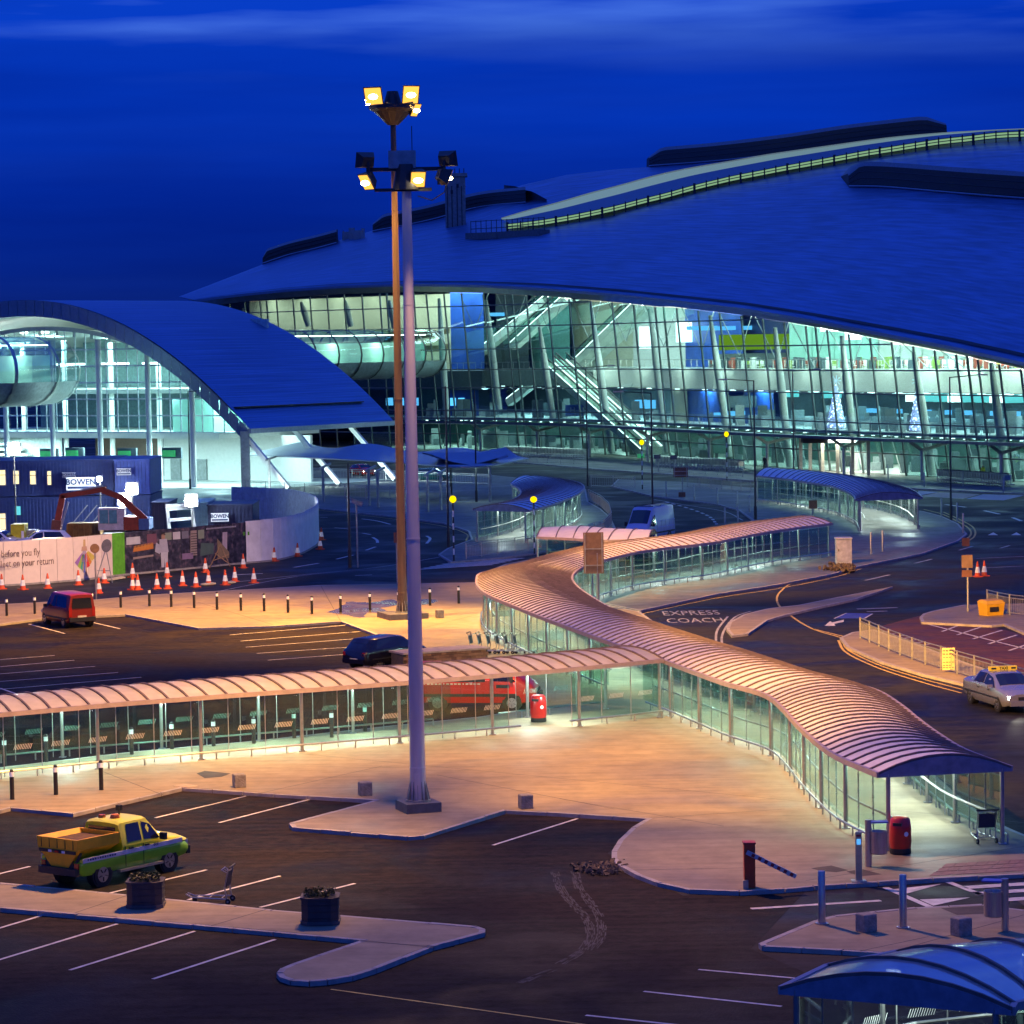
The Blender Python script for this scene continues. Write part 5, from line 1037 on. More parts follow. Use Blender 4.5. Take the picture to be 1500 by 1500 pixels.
p = G(1258, 1291, .12); t = thing('marker_post', 'slim steel post with a blue disc beside the kerb', 'post', p); MB().box(p+Vector((0, 0, .68)), (.17, .13, 1.36)).build('shaft', STEEL, t); MB().box(p+Vector((.0, -.07, 1.1)), (.11, .02, .15)).build('blue_disc', glow('blue_marker', (.1, .4, 1), 1.2), t); MB().box(p+Vector((0, -.07, 1.27)), (.13, .02, .06)).build('plate', mat('red_plate', (.4, .05, .04), .5), t); MB().box(p+Vector((0, 0, .015)), (.4, .35, .03)).build('base_plate', GALV, t)
p = G(1098, 1300, .12); t = thing('car_park_barrier', 'orange-red barrier post with a lowered striped arm', 'barrier', p); REDO = mat('orange_red_paint', (.55, .07, .02), .45, var=.2)
MB().box(p+Vector((0, 0, .62)), (.30, .34, 1.2)).build('post', REDO, t); MB().box(p+Vector((0, 0, 1.23)), (.34, .38, .05)).build('cap', mat('red_plate', (.4, .05, .04), .5), t); MB().box(p+Vector((-.12, -.2, .12)), (.14, .12, .24)).build('foot_box', GALV, t)
a = p+Vector((-.08, -.2, 1.0)); b = UP(1166, 1284, p.y-.3); ar = MB().beam(a, b, .05, .12).build('arm', mat('barrier_white', (.62, .55, .55), .5), t)
for k in range(7): MB().beam(a.lerp(b, .1+k*.13)+Vector((0, -.03, 0)), a.lerp(b, .16+k*.13)+Vector((0, -.03, 0)), .02, .09).build('red_band', mat('red_plate', (.4, .05, .04), .5), ar)
# planters
PLM = mat('planter_board', (.035, .033, .038), .55, var=.3, bump=.2); LEAF = mat('planter_leaves', (.035, .055, .012), .6, var=.6, scale=9)
for x, y, lb in [(214, 1327, 'dark octagonal planter of low plants behind the parked pickup'), (470, 1351, 'dark octagonal planter of low plants at the L-shaped kerb')]:
    p = G(x, y, .12); t = thing('planter', lb, 'planter', p, 0, 'dark planters on the parking island')
    def octo(w, ch, o): return [(o.x+a, o.y+b) for a, b in ((-w+ch, -w), (w-ch, -w), (w, -w+ch), (w, w-ch), (w-ch, w), (-w+ch, w), (-w, w-ch), (-w, -w+ch))]
    MB().prism(octo(.47, .17, p), .2, .80).build('tub', PLM, t); MB().prism(octo(.50, .18, p), .13, .22).build('base', mat('planter_base', (.07, .07, .075), .5), t)
    for k in range(3): MB().prism(octo(.482, .175, p), .30+k*.17, .31+k*.17).build('board_joint', BLACKP, t)
    MB().prism(octo(.50, .18, p), .78, .83).build('rim', PLM, t); MB().prism(octo(.42, .16, p), .80, .835).build('soil', BLACKP, t)
    mb = MB()
    for k in range(420):
        a = random.uniform(-.4, .4); b = random.uniform(-.4, .4)
        if abs(a)+abs(b) > .62: continue
        h = random.uniform(.0, .16); c0 = p+Vector((a, b, .72+h)); u = Vector((random.gauss(0, 1), random.gauss(0, 1), random.gauss(0, .6))).normalized()*.045; v = u.cross(Vector((random.random(), random.random(), 1))).normalized()*.03; mb.quad(c0-u, c0-v, c0+u, c0+v)
    mb.build('foliage', LEAF, t)
# luggage trolleys
def make_trolley(lb, grp=None):
    t = thing('luggage_trolley', lb, 'luggage trolley', (0, 0, 0), 0, grp, local=True)
    for s in (-1, 1):
        MB().path([Vector((-.45, s*.28, .12)), Vector((-.40, s*.28, .45)), Vector((-.52, s*.28, .98))], .02, 6).build('side_frame', STEEL, t)
        MB().path([Vector((-.45, s*.28, .14)), Vector((.55, s*.14, .16)), Vector((.72, s*.1, .24))], .018, 6).build('base_tube', STEEL, t)
        w = MB().tube((-.48, s*.26, .08), (-.48, s*.31, .08), .08, 12).build('wheel', BLACKP, t, 40); MB().tube((-.48, s*.255, .08), (-.48, s*.315, .08), .03, 8).build('hub', GALV, w)
    w = MB().tube((.5, -.03, .07), (.5, .03, .07), .07, 12).build('wheel', BLACKP, t, 40)
    MB().tube((-.55, -.34, 1.0), (-.55, .34, 1.0), .025, 8).build('handle', BLACKP, t); MB().box((-.46, 0, .68), (.03, .50, .42), 0, 0, R(-8)).build('advert_panel', mat('trolley_panel', (.03, .035, .06), .4), t)
    for k in range(3): MB().tube((-.3+k*.35, -.24+k*.04, .17), (-.3+k*.35, .24-k*.04, .17), .012, 5).build('cross_bar', STEEL, t)
    bk = MB()
    for z in (.86, .93): bk.tube((-.46, -.27, z), (-.46, .27, z), .01, 4)
    for s in (-1, 0, 1): bk.tube((-.3, s*.2, .93), (-.46, s*.2, .84), .01, 4)
    bk.tube((-.3, -.24, .93), (-.3, .24, .93), .012, 4); bk.build('top_basket', STEEL, t)
    return t
tr = make_trolley('', 'stray luggage trolleys')
inst(tr, True, G(312, 1322, .0), R(172), 'empty steel luggage trolley standing in the bay beside the planter'); inst(tr, False, G(1438, 1232, .12), R(100), 'steel luggage trolley with dark panel inside the canopy end')
for k in range(6): inst(tr, False, G(703, 957, .12)+Vector((k*.42, -k*.10, 0)), R(-14), ('rearmost trolley of the nested row at the canopy bend' if k == 0 else ['second', 'third', 'fourth', 'fifth', 'foremost'][k-1]+' trolley of the nested row at the canopy bend'))
simple = MB(); simple.path([Vector((0, -.3, .05)), Vector((0, -.3, 1.0)), Vector((0, .3, 1.0)), Vector((0, .3, .05))], .05, 4); simple.box((.2, 0, .2), (.9, .5, .06)); simple.box((-.02, 0, .7), (.05, .5, .4))
st_ = simple.build('stacked_trolley', STEEL); tag(st_, 'nested luggage trolley in the rack', 'luggage trolley', 'nested trolleys in the terminal racks'); first = True
for (xa, ya, xb, yb, n, wh) in [(742, 668, 858, 673, 26, 'left of the escalator foot'), (965, 684, 1086, 691, 28, 'right of the escalator foot'), (1378, 706, 1476, 713, 26, 'outside the windows at the far right')]:
    A, B = G(xa, ya, .12), G(xb, yb, .12)
    for k in range(n):
        o = st_ if first else st_.copy()
        if not first: COL.objects.link(o)
        first = False; o.location = A.lerp(B, k/(n-1)); o.rotation_euler = (0, 0, math.atan2((B-A).y, (B-A).x)); o.scale = (1.25,)*3; o['label'] = 'nested luggage trolley in the terminal rack '+wh
# railings
def railing(L, h, label, step=1.8, bars=.16, m=GALV, base=.12, r=.03, group='guard railings', two=True):
    P = resample([G(x, y, base) for x, y in L], step); t = thing('guard_railing', label, 'railing', P[0], 0, group)
    for p in P: MB().box(p+Vector((0, 0, h/2)), (r*2.2, r*2.2, h)).build('post', m, t)
    for a, b in zip(P, P[1:]):
        mb = MB()
        for z in ((h-.03, h-.2, .12) if two else (h-.03, .12)): mb.beam(a+Vector((0, 0, z)), b+Vector((0, 0, z)), r*1.3, r*1.3)
        mb.build('rails', m, t); mb = MB(); n = int((b-a).length/bars)
        for k in range(1, n): q = a.lerp(b, k/n); mb.box(q+Vector((0, 0, (h-.12)/2+.02)), (.016, .016, h-.25))
        if n > 1: mb.build('infill_bars', m, t)
    return t
railing([(1260, 935), (1305, 955), (1350, 972), (1410, 990), (1500, 1016), (1600, 1044)], 1.05, 'galvanised guard railing along the taxi kerb in orange light', 2.0, .15)
railing([(1446, 893), (1474, 900), (1500, 903), (1620, 918)], 1.1, 'short guard railing behind the yellow grit bin', 1.6, .15)
railing([(683, 819), (720, 814), (755, 810), (800, 803), (850, 794), (884, 783), (896, 770), (892, 755), (880, 743), (862, 734)], 1.1, 'steel railing curling round the teardrop shelter', 2.0, .2)
railing([(866, 713), (900, 714), (930, 715)], 1.2, 'short blue grey railing below the escalator', 2.5, .3); railing([(1007, 714), (1050, 717), (1100, 722)], 1.2, 'railing right of the brown sign', 2.2, .25); railing([(362, 722), (420, 725), (480, 728), (540, 731), (600, 733), (660, 733)], 1.3, 'glass railing posts along the arrivals pavement', 3.2, .8)
railing([(742, 676), (800, 679), (860, 681)], 1.1, 'trolley bay railing left of the escalator', 2.5, .4); railing([(965, 691), (1025, 695), (1088, 699)], 1.1, 'trolley bay railing beside the escalator foot', 2.5, .4); railing([(430, 700), (520, 702), (620, 706), (720, 710)], 1.1, 'railing under the wavy arrivals canopy', 3, .4)
# signs seen from behind
BRN = mat('sign_back_brown', (.27, .17, .10), .55, .2, var=.25)
def sign(b, boards, label, w2=.05, name='road_sign', cat='road sign'):
    p = G(*b, .1); t = thing(name, label, cat, p, 0, None); s_ = (b[1]-hz(b[0]))/15; top = 0
    for (x0, y0, x1, y1, m) in boards:
        cx_ = ((x0+x1)/2-b[0])/s_; cz = (b[1]-(y0+y1)/2)/s_; bo = MB().box(p+Vector((cx_, -.06, cz)), ((x1-x0)/s_, .04, (y1-y0)/s_)).build('board', m, t); top = max(top, cz)
        if (x1-x0) > 18:
            for k in (-.42, .42): MB().box(p+Vector((cx_+k*(x1-x0)/s_, -.10, cz)), (.06, .05, (y1-y0)/s_*.96)).build('stiffener', GALV, bo)
            for k in (-.3, .1): MB().box(p+Vector((cx_, -.11, cz+k*(y1-y0)/s_)), ((x1-x0)/s_*.96, .04, .06)).build('stiffener', GALV, bo)
    MB().tube(p, p+Vector((0, 0, top)), w2, 8).build('post', GALV, t, 40); return t
sign((876, 893), [(856, 780, 885.5, 840, BRN)], 'tall brown back of a direction sign on a post inside the canopy bend', .09)
sign((1418, 896), [(1409, 813, 1425, 832, BRN), (1409, 835, 1424, 845, mat('rust_sign', (.22, .09, .05), .6))], 'brown backed double sign board beside the yellow grit bin', .06)
sign((1000, 728), [(987, 685, 1008, 699, mat('rust_sign', (.22, .09, .05), .6)), (994, 721, 1004, 728, mat('rust_sign', (.22, .09, .05), .6))], 'low wide brown sign on the central island', .06); sign((1191, 757), [(1185, 733, 1197, 745, mat('rust_sign', (.22, .09, .05), .6))], 'little square brown sign before the curved shelter', .08); sign((582, 855), [(578, 780, 586, 795, mat('rust_sign', (.22, .09, .05), .6))], 'small dark signal head on a pole touching the brown mast', .05)
sign((1415, 800), [(1409, 788, 1420, 800, mat('rust_sign', (.22, .09, .05), .6))], 'small brown give way sign back at the island nose', .05)
for k in range(3): sign((940+k*0+k*24, 690+k*2), [(934+k*24, 665+k, 944+k*24, 671+k, mat('green_sign', (.02, .30, .08), .5, emit=((.1, .8, .3), .25)) if k == 0 else DKC)], ['small green lit sign at the escalator foot', 'small dark sign right of the escalator foot', 'second small dark sign right of the escalator foot'][k], .05)
p = G(141, 879); t = thing('roundel_sign', 'round brown sign back on a pole before the pink hoarding', 'road sign', p); MB().tube(p, p+Vector((0, 0, 3.3)), .05, 8).build('post', GALV, t, 40); o = MB().lathe([(.28, -.02), (.28, .02)], 18, p).build('disc', BRN, t); o.rotation_euler = (R(90), 0, 0); o.location = (0, -.08, 3.1)
p = G(152, 854); t = thing('tripod_sign', 'round temporary sign on a folding frame against the green hoarding', 'road sign', p); o = MB().lathe([(.42, -.02), (.42, .02)], 18, p).build('disc', mat('grey_disc', (.16, .15, .14), .6), t); o.rotation_euler = (R(80), 0, R(-35)); o.location = (.25, -.1, 2.4)
for s in (-.55, .55): MB().tube(p+Vector((s, 0, 0)), p+Vector((.2, 0, 2.2)), .03, 5).build('leg', GALV, t)
MB().tube(p+Vector((-.4, 0, .8)), p+Vector((.4, 0, .8)), .025, 5).build('brace', GALV, t)
p = G(1222, 828); t = thing('folded_sign_frame', 'bare folding sign frame leaning against the printed hoarding', 'sign frame', G(322, 832)); p = G(322, 832)
for a, b in (((-.7, 0, 0), (.1, 0, 1.6)), ((.7, 0, .1), (.1, 0, 1.6)), ((-.45, 0, .5), (.6, 0, .9)), ((-.3, 0, 1.0), (.55, 0, .35))): MB().tube(p+Vector(a), p+Vector(b), .035, 5).build('bar', BRN, t)
# cabinet, grit bin, railing notice
p = G(1237, 826, .1); t = thing('equipment_cabinet', 'pale grey equipment cabinet at the end of the canopy', 'cabinet', p); MB().box(p+Vector((0, .5, .82)), (1.0, .9, 1.6)).build('body', mat('cabinet_grey', (.50, .50, .52), .5), t); MB().box(p+Vector((0, .5, 1.66)), (1.1, 1.0, .08)).build('lid', mat('cabinet_grey', (.50, .50, .52), .5), t); MB().box(p+Vector((-.1, .04, .85)), (.62, .02, 1.3)).build('door', mat('cabinet_door', (.55, .55, .57), .45), t); MB().box(p+Vector((-.36, .02, .9)), (.05, .03, .14)).build('handle', BLACKP, t)
p = G(1452, 901, .12); t = thing('grit_bin', 'yellow grit bin with a dark opening by the railing', 'grit bin', p); YEL = mat('yellow_plastic', (.62, .36, .01), .5, var=.12)
M_ = Matrix.Rotation(R(28), 3, 'Z'); P8 = [(-.52, -.36, 0), (.52, -.36, 0), (.52, .36, 0), (-.52, .36, 0), (-.58, -.42, .62), (.58, -.42, .62), (.58, .42, .72), (-.58, .42, .72)]; mb = MB(); mb.v = [p+M_ @ Vector(q) for q in P8]; mb.f = [(3, 2, 1, 0), (4, 5, 6, 7), (0, 1, 5, 4), (1, 2, 6, 5), (2, 3, 7, 6), (3, 0, 4, 7)]; mb.build('tub', YEL, t); mb = MB(); mb.v = [p+M_ @ Vector(q) for q in [(-.6, -.45, .62), (.6, -.45, .62), (.6, .45, .72), (-.6, .45, .72), (-.5, -.3, .80), (.5, -.3, .80), (.5, .3, .84), (-.5, .3, .84)]]; mb.f = [(3, 2, 1, 0), (4, 5, 6, 7), (0, 1, 5, 4), (1, 2, 6, 5), (2, 3, 7, 6), (3, 0, 4, 7)]; mb.build('lid', YEL, t); MB().box(p+M_ @ Vector((-.12, -.42, .34)), (.55, .05, .25), R(28)).build('opening', BLACKP, t)
NOT = mat('notice_yellow', (.66, .56, .24), .6); p = G(1389, 984, .12); t = thing('railing_notice', 'pale yellow notice board tied to the taxi kerb railing', 'notice board', p); MB().box(p+Vector((0, -.12, .58)), (.56, .03, .98)).build('board', NOT, t)
for k, (s_, ww) in enumerate([('TAXI', .13), ('...', .1), ('....', .08)]): pass
mb = MB()
for k, z in enumerate((.95, .80, .66, .44, .30, .2)):
    for j in range(3+k % 2): mb.box(p+Vector((-.2+j*.13, -.14, z)), (.09, .01, .035+.02*(k < 2)))
mb.build('print', DKI, t)
# traffic cones
cn = thing('traffic_cone', '', 'traffic cone', (0, 0, 0), 0, 'orange and white traffic cones', local=True); ORC = mat('cone_orange', (.65, .085, .02), .5, var=.15)
MB().box((0, 0, .03), (.5, .5, .06)).build('base', ORC, cn); MB().lathe([(.19, .06), (.165, .26)], 14).build('lower_cone', ORC, cn, 40); MB().lathe([(.166, .26), (.10, .62)], 14).build('white_sleeve', mat('cone_white', (.75, .73, .70), .4, emit=((1, .95, .9), .1)), cn, 40); MB().lathe([(.10, .62), (.045, .95), (.02, .97)], 14).build('tip', ORC, cn, 40)
cones = [(2.7, 863, 'at the left edge of the view'), (33.6, 864, 'below the word fly on the hoarding'), (70, 862, 'right of the pink lettering, alone'), (115, 857, 'at the feet of the printed woman'), (145, 869, 'nearest the red people carrier'), (153, 854, 'against the tripod sign'), (194.4, 864, 'front one below the dark hoarding print, with another behind'), (194.5, 846, 'behind the front pair under the dark print'), (202, 864, 'right of the pair below the dark print'), (230, 862.5, 'below the printed man, left'), (245.6, 862.5, 'below the printed man, in front'), (245, 845, 'touching the printed man on the hoarding'), (267.5, 858, 'right of the printed man'), (287, 860, 'in the middle of the kerb row'), (305.6, 857, 'beside the small sandbags'), (301, 838.7, 'against the hoarding behind the row'), (330, 857, 'below the folding frame'), (344, 852, 'right of the folding frame'), (372, 854, 'last of the kerb row on the right'), (356.5, 832, 'at the left end of the white hoarding'), (402, 822, 'against the middle of the white hoarding'), (436, 815, 'against the right of the white hoarding'), (469, 804.7, 'at the curve end of the hoarding, nearest'), (471, 791, 'at the curve end of the hoarding, middle'), (465.5, 787, 'at the curve end of the hoarding, farthest'), (1432, 845, 'far out on the dark road, left of two'), (1442, 844, 'far out on the dark road, right of two')]
for k, (x, y, lb) in enumerate(cones): inst(cn, k == 0, G(x, y), random.random(), 'traffic cone '+lb)
SANDB = mat('sandbag', (.40, .34, .25), .8); sbx = MB().lathe([(.02, 0), (.28, .05), (.28, .13), (.05, .18)], 10).build('sandbag', SANDB, None, 60); tag(sbx, 'pale sandbag on the road beside the cones', 'sandbag', 'sandbags beside the cones')
for k, (x, y) in enumerate([(301, 858), (309, 857), (338, 855), (166, 850), (172, 849), (161, 851), (177, 848), (268, 1156), (276, 1157)]):
    o = sbx if k == 0 else sbx.copy()
    if k: COL.objects.link(o)
    o.location = G(x, y); o.scale = (1.2, .8, 1); o['label'] = 'pale sandbag '+['left of two in front of the folding frame cone', 'right of two beside the kerb cones', 'by the cone right of the folding frame', 'in the middle of the row under the green print', 'second from the right under the green print', 'leftmost under the green print', 'rightmost under the green print', 'left one at the plaza kerb corner', 'right one at the plaza kerb corner'][k]
# ================================================================== hoarding round the building site
hbp = [(-110, 864), (0, 859), (55, 855.5), (112, 851), (150, 847), (181, 843), (260, 835.5), (349, 826.5), (403, 821.5), (438, 812.5), (457, 803), (464.7, 797), (467, 791), (465, 784), (455, 775), (430, 767), (390, 763), (340, 761)]
HP = resample(catmull([G(x, y) for x, y in hbp], 10), 1.25); HH = 2.85
HD = thing('site_hoarding', 'curving printed and white hoarding round the building site', 'hoarding', HP[10])
PINK = mat('pink_print', (.68, .57, .51), .55, var=.05); WHB = mat('white_board', (.74, .74, .76), .55, var=.14, scale=1.2); GRNP = mat('green_print', (.10, .36, .02), .5); DPR = bpy.data.materials.new('dark_shop_print'); DPR.use_nodes = True
t = DPR.node_tree; b = t.nodes['Principled BSDF']; tc = N(t, 'ShaderNodeTexCoord'); mp = N(t, 'ShaderNodeMapping'); mp.inputs['Scale'].default_value = (1, 1, 2.4); t.links.new(tc.outputs['Object'], mp.inputs[0]); vo = N(t, 'ShaderNodeTexVoronoi'); vo.inputs['Scale'].default_value = .9; t.links.new(mp.outputs[0], vo.inputs[0]); n1 = N(t, 'ShaderNodeTexNoise'); n1.inputs['Scale'].default_value = 3; t.links.new(tc.outputs['Object'], n1.inputs[0])
cr = ramp(t, [(.35, (.012, .012, .022)), (.58, (.05, .045, .07)), (.75, (.16, .10, .12))], n1.outputs[0]); t.links.new(cr, b.inputs['Base Color']); b.inputs['Roughness'].default_value = .45
ca, cb = Vector((0, 0, 0)), None
pxs = lambda p: 750+FPX*p.x/p.y
panels = []
for i, (a, b) in enumerate(zip(HP, HP[1:])):
    xm = pxs((a+b)/2); back_ = (b-a).x < 0 or (a.y > G(461, 774).y and xm < 470 and i > len(HP)*.72)
    m = PINK if xm < 156 else GRNP if xm < 180 else DPR if xm < 349 else WHB
    if i > len(HP)*.70: m = mat('site_sheet', (.50, .62, .66), .5, .1, var=.2)
    d = (b-a).normalized(); n = Vector((d.y, -d.x, 0))*.03; e = d*.012; hgt = HH+(.0 if m is not WHB else .1)+(random.uniform(-.03, .03) if m is WHB else 0); jz = 0
    mb = MB(); mb.v = [Vector((*(q).xy, z)) for q in (a+e+n, b-e+n, b-e-n, a+e-n) for z in (.0, hgt)]; mb.f = [(0, 2, 3, 1), (2, 4, 5, 3), (4, 6, 7, 5), (6, 0, 1, 7), (1, 3, 5, 7)]
    o = mb.build('hoarding_panel', m, HD)
    MB().box(((a+b)/2).to_tuple()[:2]+(.06,), ((b-a).length*.98, .22, .12), math.atan2(d.y, d.x)).build('foot_board', mat('foot_board', (.28, .26, .25), .7), HD)
    if m.name == 'site_sheet':
        rb_ = MB()
        for k in range(4): q = a.lerp(b, .1+k*.25); rb_.box((q.x, q.y, HH/2), (.10, .14, HH), math.atan2(d.y, d.x))
        rb_.build('ribs', m, o)
def onh(px_, zf, lift_=.045):
    "point on the hoarding face at picture column px_ and height zf"
    best = min(range(int(len(HP)*.68)), key=lambda i: abs(pxs(HP[i])-px_)); i = min(best, len(HP)-2)
    for j in (i-1, i):
        if j >= 0 and (pxs(HP[j])-px_)*(pxs(HP[j+1])-px_) <= 0: i = j
    a, b = HP[i], HP[i+1]; f = (px_-pxs(a))/max(1e-6, pxs(b)-pxs(a)); p = a.lerp(b, f); d = (b-a).normalized(); n = Vector((d.y, -d.x, 0)); 
    return Vector((p.x, p.y, zf))+n*lift_, d
def hpoly(L, m, name='printed_shape', lift_=.045): return MB().quad(*[onh(x, z, lift_)[0] for x, z in L]).build(name, m, HD)
TXT = mat('print_brown', (.12, .06, .05), .6)
for s_, xe, z, sz, bold in [('- before you fly', 55.5, 2.05, .62, False), ('collect on your return', 76, 1.42, .62, False)]:
    p, d = onh(xe, z); text(s_, sz, TXT, 'print_lettering', HD, frame(p, d, (0, 0, 1)) @ Matrix.Diagonal((.80, 1.05, 1, 1)), .003, align='RIGHT')
def colm(n, c_): return mat('print_'+n, c_, .5, var=.1)
for L, m in [([(117, .55), (119, .55), (120, 1.2), (118, 1.2)], colm('skin', (.45, .28, .2))), ([(122, .25), (124, .25), (123.5, 1.2), (121.5, 1.2)], colm('skin', (.45, .28, .2))), ([(116, 1.2), (124.5, 1.2), (123, 1.95), (118, 1.95)], colm('lilac', (.35, .28, .42))), ([(116, 1.9), (125, 1.9), (124, 2.2), (117, 2.2)], colm('skin', (.45, .28, .2))), ([(119, 2.2), (122.5, 2.2), (122.5, 2.65), (119.4, 2.65)], colm('blonde', (.48, .33, .15))),
             ([(106, 1.2), (110, .95), (118, 1.75), (117, 1.8)], colm('violet', (.30, .14, .42))), ([(110, .95), (114, .75), (119, 1.7), (118, 1.75)], colm('lime', (.3, .42, .06))), ([(114, .8), (117.5, .6), (120, 1.65), (119, 1.7)], colm('teal', (.05, .32, .25))), ([(118, .5), (121.5, .5), (121.5, 1.65), (120, 1.65)], colm('blue', (.12, .16, .5))), ([(122, .75), (128, .9), (123, 1.75), (121.5, 1.7)], colm('scarlet', (.55, .03, .03))), ([(128, .95), (131, 1.15), (124.5, 1.8), (123, 1.75)], colm('orange', (.55, .22, .03))), ([(131, 1.2), (137, 1.45), (126, 1.9), (124.5, 1.8)], colm('gold', (.5, .4, .08)))]: hpoly(L, m)
for L, m in [([(182.5, 2.0), (203, 2.0), (203, 2.5), (182.5, 2.5)], colm('panel_white', (.42, .42, .46))), ([(213, 1.9), (227, 1.9), (227, 2.6), (213, 2.6)], colm('plum', (.14, .06, .09))), ([(238, 2.1), (249, 2.1), (249, 2.6), (238, 2.6)], colm('sage', (.20, .24, .18))), ([(251, 2.1), (262, 2.1), (262, 2.6), (251, 2.6)], colm('panel_white', (.42, .42, .46))), ([(264, 2.1), (274, 2.1), (274, 2.6), (264, 2.6)], colm('grey', (.15, .15, .19))), ([(276, .9), (286, .9), (286, 2.6), (277, 2.6)], colm('shelf', (.28, .22, .20))), ([(288, 2.0), (297, 2.0), (297, 2.6), (288, 2.6)], colm('sage', (.20, .24, .18))), ([(290, .8), (310, .9), (311, 1.6), (292, 1.7)], colm('counter', (.07, .11, .10))), ([(316, .5), (333, .5), (333, .9), (316, 1.9)], colm('tan', (.22, .16, .09))), ([(323, 1.0), (330, 1.0), (331, 2.3), (324, 2.3)], colm('pale_coat', (.38, .32, .38))), ([(192, 1.5), (222, 1.6), (222, 1.95), (193, 1.75)], colm('bottles', (.45, .16, .03))), ([(264, .7), (280, .7), (280, 1.1), (264, 1.1)], colm('mauve', (.22, .15, .26))), ([(192, 1.0), (222, 1.1), (222, 1.22), (192, 1.15)], colm('shelf', (.28, .22, .20)))]: hpoly(L, m)
for L, m in [([(233, .3), (237, .3), (238, 1.3), (232.5, 1.3)], colm('trousers', (.42, .42, .48))), ([(238, .3), (242, .3), (243, 1.3), (237.5, 1.3)], colm('trousers', (.42, .42, .48))), ([(230, 1.3), (244, 1.3), (242, 2.2), (231, 2.2)], colm('shirt', (.34, .34, .42))), ([(224, 1.4), (231, 1.2), (232, 1.8), (226, 2.0)], colm('sleeve', (.34, .34, .42))), ([(234, 2.2), (239, 2.2), (239, 2.55), (234, 2.55)], colm('face', (.32, .19, .13))), ([(233, 2.45), (240, 2.45), (239, 2.65), (234, 2.65)], BLACKP)]: hpoly(L, m, lift_=.06)
for k in range(14): hpoly([(193+k*2.1, 1.58+k*.008), (194+k*2.1, 1.58+k*.008), (194+k*2.1, 1.9+k*.01), (193+k*2.1, 1.9+k*.01)], colm('amber', (.5, .22, .05)), lift_=.07)
for k in range(9): hpoly([(277, 1.0+k*.17), (286, 1.0+k*.17), (286, 1.04+k*.17), (277, 1.04+k*.17)], BLACKP, lift_=.07)
for k in range(26): hpoly([(300+k*1.7, 2.58), (301+k*1.7, 2.58), (301+k*1.7, 2.68), (300+k*1.7, 2.68)], colm('panel_white', (.42, .42, .46)), lift_=.07)
hpoly([(354, 1.95), (357, 1.95), (357, 2.2), (354, 2.2)], GRNP); hpoly([(361, 1.95), (363.5, 1.95), (363.5, 2.2), (361, 2.2)], GRNP)
# ================================================================== site cabins, excavator, floodlights
NAVY = mat('cabin_navy', (.035, .06, .20), .5, .2, var=.2); NAVD = mat('cabin_dark', (.02, .03, .08), .5); WARMW = glow('cabin_window', (1, .80, .42), 1.6)
SIGNB = mat('sign_blue_ink', (.01, .03, .12), .5)
def cabin(x0, x1, Y, z0, z1, dep, label, m=NAVY, wins=(), rx1=None, group='site cabins'):
    A = UP(x0, 750, Y); B = UP(x1, 750, Y-(rx1 or 0)); A.z = B.z = 0; t = thing('site_cabin', label, 'site cabin', (A.x, A.y, z0), 0, group); d = (B-A).normalized(); n = Vector((-d.y, d.x, 0)); L = (B-A).length; ang = math.atan2(d.y, d.x); c_ = (A+B)/2+n*dep/2
    MB().box((c_.x, c_.y, (z0+z1)/2), (L, dep, z1-z0-.1), ang).build('shell', m, t); MB().box((c_.x, c_.y, z1-.04), (L+.12, dep+.12, .12), ang).build('roof', m, t)
    mb = MB(); k = int(L/.28)
    for i in range(k): q = A+d*(i+.5)*L/k-n*.03; mb.box((q.x, q.y, (z0+z1)/2), (.13, .07, z1-z0-.3), ang)
    o = mb.build('corrugation', m, t); o['kind'] = 'stuff'
    for px_, w, zc, h in wins: p = UP(px_, 700, A.y+(B.y-A.y)*(px_-x0)/(x1-x0)); q = Vector((p.x, p.y, 0))-n*.09; w_ = MB().box((q.x, q.y, zc), (w+.14, .06, h+.14), ang).build('window', mat('window_frame', (.2, .22, .26), .5), t); MB().box((q.x-n.x*.04, q.y-n.y*.04, zc), (w, .03, h), ang).build('pane', WARMW, w_); MB().box((q.x-n.x*.07, q.y-n.y*.07, zc+h*.18), (w, .02, .05), ang).build('bar', NAVD, w_)
    return t, A, B, d, n
cabin(-60, 168, 240, 3.0, 5.95, 8, 'upper navy site cabin with four lit windows', NAVY, [(0, .9, 4.6, 1.2), (24, .42, 4.6, 1.05), (48.5, .42, 4.55, 1.05), (72.5, .28, 4.5, 1.1)]); cabin(-60, 168, 240, .1, 2.95, 8, 'lower navy site cabin with one bright window at the left edge', NAVY, [(2, .5, 1.0, 1.3)])
cabin(169, 221, 239.5, 3.0, 5.9, 8, 'upper end cabin washed blue by the floodlight', mat('cabin_floodlit_blue', (.05, .09, .36), .45, .2, var=.2)); cabin(169, 221, 239.5, .1, 2.95, 8, 'lower end cabin behind the excavator', NAVY); cabin(222, 247, 233, .1, 2.7, 6, 'dark ridged container right of the excavator', NAVD); cabin(282, 304, 231, .1, 2.75, 6, 'pale teal container beside the white gantry', mat('cabin_teal', (.16, .30, .36), .5)); cabin(304, 370, 229, .1, 2.65, 6, 'low dark cabin with a white name board behind the hoarding', NAVD)  # upper end cabin's brighter blue paints the floodlight's wash onto navy walls
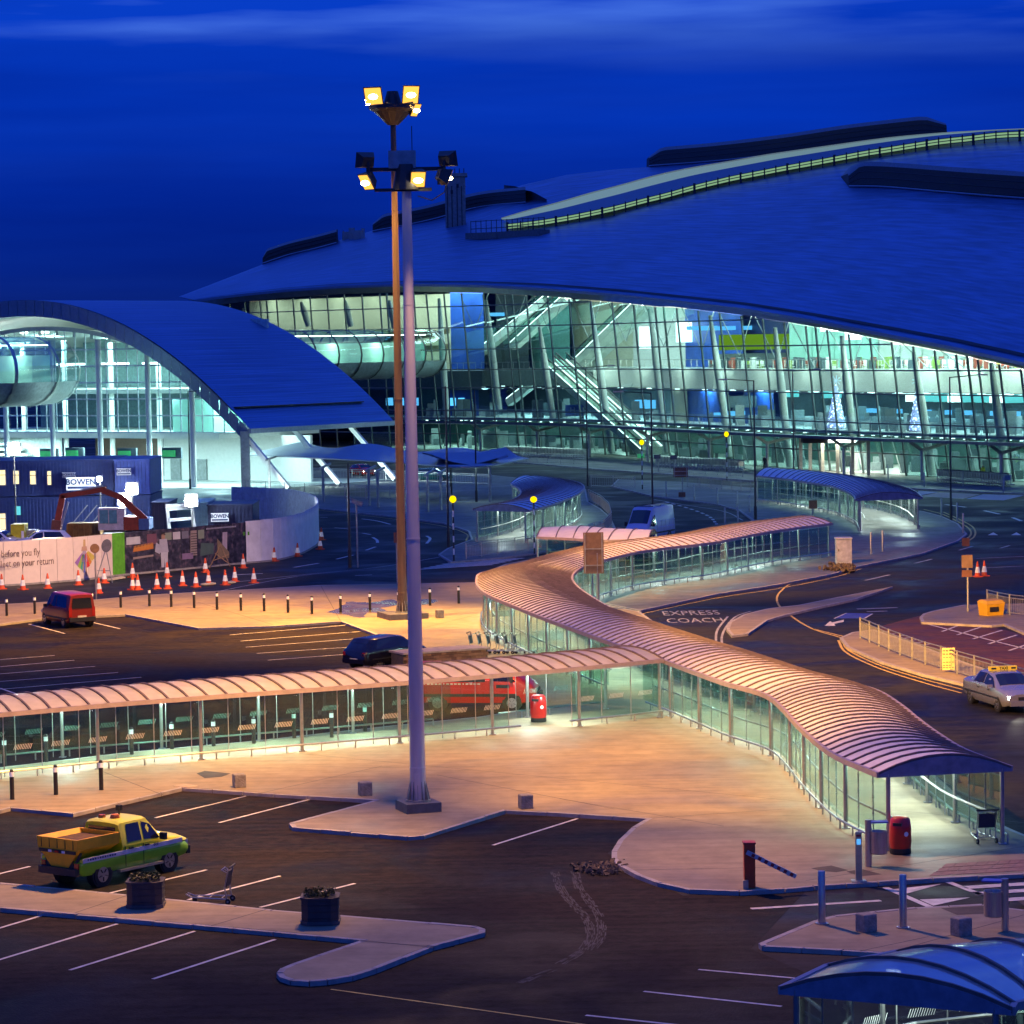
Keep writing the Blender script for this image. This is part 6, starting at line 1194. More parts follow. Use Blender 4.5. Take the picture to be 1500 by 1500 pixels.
def nameboard(x0, x1, y0, y1, Y, label, dbl=True):
    a, b = UP(x0, (y0+y1)/2, Y), UP(x1, (y0+y1)/2, Y); w = (b-a).length; h = (y1-y0)*Y/FPX; p = (a+b)/2; t = thing('name_board', label, 'sign', p, 0, 'site name boards'); MB().box(p, (w, .08, h)).build('board', WHITEP, t); MB().box(p+Vector((0, -.05, -h*.30)), (w*.9, .02, h*.17)).build('blue_bar', SIGNB, t); text('BOWEN', h*.62, SIGNB, 'board_lettering', t, frame(p+Vector((0, -.06, h*.12)), (1, 0, 0), (0, 0, 1)) @ Matrix.Diagonal((w/(h*2.05)*.92, 1, 1, 1)), .01, bold=True)
nameboard(97, 140, 699, 718, 238, 'large white BOWEN board on the navy cabins'); nameboard(91, 111, 692, 700, 239.6, 'small white BOWEN board left above the large one'); nameboard(171, 192, 686, 696, 239, 'small white BOWEN board on the floodlit end cabin'); nameboard(309, 335, 751.5, 764, 228.6, 'white BOWEN board on the low dark cabin')
XO = mat('excavator_orange', (.26, .04, .015), .5, var=.25); XW = mat('excavator_white', (.50, .48, .48), .45); t = thing('excavator', 'orange tracked excavator with white cab and raised folded arm', 'excavator', G(182, 803)); YX = 222
w2 = lambda x, y, dy=0: UP(x, y, YX+dy)
MB().beam(w2(214, 762, .5), w2(176, 728, .5), .4, .5).build('boom', XO, t); MB().beam(w2(178, 729, .5), w2(150, 718, .5), .35, .42).build('boom_tip', XO, t); MB().beam(w2(156, 716, .4), w2(90, 727, .4), .32, .38).build('stick', XO, t); MB().beam(w2(92, 725, .4), w2(84, 765, .4), .32, .45).build('stick_end', XO, t); MB().beam(w2(84, 762, .4), w2(80, 800, .4), .9, .7).build('bucket', mat('bucket_rust', (.16, .05, .03), .6), t); MB().beam(w2(150, 712, .2), w2(118, 718, .2), .14, .14).build('hydraulic_ram', STEEL, t); MB().beam(w2(100, 735, .2), w2(90, 770, .2), .14, .14).build('hydraulic_ram', STEEL, t)
def wb(name, x0, x1, y0, y1, m, dy, dep): a, b = w2(x0, y1, dy), w2(x1, y0, dy); return MB().box(((a.x+b.x)/2, YX+dy+dep/2, (a.z+b.z)/2), (b.x-a.x, dep, b.z-a.z)).build(name, m, t)
cb_ = wb('cab', 144, 181, 744, 777, XW, 0, 1.5)
for x0, x1 in ((146, 158), (160, 171)):
    a, b = w2(x0, 767, -.03), w2(x1, 747, -.03); MB().box(((a.x+b.x)/2, YX-.02, (a.z+b.z)/2), (b.x-a.x, .05, b.z-a.z)).build('window', mat('cab_glass', (.12, .30, .34), .1), cb_)
wb('engine_cover', 181, 203, 757, 777, XO, 0, 2.4); wb('counterweight', 203, 218, 760, 776, mat('excavator_blue', (.06, .14, .30), .5), 0, 2.6); wb('track', 148, 214, 782, 800, BLACKP, .2, 2.4)
t = thing('skip_container', 'rusty brown steel skip behind the pink hoarding', 'skip', G(122, 807)); a, b = UP(99, 792, 224), UP(146, 768, 224); MB().box(((a.x+b.x)/2, 225, b.z/2+.1), (b.x-a.x, 2, b.z)).build('body', mat('skip_brown', (.16, .09, .025), .6, var=.3), t); mb = MB()
for k in range(7): mb.box((a.x+(b.x-a.x)*k/6, 223.95, b.z/2), (.1, .12, b.z))
mb.build('ribs', mat('skip_brown', (.16, .09, .025), .6, var=.3), t)
t = thing('compressor', 'small yellow site compressor behind the pink hoarding', 'compressor', G(26, 808)); a, b = UP(16, 795, 220), UP(35, 773, 220); MB().box(((a.x+b.x)/2, 221, (b.z+.5)/2+.2), (b.x-a.x, 1.8, b.z-.4)).build('body', mat('compressor_yellow', (.50, .48, .02), .5), t); MB().tube(((a.x+b.x)/2-.1, 220.0, .35), ((a.x+b.x)/2-.1, 220.3, .35), .34, 12).build('wheel', BLACKP, t); MB().box((b.x-.12, 220.05, b.z*.7), (.18, .05, .5)).build('label_plate', WHITEP, t)
t = thing('site_box', 'ribbed grey site box beside the yellow compressor', 'box', G(43, 808)); a, b = UP(36, 797, 221), UP(51, 777, 221); MB().box(((a.x+b.x)/2, 222, b.z/2), (b.x-a.x, 1.8, b.z)).build('body', GALV, t); mb = MB()
for k in range(6): mb.box((a.x+(b.x-a.x)*(k+.5)/6, 221.05, b.z/2), (.06, .06, b.z))
mb.build('ribs', GALV, t)
t = thing('gantry_frame', 'white steel gantry frame between the containers', 'gantry', G(265, 800)); p = lambda x, y: UP(x, y, 228)
for a, b in (((245, 742), (249, 781)), ((281, 742), (286, 780)), ((245, 746), (283, 743)), ((246, 762), (284, 759)), ((243, 741), (284, 738))): MB().beam(p(*a), p(*b), .24, .24).build('member', mat('gantry_paint', (.30, .32, .34), .5), t)
for k in range(3): MB().beam(UP(102+k*14, 772, 236), UP(128+k*14, 740, 236), .08, .08).build('stair_rail', GALV, t)
FLD = glow('floodlight_glass', (.86, .96, 1), 260)
for k, (x, y, Y, lb, pw, tg) in enumerate([(20, 657, 232, 'blazing white site floodlight on a pole before the hall', 6000, (40, 790)), (182, 731, 226, 'blazing white site floodlight above the excavator', 3200, (200, 800)), (193, 716, 236, 'white site floodlight against the end cabin', 2500, (215, 700)), (280, 733, 227, 'blazing white site floodlight on the gantry', 1600, (300, 800)), (146, 701, 236, 'small white lamp at the corner of the large name board', 700, (146, 760))]):
    p = UP(x, y, Y); t = thing('site_floodlight', lb, 'floodlight', p, 0, 'site floodlights'); s_ = 1.15 if k != 4 else .5; MB().box(p+Vector((0, .12, 0)), (s_*.9, .2, s_*.9), 0, R(-15)).build('housing', DARKP, t); MB().lathe([(.05, -.40*s_), (.28*s_, -.3*s_), (.42*s_, 0), (.28*s_, .3*s_), (.05, .40*s_)], 16, p+Vector((0, -.3, -.04))).build('lamp_glass', FLD, t, 60); MB().tube((p.x, p.y+.2, 0.1), (p.x, p.y+.2, p.z-.2), .06, 6).build('pole', DARKP, t)
    lamp('flood', 'POINT', p+Vector((0, -.6, -.1)), pw, (.80, .93, 1), None, .25, parent=t)
t = thing('site_lantern', 'small turquoise lit lantern box on the lower cabin', 'lamp', UP(26, 748, 239)); MB().box(UP(26, 748, 239), (.45, .1, .7)).build('box', glow('lantern_cyan', (.15, .8, .9), .9), t)
# ================================================================== vehicles
TYRE = mat('tyre_rubber', (.014, .014, .015), .75); RIM = mat('alloy_rim', (.42, .42, .43), .3, .85); CGLS = mat('car_window', (.012, .016, .03), .06, spec=.9); TRIM = mat('car_trim', (.02, .02, .022), .5); TAIL = mat('tail_lamp', (.35, .015, .01), .2, coat=.6); HEAD = mat('head_lamp', (.6, .62, .64), .12, .3, coat=.5); CHROME = mat('plate_white', (.6, .58, .5), .4)
HLON = glow('head_lamp_lit', (1, .93, .72), 45)
class Body:
    def __init__(s, st): s.st = st
    def at(s, x):
        S_ = s.st
        if x <= S_[0][0]: return S_[0][1:]
        for a, b in zip(S_, S_[1:]):
            if x <= b[0]: f = (x-a[0])/(b[0]-a[0]); return [lerp(u, v, f) for u, v in zip(a[1:], b[1:])]
        return S_[-1][1:]
    def build(s, m, root, name='body', sub=3):
        xs = []
        for a, b in zip(s.st, s.st[1:]): xs += [lerp(a[0], b[0], k/sub) for k in range(sub)]
        xs.append(s.st[-1][0]); rows = []
        for x in xs:
            zb, wb, zm, wm, zl, wl, zt, wt = s.at(x)[:8]; h = [(wb, zb), (wm*.985, lerp(zb, zm, .4)), (wm, zm), (lerp(wm, wl, .75), lerp(zm, zl, .8)), (wl, zl), (lerp(wl, wt, .55), lerp(zl, zt, .6)), (wt, zt-.02), (wt*.8, zt+.015), (wt*.35, zt+.035)]
            rows.append([Vector((x, -y, z)) for y, z in h]+[Vector((x, y, z)) for y, z in h[::-1]])
        mb = MB(); w = len(rows[0]); mb.v = [p for r in rows for p in r]
        for j in range(len(rows)-1):
            for i in range(w): a = j*w+i; b = j*w+(i+1) % w; mb.f.append((a, b, b+w, a+w))
        mb.f += [tuple(range(w))[::-1], tuple(range((len(rows)-1)*w, len(rows)*w))]; return mb.build(name, m, root, 42)
    def side(s, x, t, sg, o=.012):
        zb, wb, zm, wm, zl, wl, zt, wt = s.at(x)[:8]; y = lerp(wl, wt, t*.95); 
        if t < .92: y = lerp(wl, wt, t*.55/.6) if t < .6 else lerp(lerp(wl, wt, .55), wt, (t-.6)/.4)
        return Vector((x, sg*(y+o), lerp(zl, zt, t)+.004))
    def low(s, x, t, sg, o=.012):
        zb, wb, zm, wm, zl, wl, zt, wt = s.at(x)[:8]; y = lerp(wm, lerp(wm, wl, .75), t/.8) if t < .8 else lerp(lerp(wm, wl, .75), wl, (t-.8)/.2)
        return Vector((x, sg*(y+o), lerp(zm, zl, t)))
    def swin(s, L, sg, root, name='side_window', m=None):
        P = [s.side(x, t, sg) for x, t in L]; 
        if sg < 0: P = P
        mb = MB(); mb.quad(*(P if sg < 0 else P[::-1])); return mb.build(name, m or CGLS, root)
    def screen(s, x0, x1, k0, k1, root, name='windscreen', o=.014, m=None):
        mb = MB(); P = []
        for x, k in ((x0, k0), (x1, k1)):
            v = s.at(x); P.append([Vector((x, -v[7]*k, v[6]-.005)), Vector((x, -v[7]*k*.45, v[6]+.03)), Vector((x, v[7]*k*.45, v[6]+.03)), Vector((x, v[7]*k, v[6]-.005))])
        d = Vector((x1-x0, 0, s.at(x1)[6]-s.at(x0)[6])).normalized(); nrm = Vector((-d.z, 0, d.x)); nrm = nrm if nrm.z > 0 else -nrm
        mb.grid([[p+nrm*o for p in r] for r in P]); return mb.build(name, m or CGLS, root)
def wheels(root, xs, half, r, w=.2, rim=RIM, spokes=5):
    for x in xs:
        for s in (-1, 1):
            y = s*half; MB().tube((x, y-s*.25, r+.02), (x, y+s*.008, r+.02), r*1.17, 20).build('wheel_arch', TRIM, root, 40); wh = MB().tube((x, y-s*w, r), (x, y+s*.03, r), r, 22).build('wheel', TYRE, root, 40); MB().tube((x, y, r), (x, y+s*.036, r), r*.62, 16).build('rim', rim, wh, 40)
            mb = MB()
            for k in range(spokes): a = k*2*math.pi/spokes+.3; mb.beam((x+math.cos(a+.63)*r*.2, y+s*.038, r+math.sin(a+.63)*r*.2), (x+math.cos(a+.63)*r*.52, y+s*.038, r+math.sin(a+.63)*r*.52), .012, r*.16, Vector((0, 1, 0)))
            mb.build('rim_gap', TRIM, wh)
def put(root, rear, front, sideR, half, xr, xf, z=0):
    a, b = G(*rear, z), G(*front, z); d = (b-a); d.z = 0; d.normalize(); n = Vector((-d.y, d.x, 0)); m_ = (a+b)/2+n*(half if sideR else -half)-d*((xr+xf)/2); root.location = (m_.x, m_.y, z); root.rotation_euler = (0, 0, math.atan2(d.y, d.x))
def heading(root, c_, ang, z=0): p = G(*c_, z); root.location = p; root.rotation_euler = (0, 0, ang)
def bits(B_, root, lf, lr, wf, zf, zr, lit=False, tall=False, col=None):
    for s in (-1, 1):
        MB().box((lf-.04, s*wf*.74, zf), (.12, wf*.42, .15)).build('headlight', HLON if lit else HEAD, root); MB().box((lr+.03, s*wf*.86, zr), (.10, wf*.22, .5 if tall else .18)).build('tail_light', TAIL, root); v = B_
    MB().box((lr-.01, 0, zr-.25), (.03, .5, .11)).build('number_plate', CHROME, root); MB().box((lf+.02, 0, zf-.28), (.03, .5, .11)).build('number_plate', CHROME, root)
# --- the green and yellow pickup with its salt spreader
PG = mat('pickup_green', (.22, .55, .02), .3, var=.06, coat=.5); PY = mat('pickup_yellow', (.78, .80, .02), .3, var=.06, coat=.5); PW = mat('pickup_stripe', (.62, .62, .60), .4); SPO = mat('spreader_orange', (.85, .46, .015), .5, var=.12)
t = thing('pickup_truck', 'yellow and green service pickup carrying an orange salt spreader in its bed', 'pickup', (0, 0, 0), 0, local=True)
lowr = Body([(-2.42, .52, .78, .62, .82, .74, .84, .80, .80), (-2.3, .42, .82, .62, .865, .78, .865, .86, .84), (0, .40, .83, .62, .87, .80, .87, .88, .84), (1.9, .42, .82, .62, .865, .80, .86, .88, .82), (2.25, .45, .76, .64, .83, .78, .80, .86, .74), (2.42, .52, .66, .62, .74, .74, .72, .80, .64)]); lowr.build(PG, t, 'lower_body')
up = Body([(-.62, .86, .84, .9, .86, 1.08, .855, 1.70, .66), (-.50, .86, .85, .95, .865, 1.08, .865, 1.76, .68), (.55, .86, .85, .95, .865, 1.08, .865, 1.78, .69), (1.15, .86, .85, .95, .865, 1.09, .84, 1.16, .76), (1.2, .86, .85, .95, .865, 1.08, .82, 1.14, .74), (2.05, .84, .82, .90, .835, 1.00, .78, 1.05, .68), (2.38, .80, .70, .85, .72, .90, .68, .93, .58)]); up.build(PY, t, 'cab')
for s in (-1, 1):
    MB().beam((-2.35, s*.868, .88), (2.0, s*.862, .92), .035, .13).build('white_stripe', PW, t); up.swin([(-.42, .12), (.22, .12), (.20, .88), (-.36, .88)], s, t); up.swin([(.32, .12), (1.02, .12), (.68, .86), (.30, .88)], s, t)
    MB().beam((-2.35, s*.80, .86), (-.62, s*.80, .86), .12, .10).build('bed_side', PY, t); MB().box((1.02, s*1.0, 1.18), (.12, .22, .2)).build('mirror', TRIM, t); MB().box((.1, s*.88, .38), (1.9, .16, .07)).build('side_step', STEEL, t)
    for x in (-.28, .42): MB().box((x, s*.885, .99), (.18, .03, .05)).build('door_handle', TRIM, t)
    for x in (.27, -.52): MB().beam((x, s*.877, .46), (x, s*.874, 1.06), .012, .012).build('door_gap', TRIM, t)
up.screen(1.10, .62, .86, .92, t); MB().box((-.63, 0, 1.40), (.04, 1.1, .42)).build('rear_window', CGLS, t); wheels(t, (-1.5, 1.42), .83, .37); MB().box((2.42, 0, .55), (.16, 1.5, .24)).build('bumper', TRIM, t); MB().box((-2.5, 0, .55), (.2, 1.55, .2)).build('bumper', TRIM, t); bits(up, t, 2.36, -2.44, .80, .80, .72); MB().box((-1.5, 0, .62), (1.7, 1.5, .3)).build('bed_floor', TRIM, t); MB().box((-2.43, 0, .72), (.05, 1.1, .3)).build('tailgate', TRIM, t)
mb = MB(); hp = [(-2.55, -.85, 1.52), (-.72, -.85, 1.52), (-.72, .85, 1.52), (-2.55, .85, 1.52)]; md = [(-2.53, -.83, 1.20), (-.74, -.83, 1.20), (-.74, .83, 1.20), (-2.53, .83, 1.20)]; bt_ = [(-2.46, -.36, .66), (-1.1, -.30, .80), (-1.1, .30, .80), (-2.46, .36, .66)]; inn = [(x*1.0+(.06 if x < -1 else -.06), y*.93, 1.52) for x, y, z in hp]; ini = [(x*.98, y*.8, 1.34) for x, y, z in inn]
mb.v = [Vector(q) for q in hp+md+bt_+inn+ini]
for o in (0, 4): mb.f += [(o+i, o+4+i, o+4+(i+1) % 4, o+(i+1) % 4) for i in range(4)]
mb.f += [(i, (i+1) % 4, 12+(i+1) % 4, 12+i) for i in range(4)]+[(12+i, 12+(i+1) % 4, 16+(i+1) % 4, 16+i) for i in range(4)]+[(8, 11, 10, 9)]; sp_ = mb.build('salt_spreader', SPO, t); MB().box((-1.63, 0, 1.36), (1.68, 1.45, .06)).build('salt_load', mat('rock_salt', (.10, .05, .025), .9, var=.5, scale=9), sp_)
for k in range(5): MB().box((-2.55, -.66+k*.33, 1.36), (.02, .012, .28)).build('rib', TRIM, sp_)
MB().box((-2.545, 0, 1.13), (.05, 1.5, .09)).build('light_bar', TRIM, sp_)
for y in (-.28, .28): MB().box((-2.58, y, 1.13), (.03, .12, .07)).build('work_lamp', WHITEP, sp_)
MB().box((-2.58, 0, 1.13), (.03, .14, .07)).build('red_lamp', TAIL, sp_); MB().beam((-2.45, -.5, .55), (-2.3, -.75, 1.1), .08, .08).build('frame_leg', TRIM, sp_); MB().beam((-2.45, .5, .55), (-2.3, .75, 1.1), .08, .08).build('frame_leg', TRIM, sp_)
MB().lathe([(.16, 1.79), (.13, 1.9), (.05, 1.93)], 12, (-.15, -.1, 0)).build('beacon', mat('amber_beacon', (.5, .14, .01), .25), t); MB().lathe([(.12, 1.79), (.1, 1.88)], 12, (-.25, .35, 0)).build('beacon', mat('amber_beacon', (.5, .14, .01), .25), t); MB().tube((.35, .2, 1.78), (.35, .2, 1.98), .03, 6).build('spot_lamp_stem', TRIM, t); MB().box((.35, .2, 2.02), (.14, .16, .16)).build('spot_lamp', TRIM, t)
for s in (-1, 1):
    [MB().box((-2.15+k*.105, s*.889, .895), (.07 if k % 4 else .04, .006, .055)).build('door_mark', SIGNB, t) for k in range(12)]; text('dol', .17, SIGNB, 'door_lettering', t, frame((.80, s*.889, .955), (-s, 0, 0), (0, 0, 1)), .002)
put(t, (152.5, 1299), (247, 1278), True, .80, -1.5, 1.42); t.scale = (.91, .94, .95)
# --- generic builders for the other vehicles
def mpv(name, label, col, cat='car', H=1.8, L=4.0):
    m = mat('paint_'+name, col, .28, .2, var=.06, coat=.5); t = thing(name, label, cat, (0, 0, 0), 0, local=True); h = L/2; B_ = Body([(-h, .35, .72, .55, .78, .98, .76, H-.06, .62), (-h+.15, .28, .78, .55, .83, 1.0, .81, H, .66), (h*.2, .26, .8, .55, .84, 1.0, .82, H+.02, .68), (h*.36, .26, .8, .55, .84, 1.0, .82, H-.12, .66), (h*.62, .26, .8, .55, .83, 1.0, .80, 1.12, .70), (h*.9, .3, .74, .52, .78, .86, .72, .96, .62), (h, .36, .62, .5, .68, .72, .62, .80, .5)]); B_.build(m, t)
    for s in (-1, 1):
        B_.swin([(-h+.25, .1), (-.35, .1), (-.35, .85), (-h+.35, .85)], s, t); B_.swin([(-.27, .1), (h*.55, .1), (h*.36, .82), (-.27, .85)], s, t); MB().box((h*.42, s*.95, 1.08), (.12, .2, .16)).build('mirror', TRIM, t); MB().beam((-h+.2, s*.85, .5), (h*.5, s*.85, .5), .03, .1).build('side_trim', TRIM, t)
    MB().quad((-h-.015, -.58, 1.05), (-h-.015, .58, 1.05), (-h-.012+.0, .52, H-.2), (-h-.012, -.52, H-.2)).build('rear_window', CGLS, t); B_.screen(h*.60, h*.38, .9, .92, t); bits(B_, t, h-.02, -h+.0, .78, .68, .85, tall=True); MB().box((-h-.05, 0, .45), (.14, 1.5, .22)).build('bumper', TRIM, t); MB().box((h+.0, 0, .42), (.14, 1.3, .2)).build('bumper', TRIM, t); wheels(t, (-h*.66, h*.66), .80, .30); return t
t = mpv('people_carrier', 'dark red people carrier parked with its back to the view', (.26, .028, .018)); put(t, (90.7, 919), (67.5, 914.5), False, .82, -1.32, 1.32)
def saloon(name, label, col, L=4.6, H=1.45, hatch=False, lit=False, metal=.3, boot=1.0):
    m = mat('paint_'+name, col, .26, metal, var=.05, coat=.6); t = thing(name, label, 'taxi' if 'taxi' in name else 'car', (0, 0, 0), 0, local=True); h = L/2; rb0 = -h+(.3 if hatch else .95)
    S_ = [(-h, .4, .66, .55, .74, .80, .70, .86, .6), (-h+.12, .3, .74, .55, .82, .90, .79, 1.0, .66)]
    S_ += [(rb0, .24, .78, .55, .86, .92, .82, 1.04, .70), (rb0+.55, .22, .8, .55, .87, .92, .84, H-.04, .58)] if not hatch else [(rb0+.25, .22, .8, .55, .87, .92, .84, H-.08, .6)]
    S_ += [(0, .22, .8, .55, .87, .92, .845, H, .60), (h*.22, .22, .8, .55, .87, .92, .84, H-.06, .59), (h*.55, .22, .8, .55, .87, .90, .82, .98, .70), (h*.85, .26, .76, .54, .82, .80, .76, .88, .64), (h, .34, .64, .5, .70, .66, .64, .74, .52)]; B_ = Body(S_); B_.build(m, t)
    for s in (-1, 1):
        x0 = rb0+.35; B_.swin([(x0, .12), (-.02, .12), (-.02, .86), (rb0+.62, .86)], s, t); B_.swin([(.05, .12), (h*.50, .12), (h*.26, .82), (.05, .86)], s, t); MB().box((h*.42, s*.95, .98), (.1, .2, .13)).build('mirror', m, t); MB().beam((-h+.4, s*.875, .55), (h*.7, s*.87, .55), .025, .06).build('side_trim', TRIM, t)
        for x in (-.18, .9): MB().box((x-.3, s*.868, .80), (.18, .03, .04)).build('door_handle', TRIM, t)
    B_.screen(h*.53, h*.25, .9, .94, t); B_.screen(rb0+.05, rb0+(.24 if hatch else .52), .9, .94, t, 'rear_window'); bits(B_, t, h-.06, -h+.02, .74, .62, .78, lit); MB().box((h+.0, 0, .40), (.12, 1.3, .18)).build('bumper', m, t); MB().box((h+.0, 0, .60), (.06, .62, .12)).build('grille', TRIM, t); MB().box((-h, 0, .45), (.12, 1.4, .2)).build('bumper', m, t); wheels(t, (-h*.60, h*.62), .82, .31); return t
t = saloon('taxi_car', 'silver saloon taxi with yellow roof sign and lit headlights at the right edge', (.42, .42, .45), 4.75, 1.47, lit=True, metal=.6); put(t, (1420, 1030), (1461.5, 1043), True, .84, -1.42, 1.45)
rs = MB().box((.0, 0, 1.56), (.22, 1.15, .16)).build('roof_sign', mat('taxi_sign', (.65, .42, .02), .4, emit=((1, .6, .05), .35)), t); text('TAXI', .16, BLACKP, 'sign_lettering', rs, frame((.115, 0, 1.56), (0, 1, 0), (0, 0, 1)), .003, bold=True)
for y in (-.42, .42): MB().box((.113, y, 1.56), (.01, .2, .07)).build('sign_mark', TRIM, rs)
pt_ = t.matrix_basis @ Vector((2.6, -.5, .62)); lamp('headlight_beam', 'SPOT', t.matrix_basis @ Vector((2.45, -.5, .62)), 50, (1, .93, .75), t.matrix_basis @ Vector((9, -.5, 0)), .06, 60, .6); lamp('headlight_beam', 'SPOT', t.matrix_basis @ Vector((2.45, .5, .62)), 50, (1, .93, .75), t.matrix_basis @ Vector((9, .5, 0)), .06, 60, .6)
t = saloon('dark_hatchback', 'dark blue-black car seen over the glass walkway roof beside the big mast', (.010, .011, .028), 4.2, 1.5, True); put(t, (549, 983), (620, 974), True, .82, -1.42, 1.42)
t = saloon('distant_red_car', 'small red car with lit headlights under the wavy canopy', (.45, .012, .01), 3.8, 1.42, True, True, .1); heading(t, (531, 698), R(-62))
t = saloon('distant_teal_car', 'dark teal car half hidden behind the canopy posts', (.01, .09, .10), 4.3, 1.45, True); heading(t, (632, 705), R(-12))
t = saloon('white_site_car', 'white car behind the pink hoarding with its bonnet towards the box', (.65, .65, .66), 4.3, 1.5, True); heading(t, (63, 806), R(196)); t2 = copy_tree(t); t2['label'] = 'white car behind the hoarding cut by the left edge'; heading(t2, (-2, 806), R(-20)); t['group'] = t2['group'] = 'white cars on the building site'
def van(name, label, col, L, H, W_=.98, roof_rack=False):
    m = mat('paint_'+name, col, .3, .1, var=.06, coat=.4); t = thing(name, label, 'van', (0, 0, 0), 0, local=True); h = L/2; B_ = Body([(-h, .40, W_*.9, .7, W_*.95, 1.15, W_*.94, H-.06, W_*.78), (-h+.1, .34, W_*.93, .7, W_, 1.2, W_*.98, H, W_*.82), (h*.30, .34, W_*.93, .7, W_, 1.2, W_*.98, H, W_*.82), (h*.42, .34, W_*.93, .7, W_, 1.2, W_*.97, H-.12, W_*.80), (h*.74, .34, W_*.93, .7, W_*.98, 1.18, W_*.94, 1.36, W_*.82), (h*.93, .38, W_*.86, .68, W_*.92, .98, W_*.84, 1.08, W_*.72), (h, .44, W_*.76, .62, W_*.82, .80, W_*.74, .88, W_*.6)]); B_.build(m, t)
    for s in (-1, 1):
        B_.swin([(h*.32, .04), (h*.70, .04), (h*.47, .62 if H > 2.2 else .8), (h*.34, .62 if H > 2.2 else .8)], s, t, 'door_window'); MB().box((h*.62, s*(W_+.12), 1.35), (.12, .2, .32)).build('mirror', TRIM, t); MB().beam((-h+.2, s*(W_+.005), .66), (h*.7, s*(W_+.0), .66), .03, .12).build('side_trim', TRIM, t)
        for x in (h*.26, -h*.2): MB().beam((x, s*(W_+.004), .5), (x, s*(W_*.985), 1.25), .012, .012).build('door_gap', TRIM, t)
    B_.screen(h*.73, h*.45, .92, .92, t); bits(B_, t, h-.06, -h+.02, W_*.85, .78, 1.0, tall=True); MB().box((h-.02, 0, .52), (.2, W_*1.7, .3)).build('bumper', TRIM, t); MB().box((h-.03, 0, .80), (.1, W_*.9, .16)).build('grille', TRIM, t); MB().box((-h-.03, 0, .48), (.12, W_*1.8, .2)).build('bumper', TRIM, t); wheels(t, (-h*.58, h*.62), W_-.03, .34); return t, B_, m
t, B_, m = van('red_van', 'red panel van with black lettering strip parked behind the glass walkway', (.62, .016, .013), 5.1, 1.88); put(t, (640, 1042), (751, 1042), True, .95, -1.48, 1.58, 0)
for s in (-1, 1):
    MB().quad(*[B_.low(x, .80, s, .014)+Vector((0, 0, dz)) for x, dz in ((-2.1, .10), (.5, .10), (.5, .26), (-2.1, .26))]).build('lettering_strip', mat('navy_strip', (.02, .025, .05), .4), t); [MB().box((-2.0+k*.16, s*.99, 1.12), (.11 if k % 5 else .05, .012, .05)).build('van_mark', WHITEP, t) for k in range(15)]; MB().quad(*[B_.low(x, .30, s, .014)+Vector((0, 0, dz)) for x, dz in ((.95, .10), (1.5, .10), (1.5, .24), (.95, .24))]).build('door_strip', mat('navy_strip', (.02, .025, .05), .4), t)
t, B_, m = van('white_van', 'blue-white high roofed van with ladder on the loop road behind the canopy', (.40, .48, .66), 5.8, 2.55); d_ = Vector((-.42, -.91)); heading(t, (951, 792), math.atan2(d_.y, d_.x))
for s in (-1, 1):
    for x in (-2.5, -1.7, -.9, -.1): MB().box((x, s*.99, 1.1), (.03, .03, .9)).build('panel_rib', m, t)
    for z in (1.05, 1.5): MB().beam((-2.7, s*.985, z), (.6, s*.985, z), .03, .05).build('chequer_strip', mat('van_stripe', (.35, .42, .75), .35), t)
for y in (-.3, .1): MB().beam((-2.6, y+.5, 2.68), (1.1, y+.5, 2.68), .04, .04).build('ladder_rail', STEEL, t)
for k in range(11): MB().box((-2.5+k*.34, .4, 2.68), (.03, .4, .03)).build('ladder_rung', STEEL, t)
for x in (-2.2, -.6, 1.0): MB().box((x, 0, 2.62), (.05, 1.5, .05)).build('roof_bar', TRIM, t)
# low brick planter wall by the dark car, its bricks laid one by one
A, B = G(592, 986, 0), G(716, 977, 0); d = (B-A).normalized(); n = Vector((-d.y, d.x, 0)); t = thing('brick_wall', 'low brown brick wall with a pale slab top behind the walkway roof', 'wall', A); BRK = [mat('brick_%s' % c_[0], c_[1], .8) for c_ in (('brown', (.20, .11, .065)), ('tan', (.26, .15, .09)), ('umber', (.14, .075, .05)))]
L = (B-A).length; q = (A+B)/2+n*.75; MB().box((q.x, q.y, .41), (L, 1.3, .82), math.atan2(d.y, d.x)).build('core', JOINT, t); q = (A+B)/2+n*.75; MB().box((q.x, q.y, .87), (L+.1, 1.6, .08), math.atan2(d.y, d.x)).build('coping', mat('coping_slab', (.40, .33, .27), .7), t)
nb = int(L/.24); cnt = 0
for r in range(6):
    for k in range(nb):
        q = A+d*((k+.5+(.5 if r % 2 else 0))*L/nb); cnt += 1
        if cnt > 290 or (q-A).length > L-.1: continue
        MB().box((q.x+n.x*.06, q.y+n.y*.06, .08+r*.14), (L/nb-.012, .12, .125), math.atan2(d.y, d.x)).build('brick', random.choice(BRK), t)

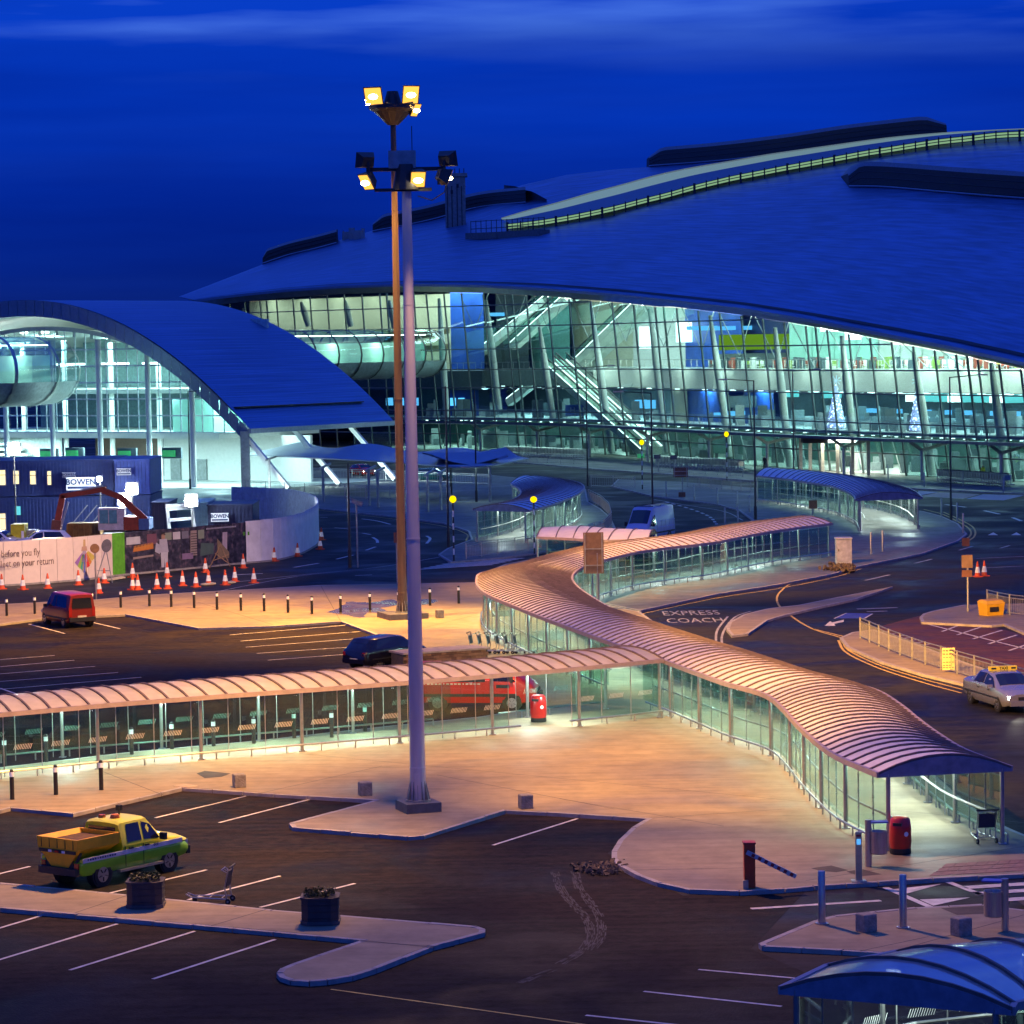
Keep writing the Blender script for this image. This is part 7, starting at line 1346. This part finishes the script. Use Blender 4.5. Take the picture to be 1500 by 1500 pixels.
# ================================================================== two small figures by the terminal doors
def person(label, loc, rz, skin, top, legs, h=1.75):
    p = Vector(loc); J = {'pelvis': (0, 0, .93), 'waist': (0, 0, 1.08), 'chest': (0, 0, 1.32), 'neck': (0, 0, 1.48), 'head': (0, -.01, 1.57), 'crown': (0, 0, 1.70)}
    for s_, sgn in (('l', -1), ('r', 1)): J.update({s_+'hip': (sgn*.09, 0, .88), s_+'knee': (sgn*.11, -.03-.05*sgn, .49), s_+'ankle': (sgn*.12, .03+.08*sgn, .09), s_+'toe': (sgn*.13, -.12+.08*sgn, .04), s_+'shoulder': (sgn*.18, 0, 1.40), s_+'elbow': (sgn*.24, .03, 1.12), s_+'wrist': (sgn*.22, -.12, .92), s_+'hand': (sgn*.21, -.17, .84)})
    E = [('pelvis', 'waist'), ('waist', 'chest'), ('chest', 'neck'), ('neck', 'head'), ('head', 'crown')]
    for s_ in 'lr': E += [('pelvis', s_+'hip'), (s_+'hip', s_+'knee'), (s_+'knee', s_+'ankle'), (s_+'ankle', s_+'toe'), ('chest', s_+'shoulder'), (s_+'shoulder', s_+'elbow'), (s_+'elbow', s_+'wrist'), (s_+'wrist', s_+'hand')]
    rad = dict(pelvis=.13, waist=.12, chest=.15, neck=.055, head=.10, crown=.07); K = list(J)
    me = bpy.data.meshes.new('person'); me.from_pydata([J[k] for k in K], [(K.index(a), K.index(b)) for a, b in E], []); o = bpy.data.objects.new('person', me); COL.objects.link(o); o.location = p; o.rotation_euler = (0, 0, rz); o.scale = (h/1.75,)*3
    md = o.modifiers.new('skin', 'SKIN'); sv = me.skin_vertices[0] if me.skin_vertices else None
    if sv is None: bpy.context.view_layer.objects.active = o; me.attributes
    for k, v in zip(K, me.skin_vertices[0].data): r = rad.get(k) or {'hip': .095, 'knee': .06, 'ankle': .045, 'toe': .04, 'shoulder': .07, 'elbow': .045, 'wrist': .034, 'hand': .035}[k[1:]]; v.radius = (r, r*.85); v.use_root = (k == 'pelvis')
    o.modifiers.new('round', 'SUBSURF').levels = 1
    m = bpy.data.materials.new('clothes_'+label[:12]); m.use_nodes = True; t = m.node_tree; b = t.nodes['Principled BSDF']; tc = N(t, 'ShaderNodeTexCoord'); sx_ = N(t, 'ShaderNodeSeparateXYZ'); t.links.new(tc.outputs['Object'], sx_.inputs[0]); mr = N(t, 'ShaderNodeMapRange'); mr.inputs[2].default_value = 1.75; t.links.new(sx_.outputs['Z'], mr.inputs[0])
    cr = ramp(t, [(0, (.02, .02, .02)), (.05, legs), (.53, top), (.85, skin), (.945, (.03, .02, .015))], mr.outputs[0]); cr.node.color_ramp.interpolation = 'CONSTANT'; t.links.new(cr, b.inputs['Base Color']); b.inputs['Roughness'].default_value = .7
    me.materials.append(m); tag(o, label, 'person'); return o
p = G(1440, 706, .12); person('person in a yellow high visibility jacket by the far right trolley rack', p, R(30), (.45, .28, .2), (.65, .75, .05), (.03, .035, .06))
p = G(1120, 690, .12); person('person in dark clothes standing outside the terminal doors', p, R(-40), (.40, .25, .18), (.02, .02, .03), (.015, .015, .02))
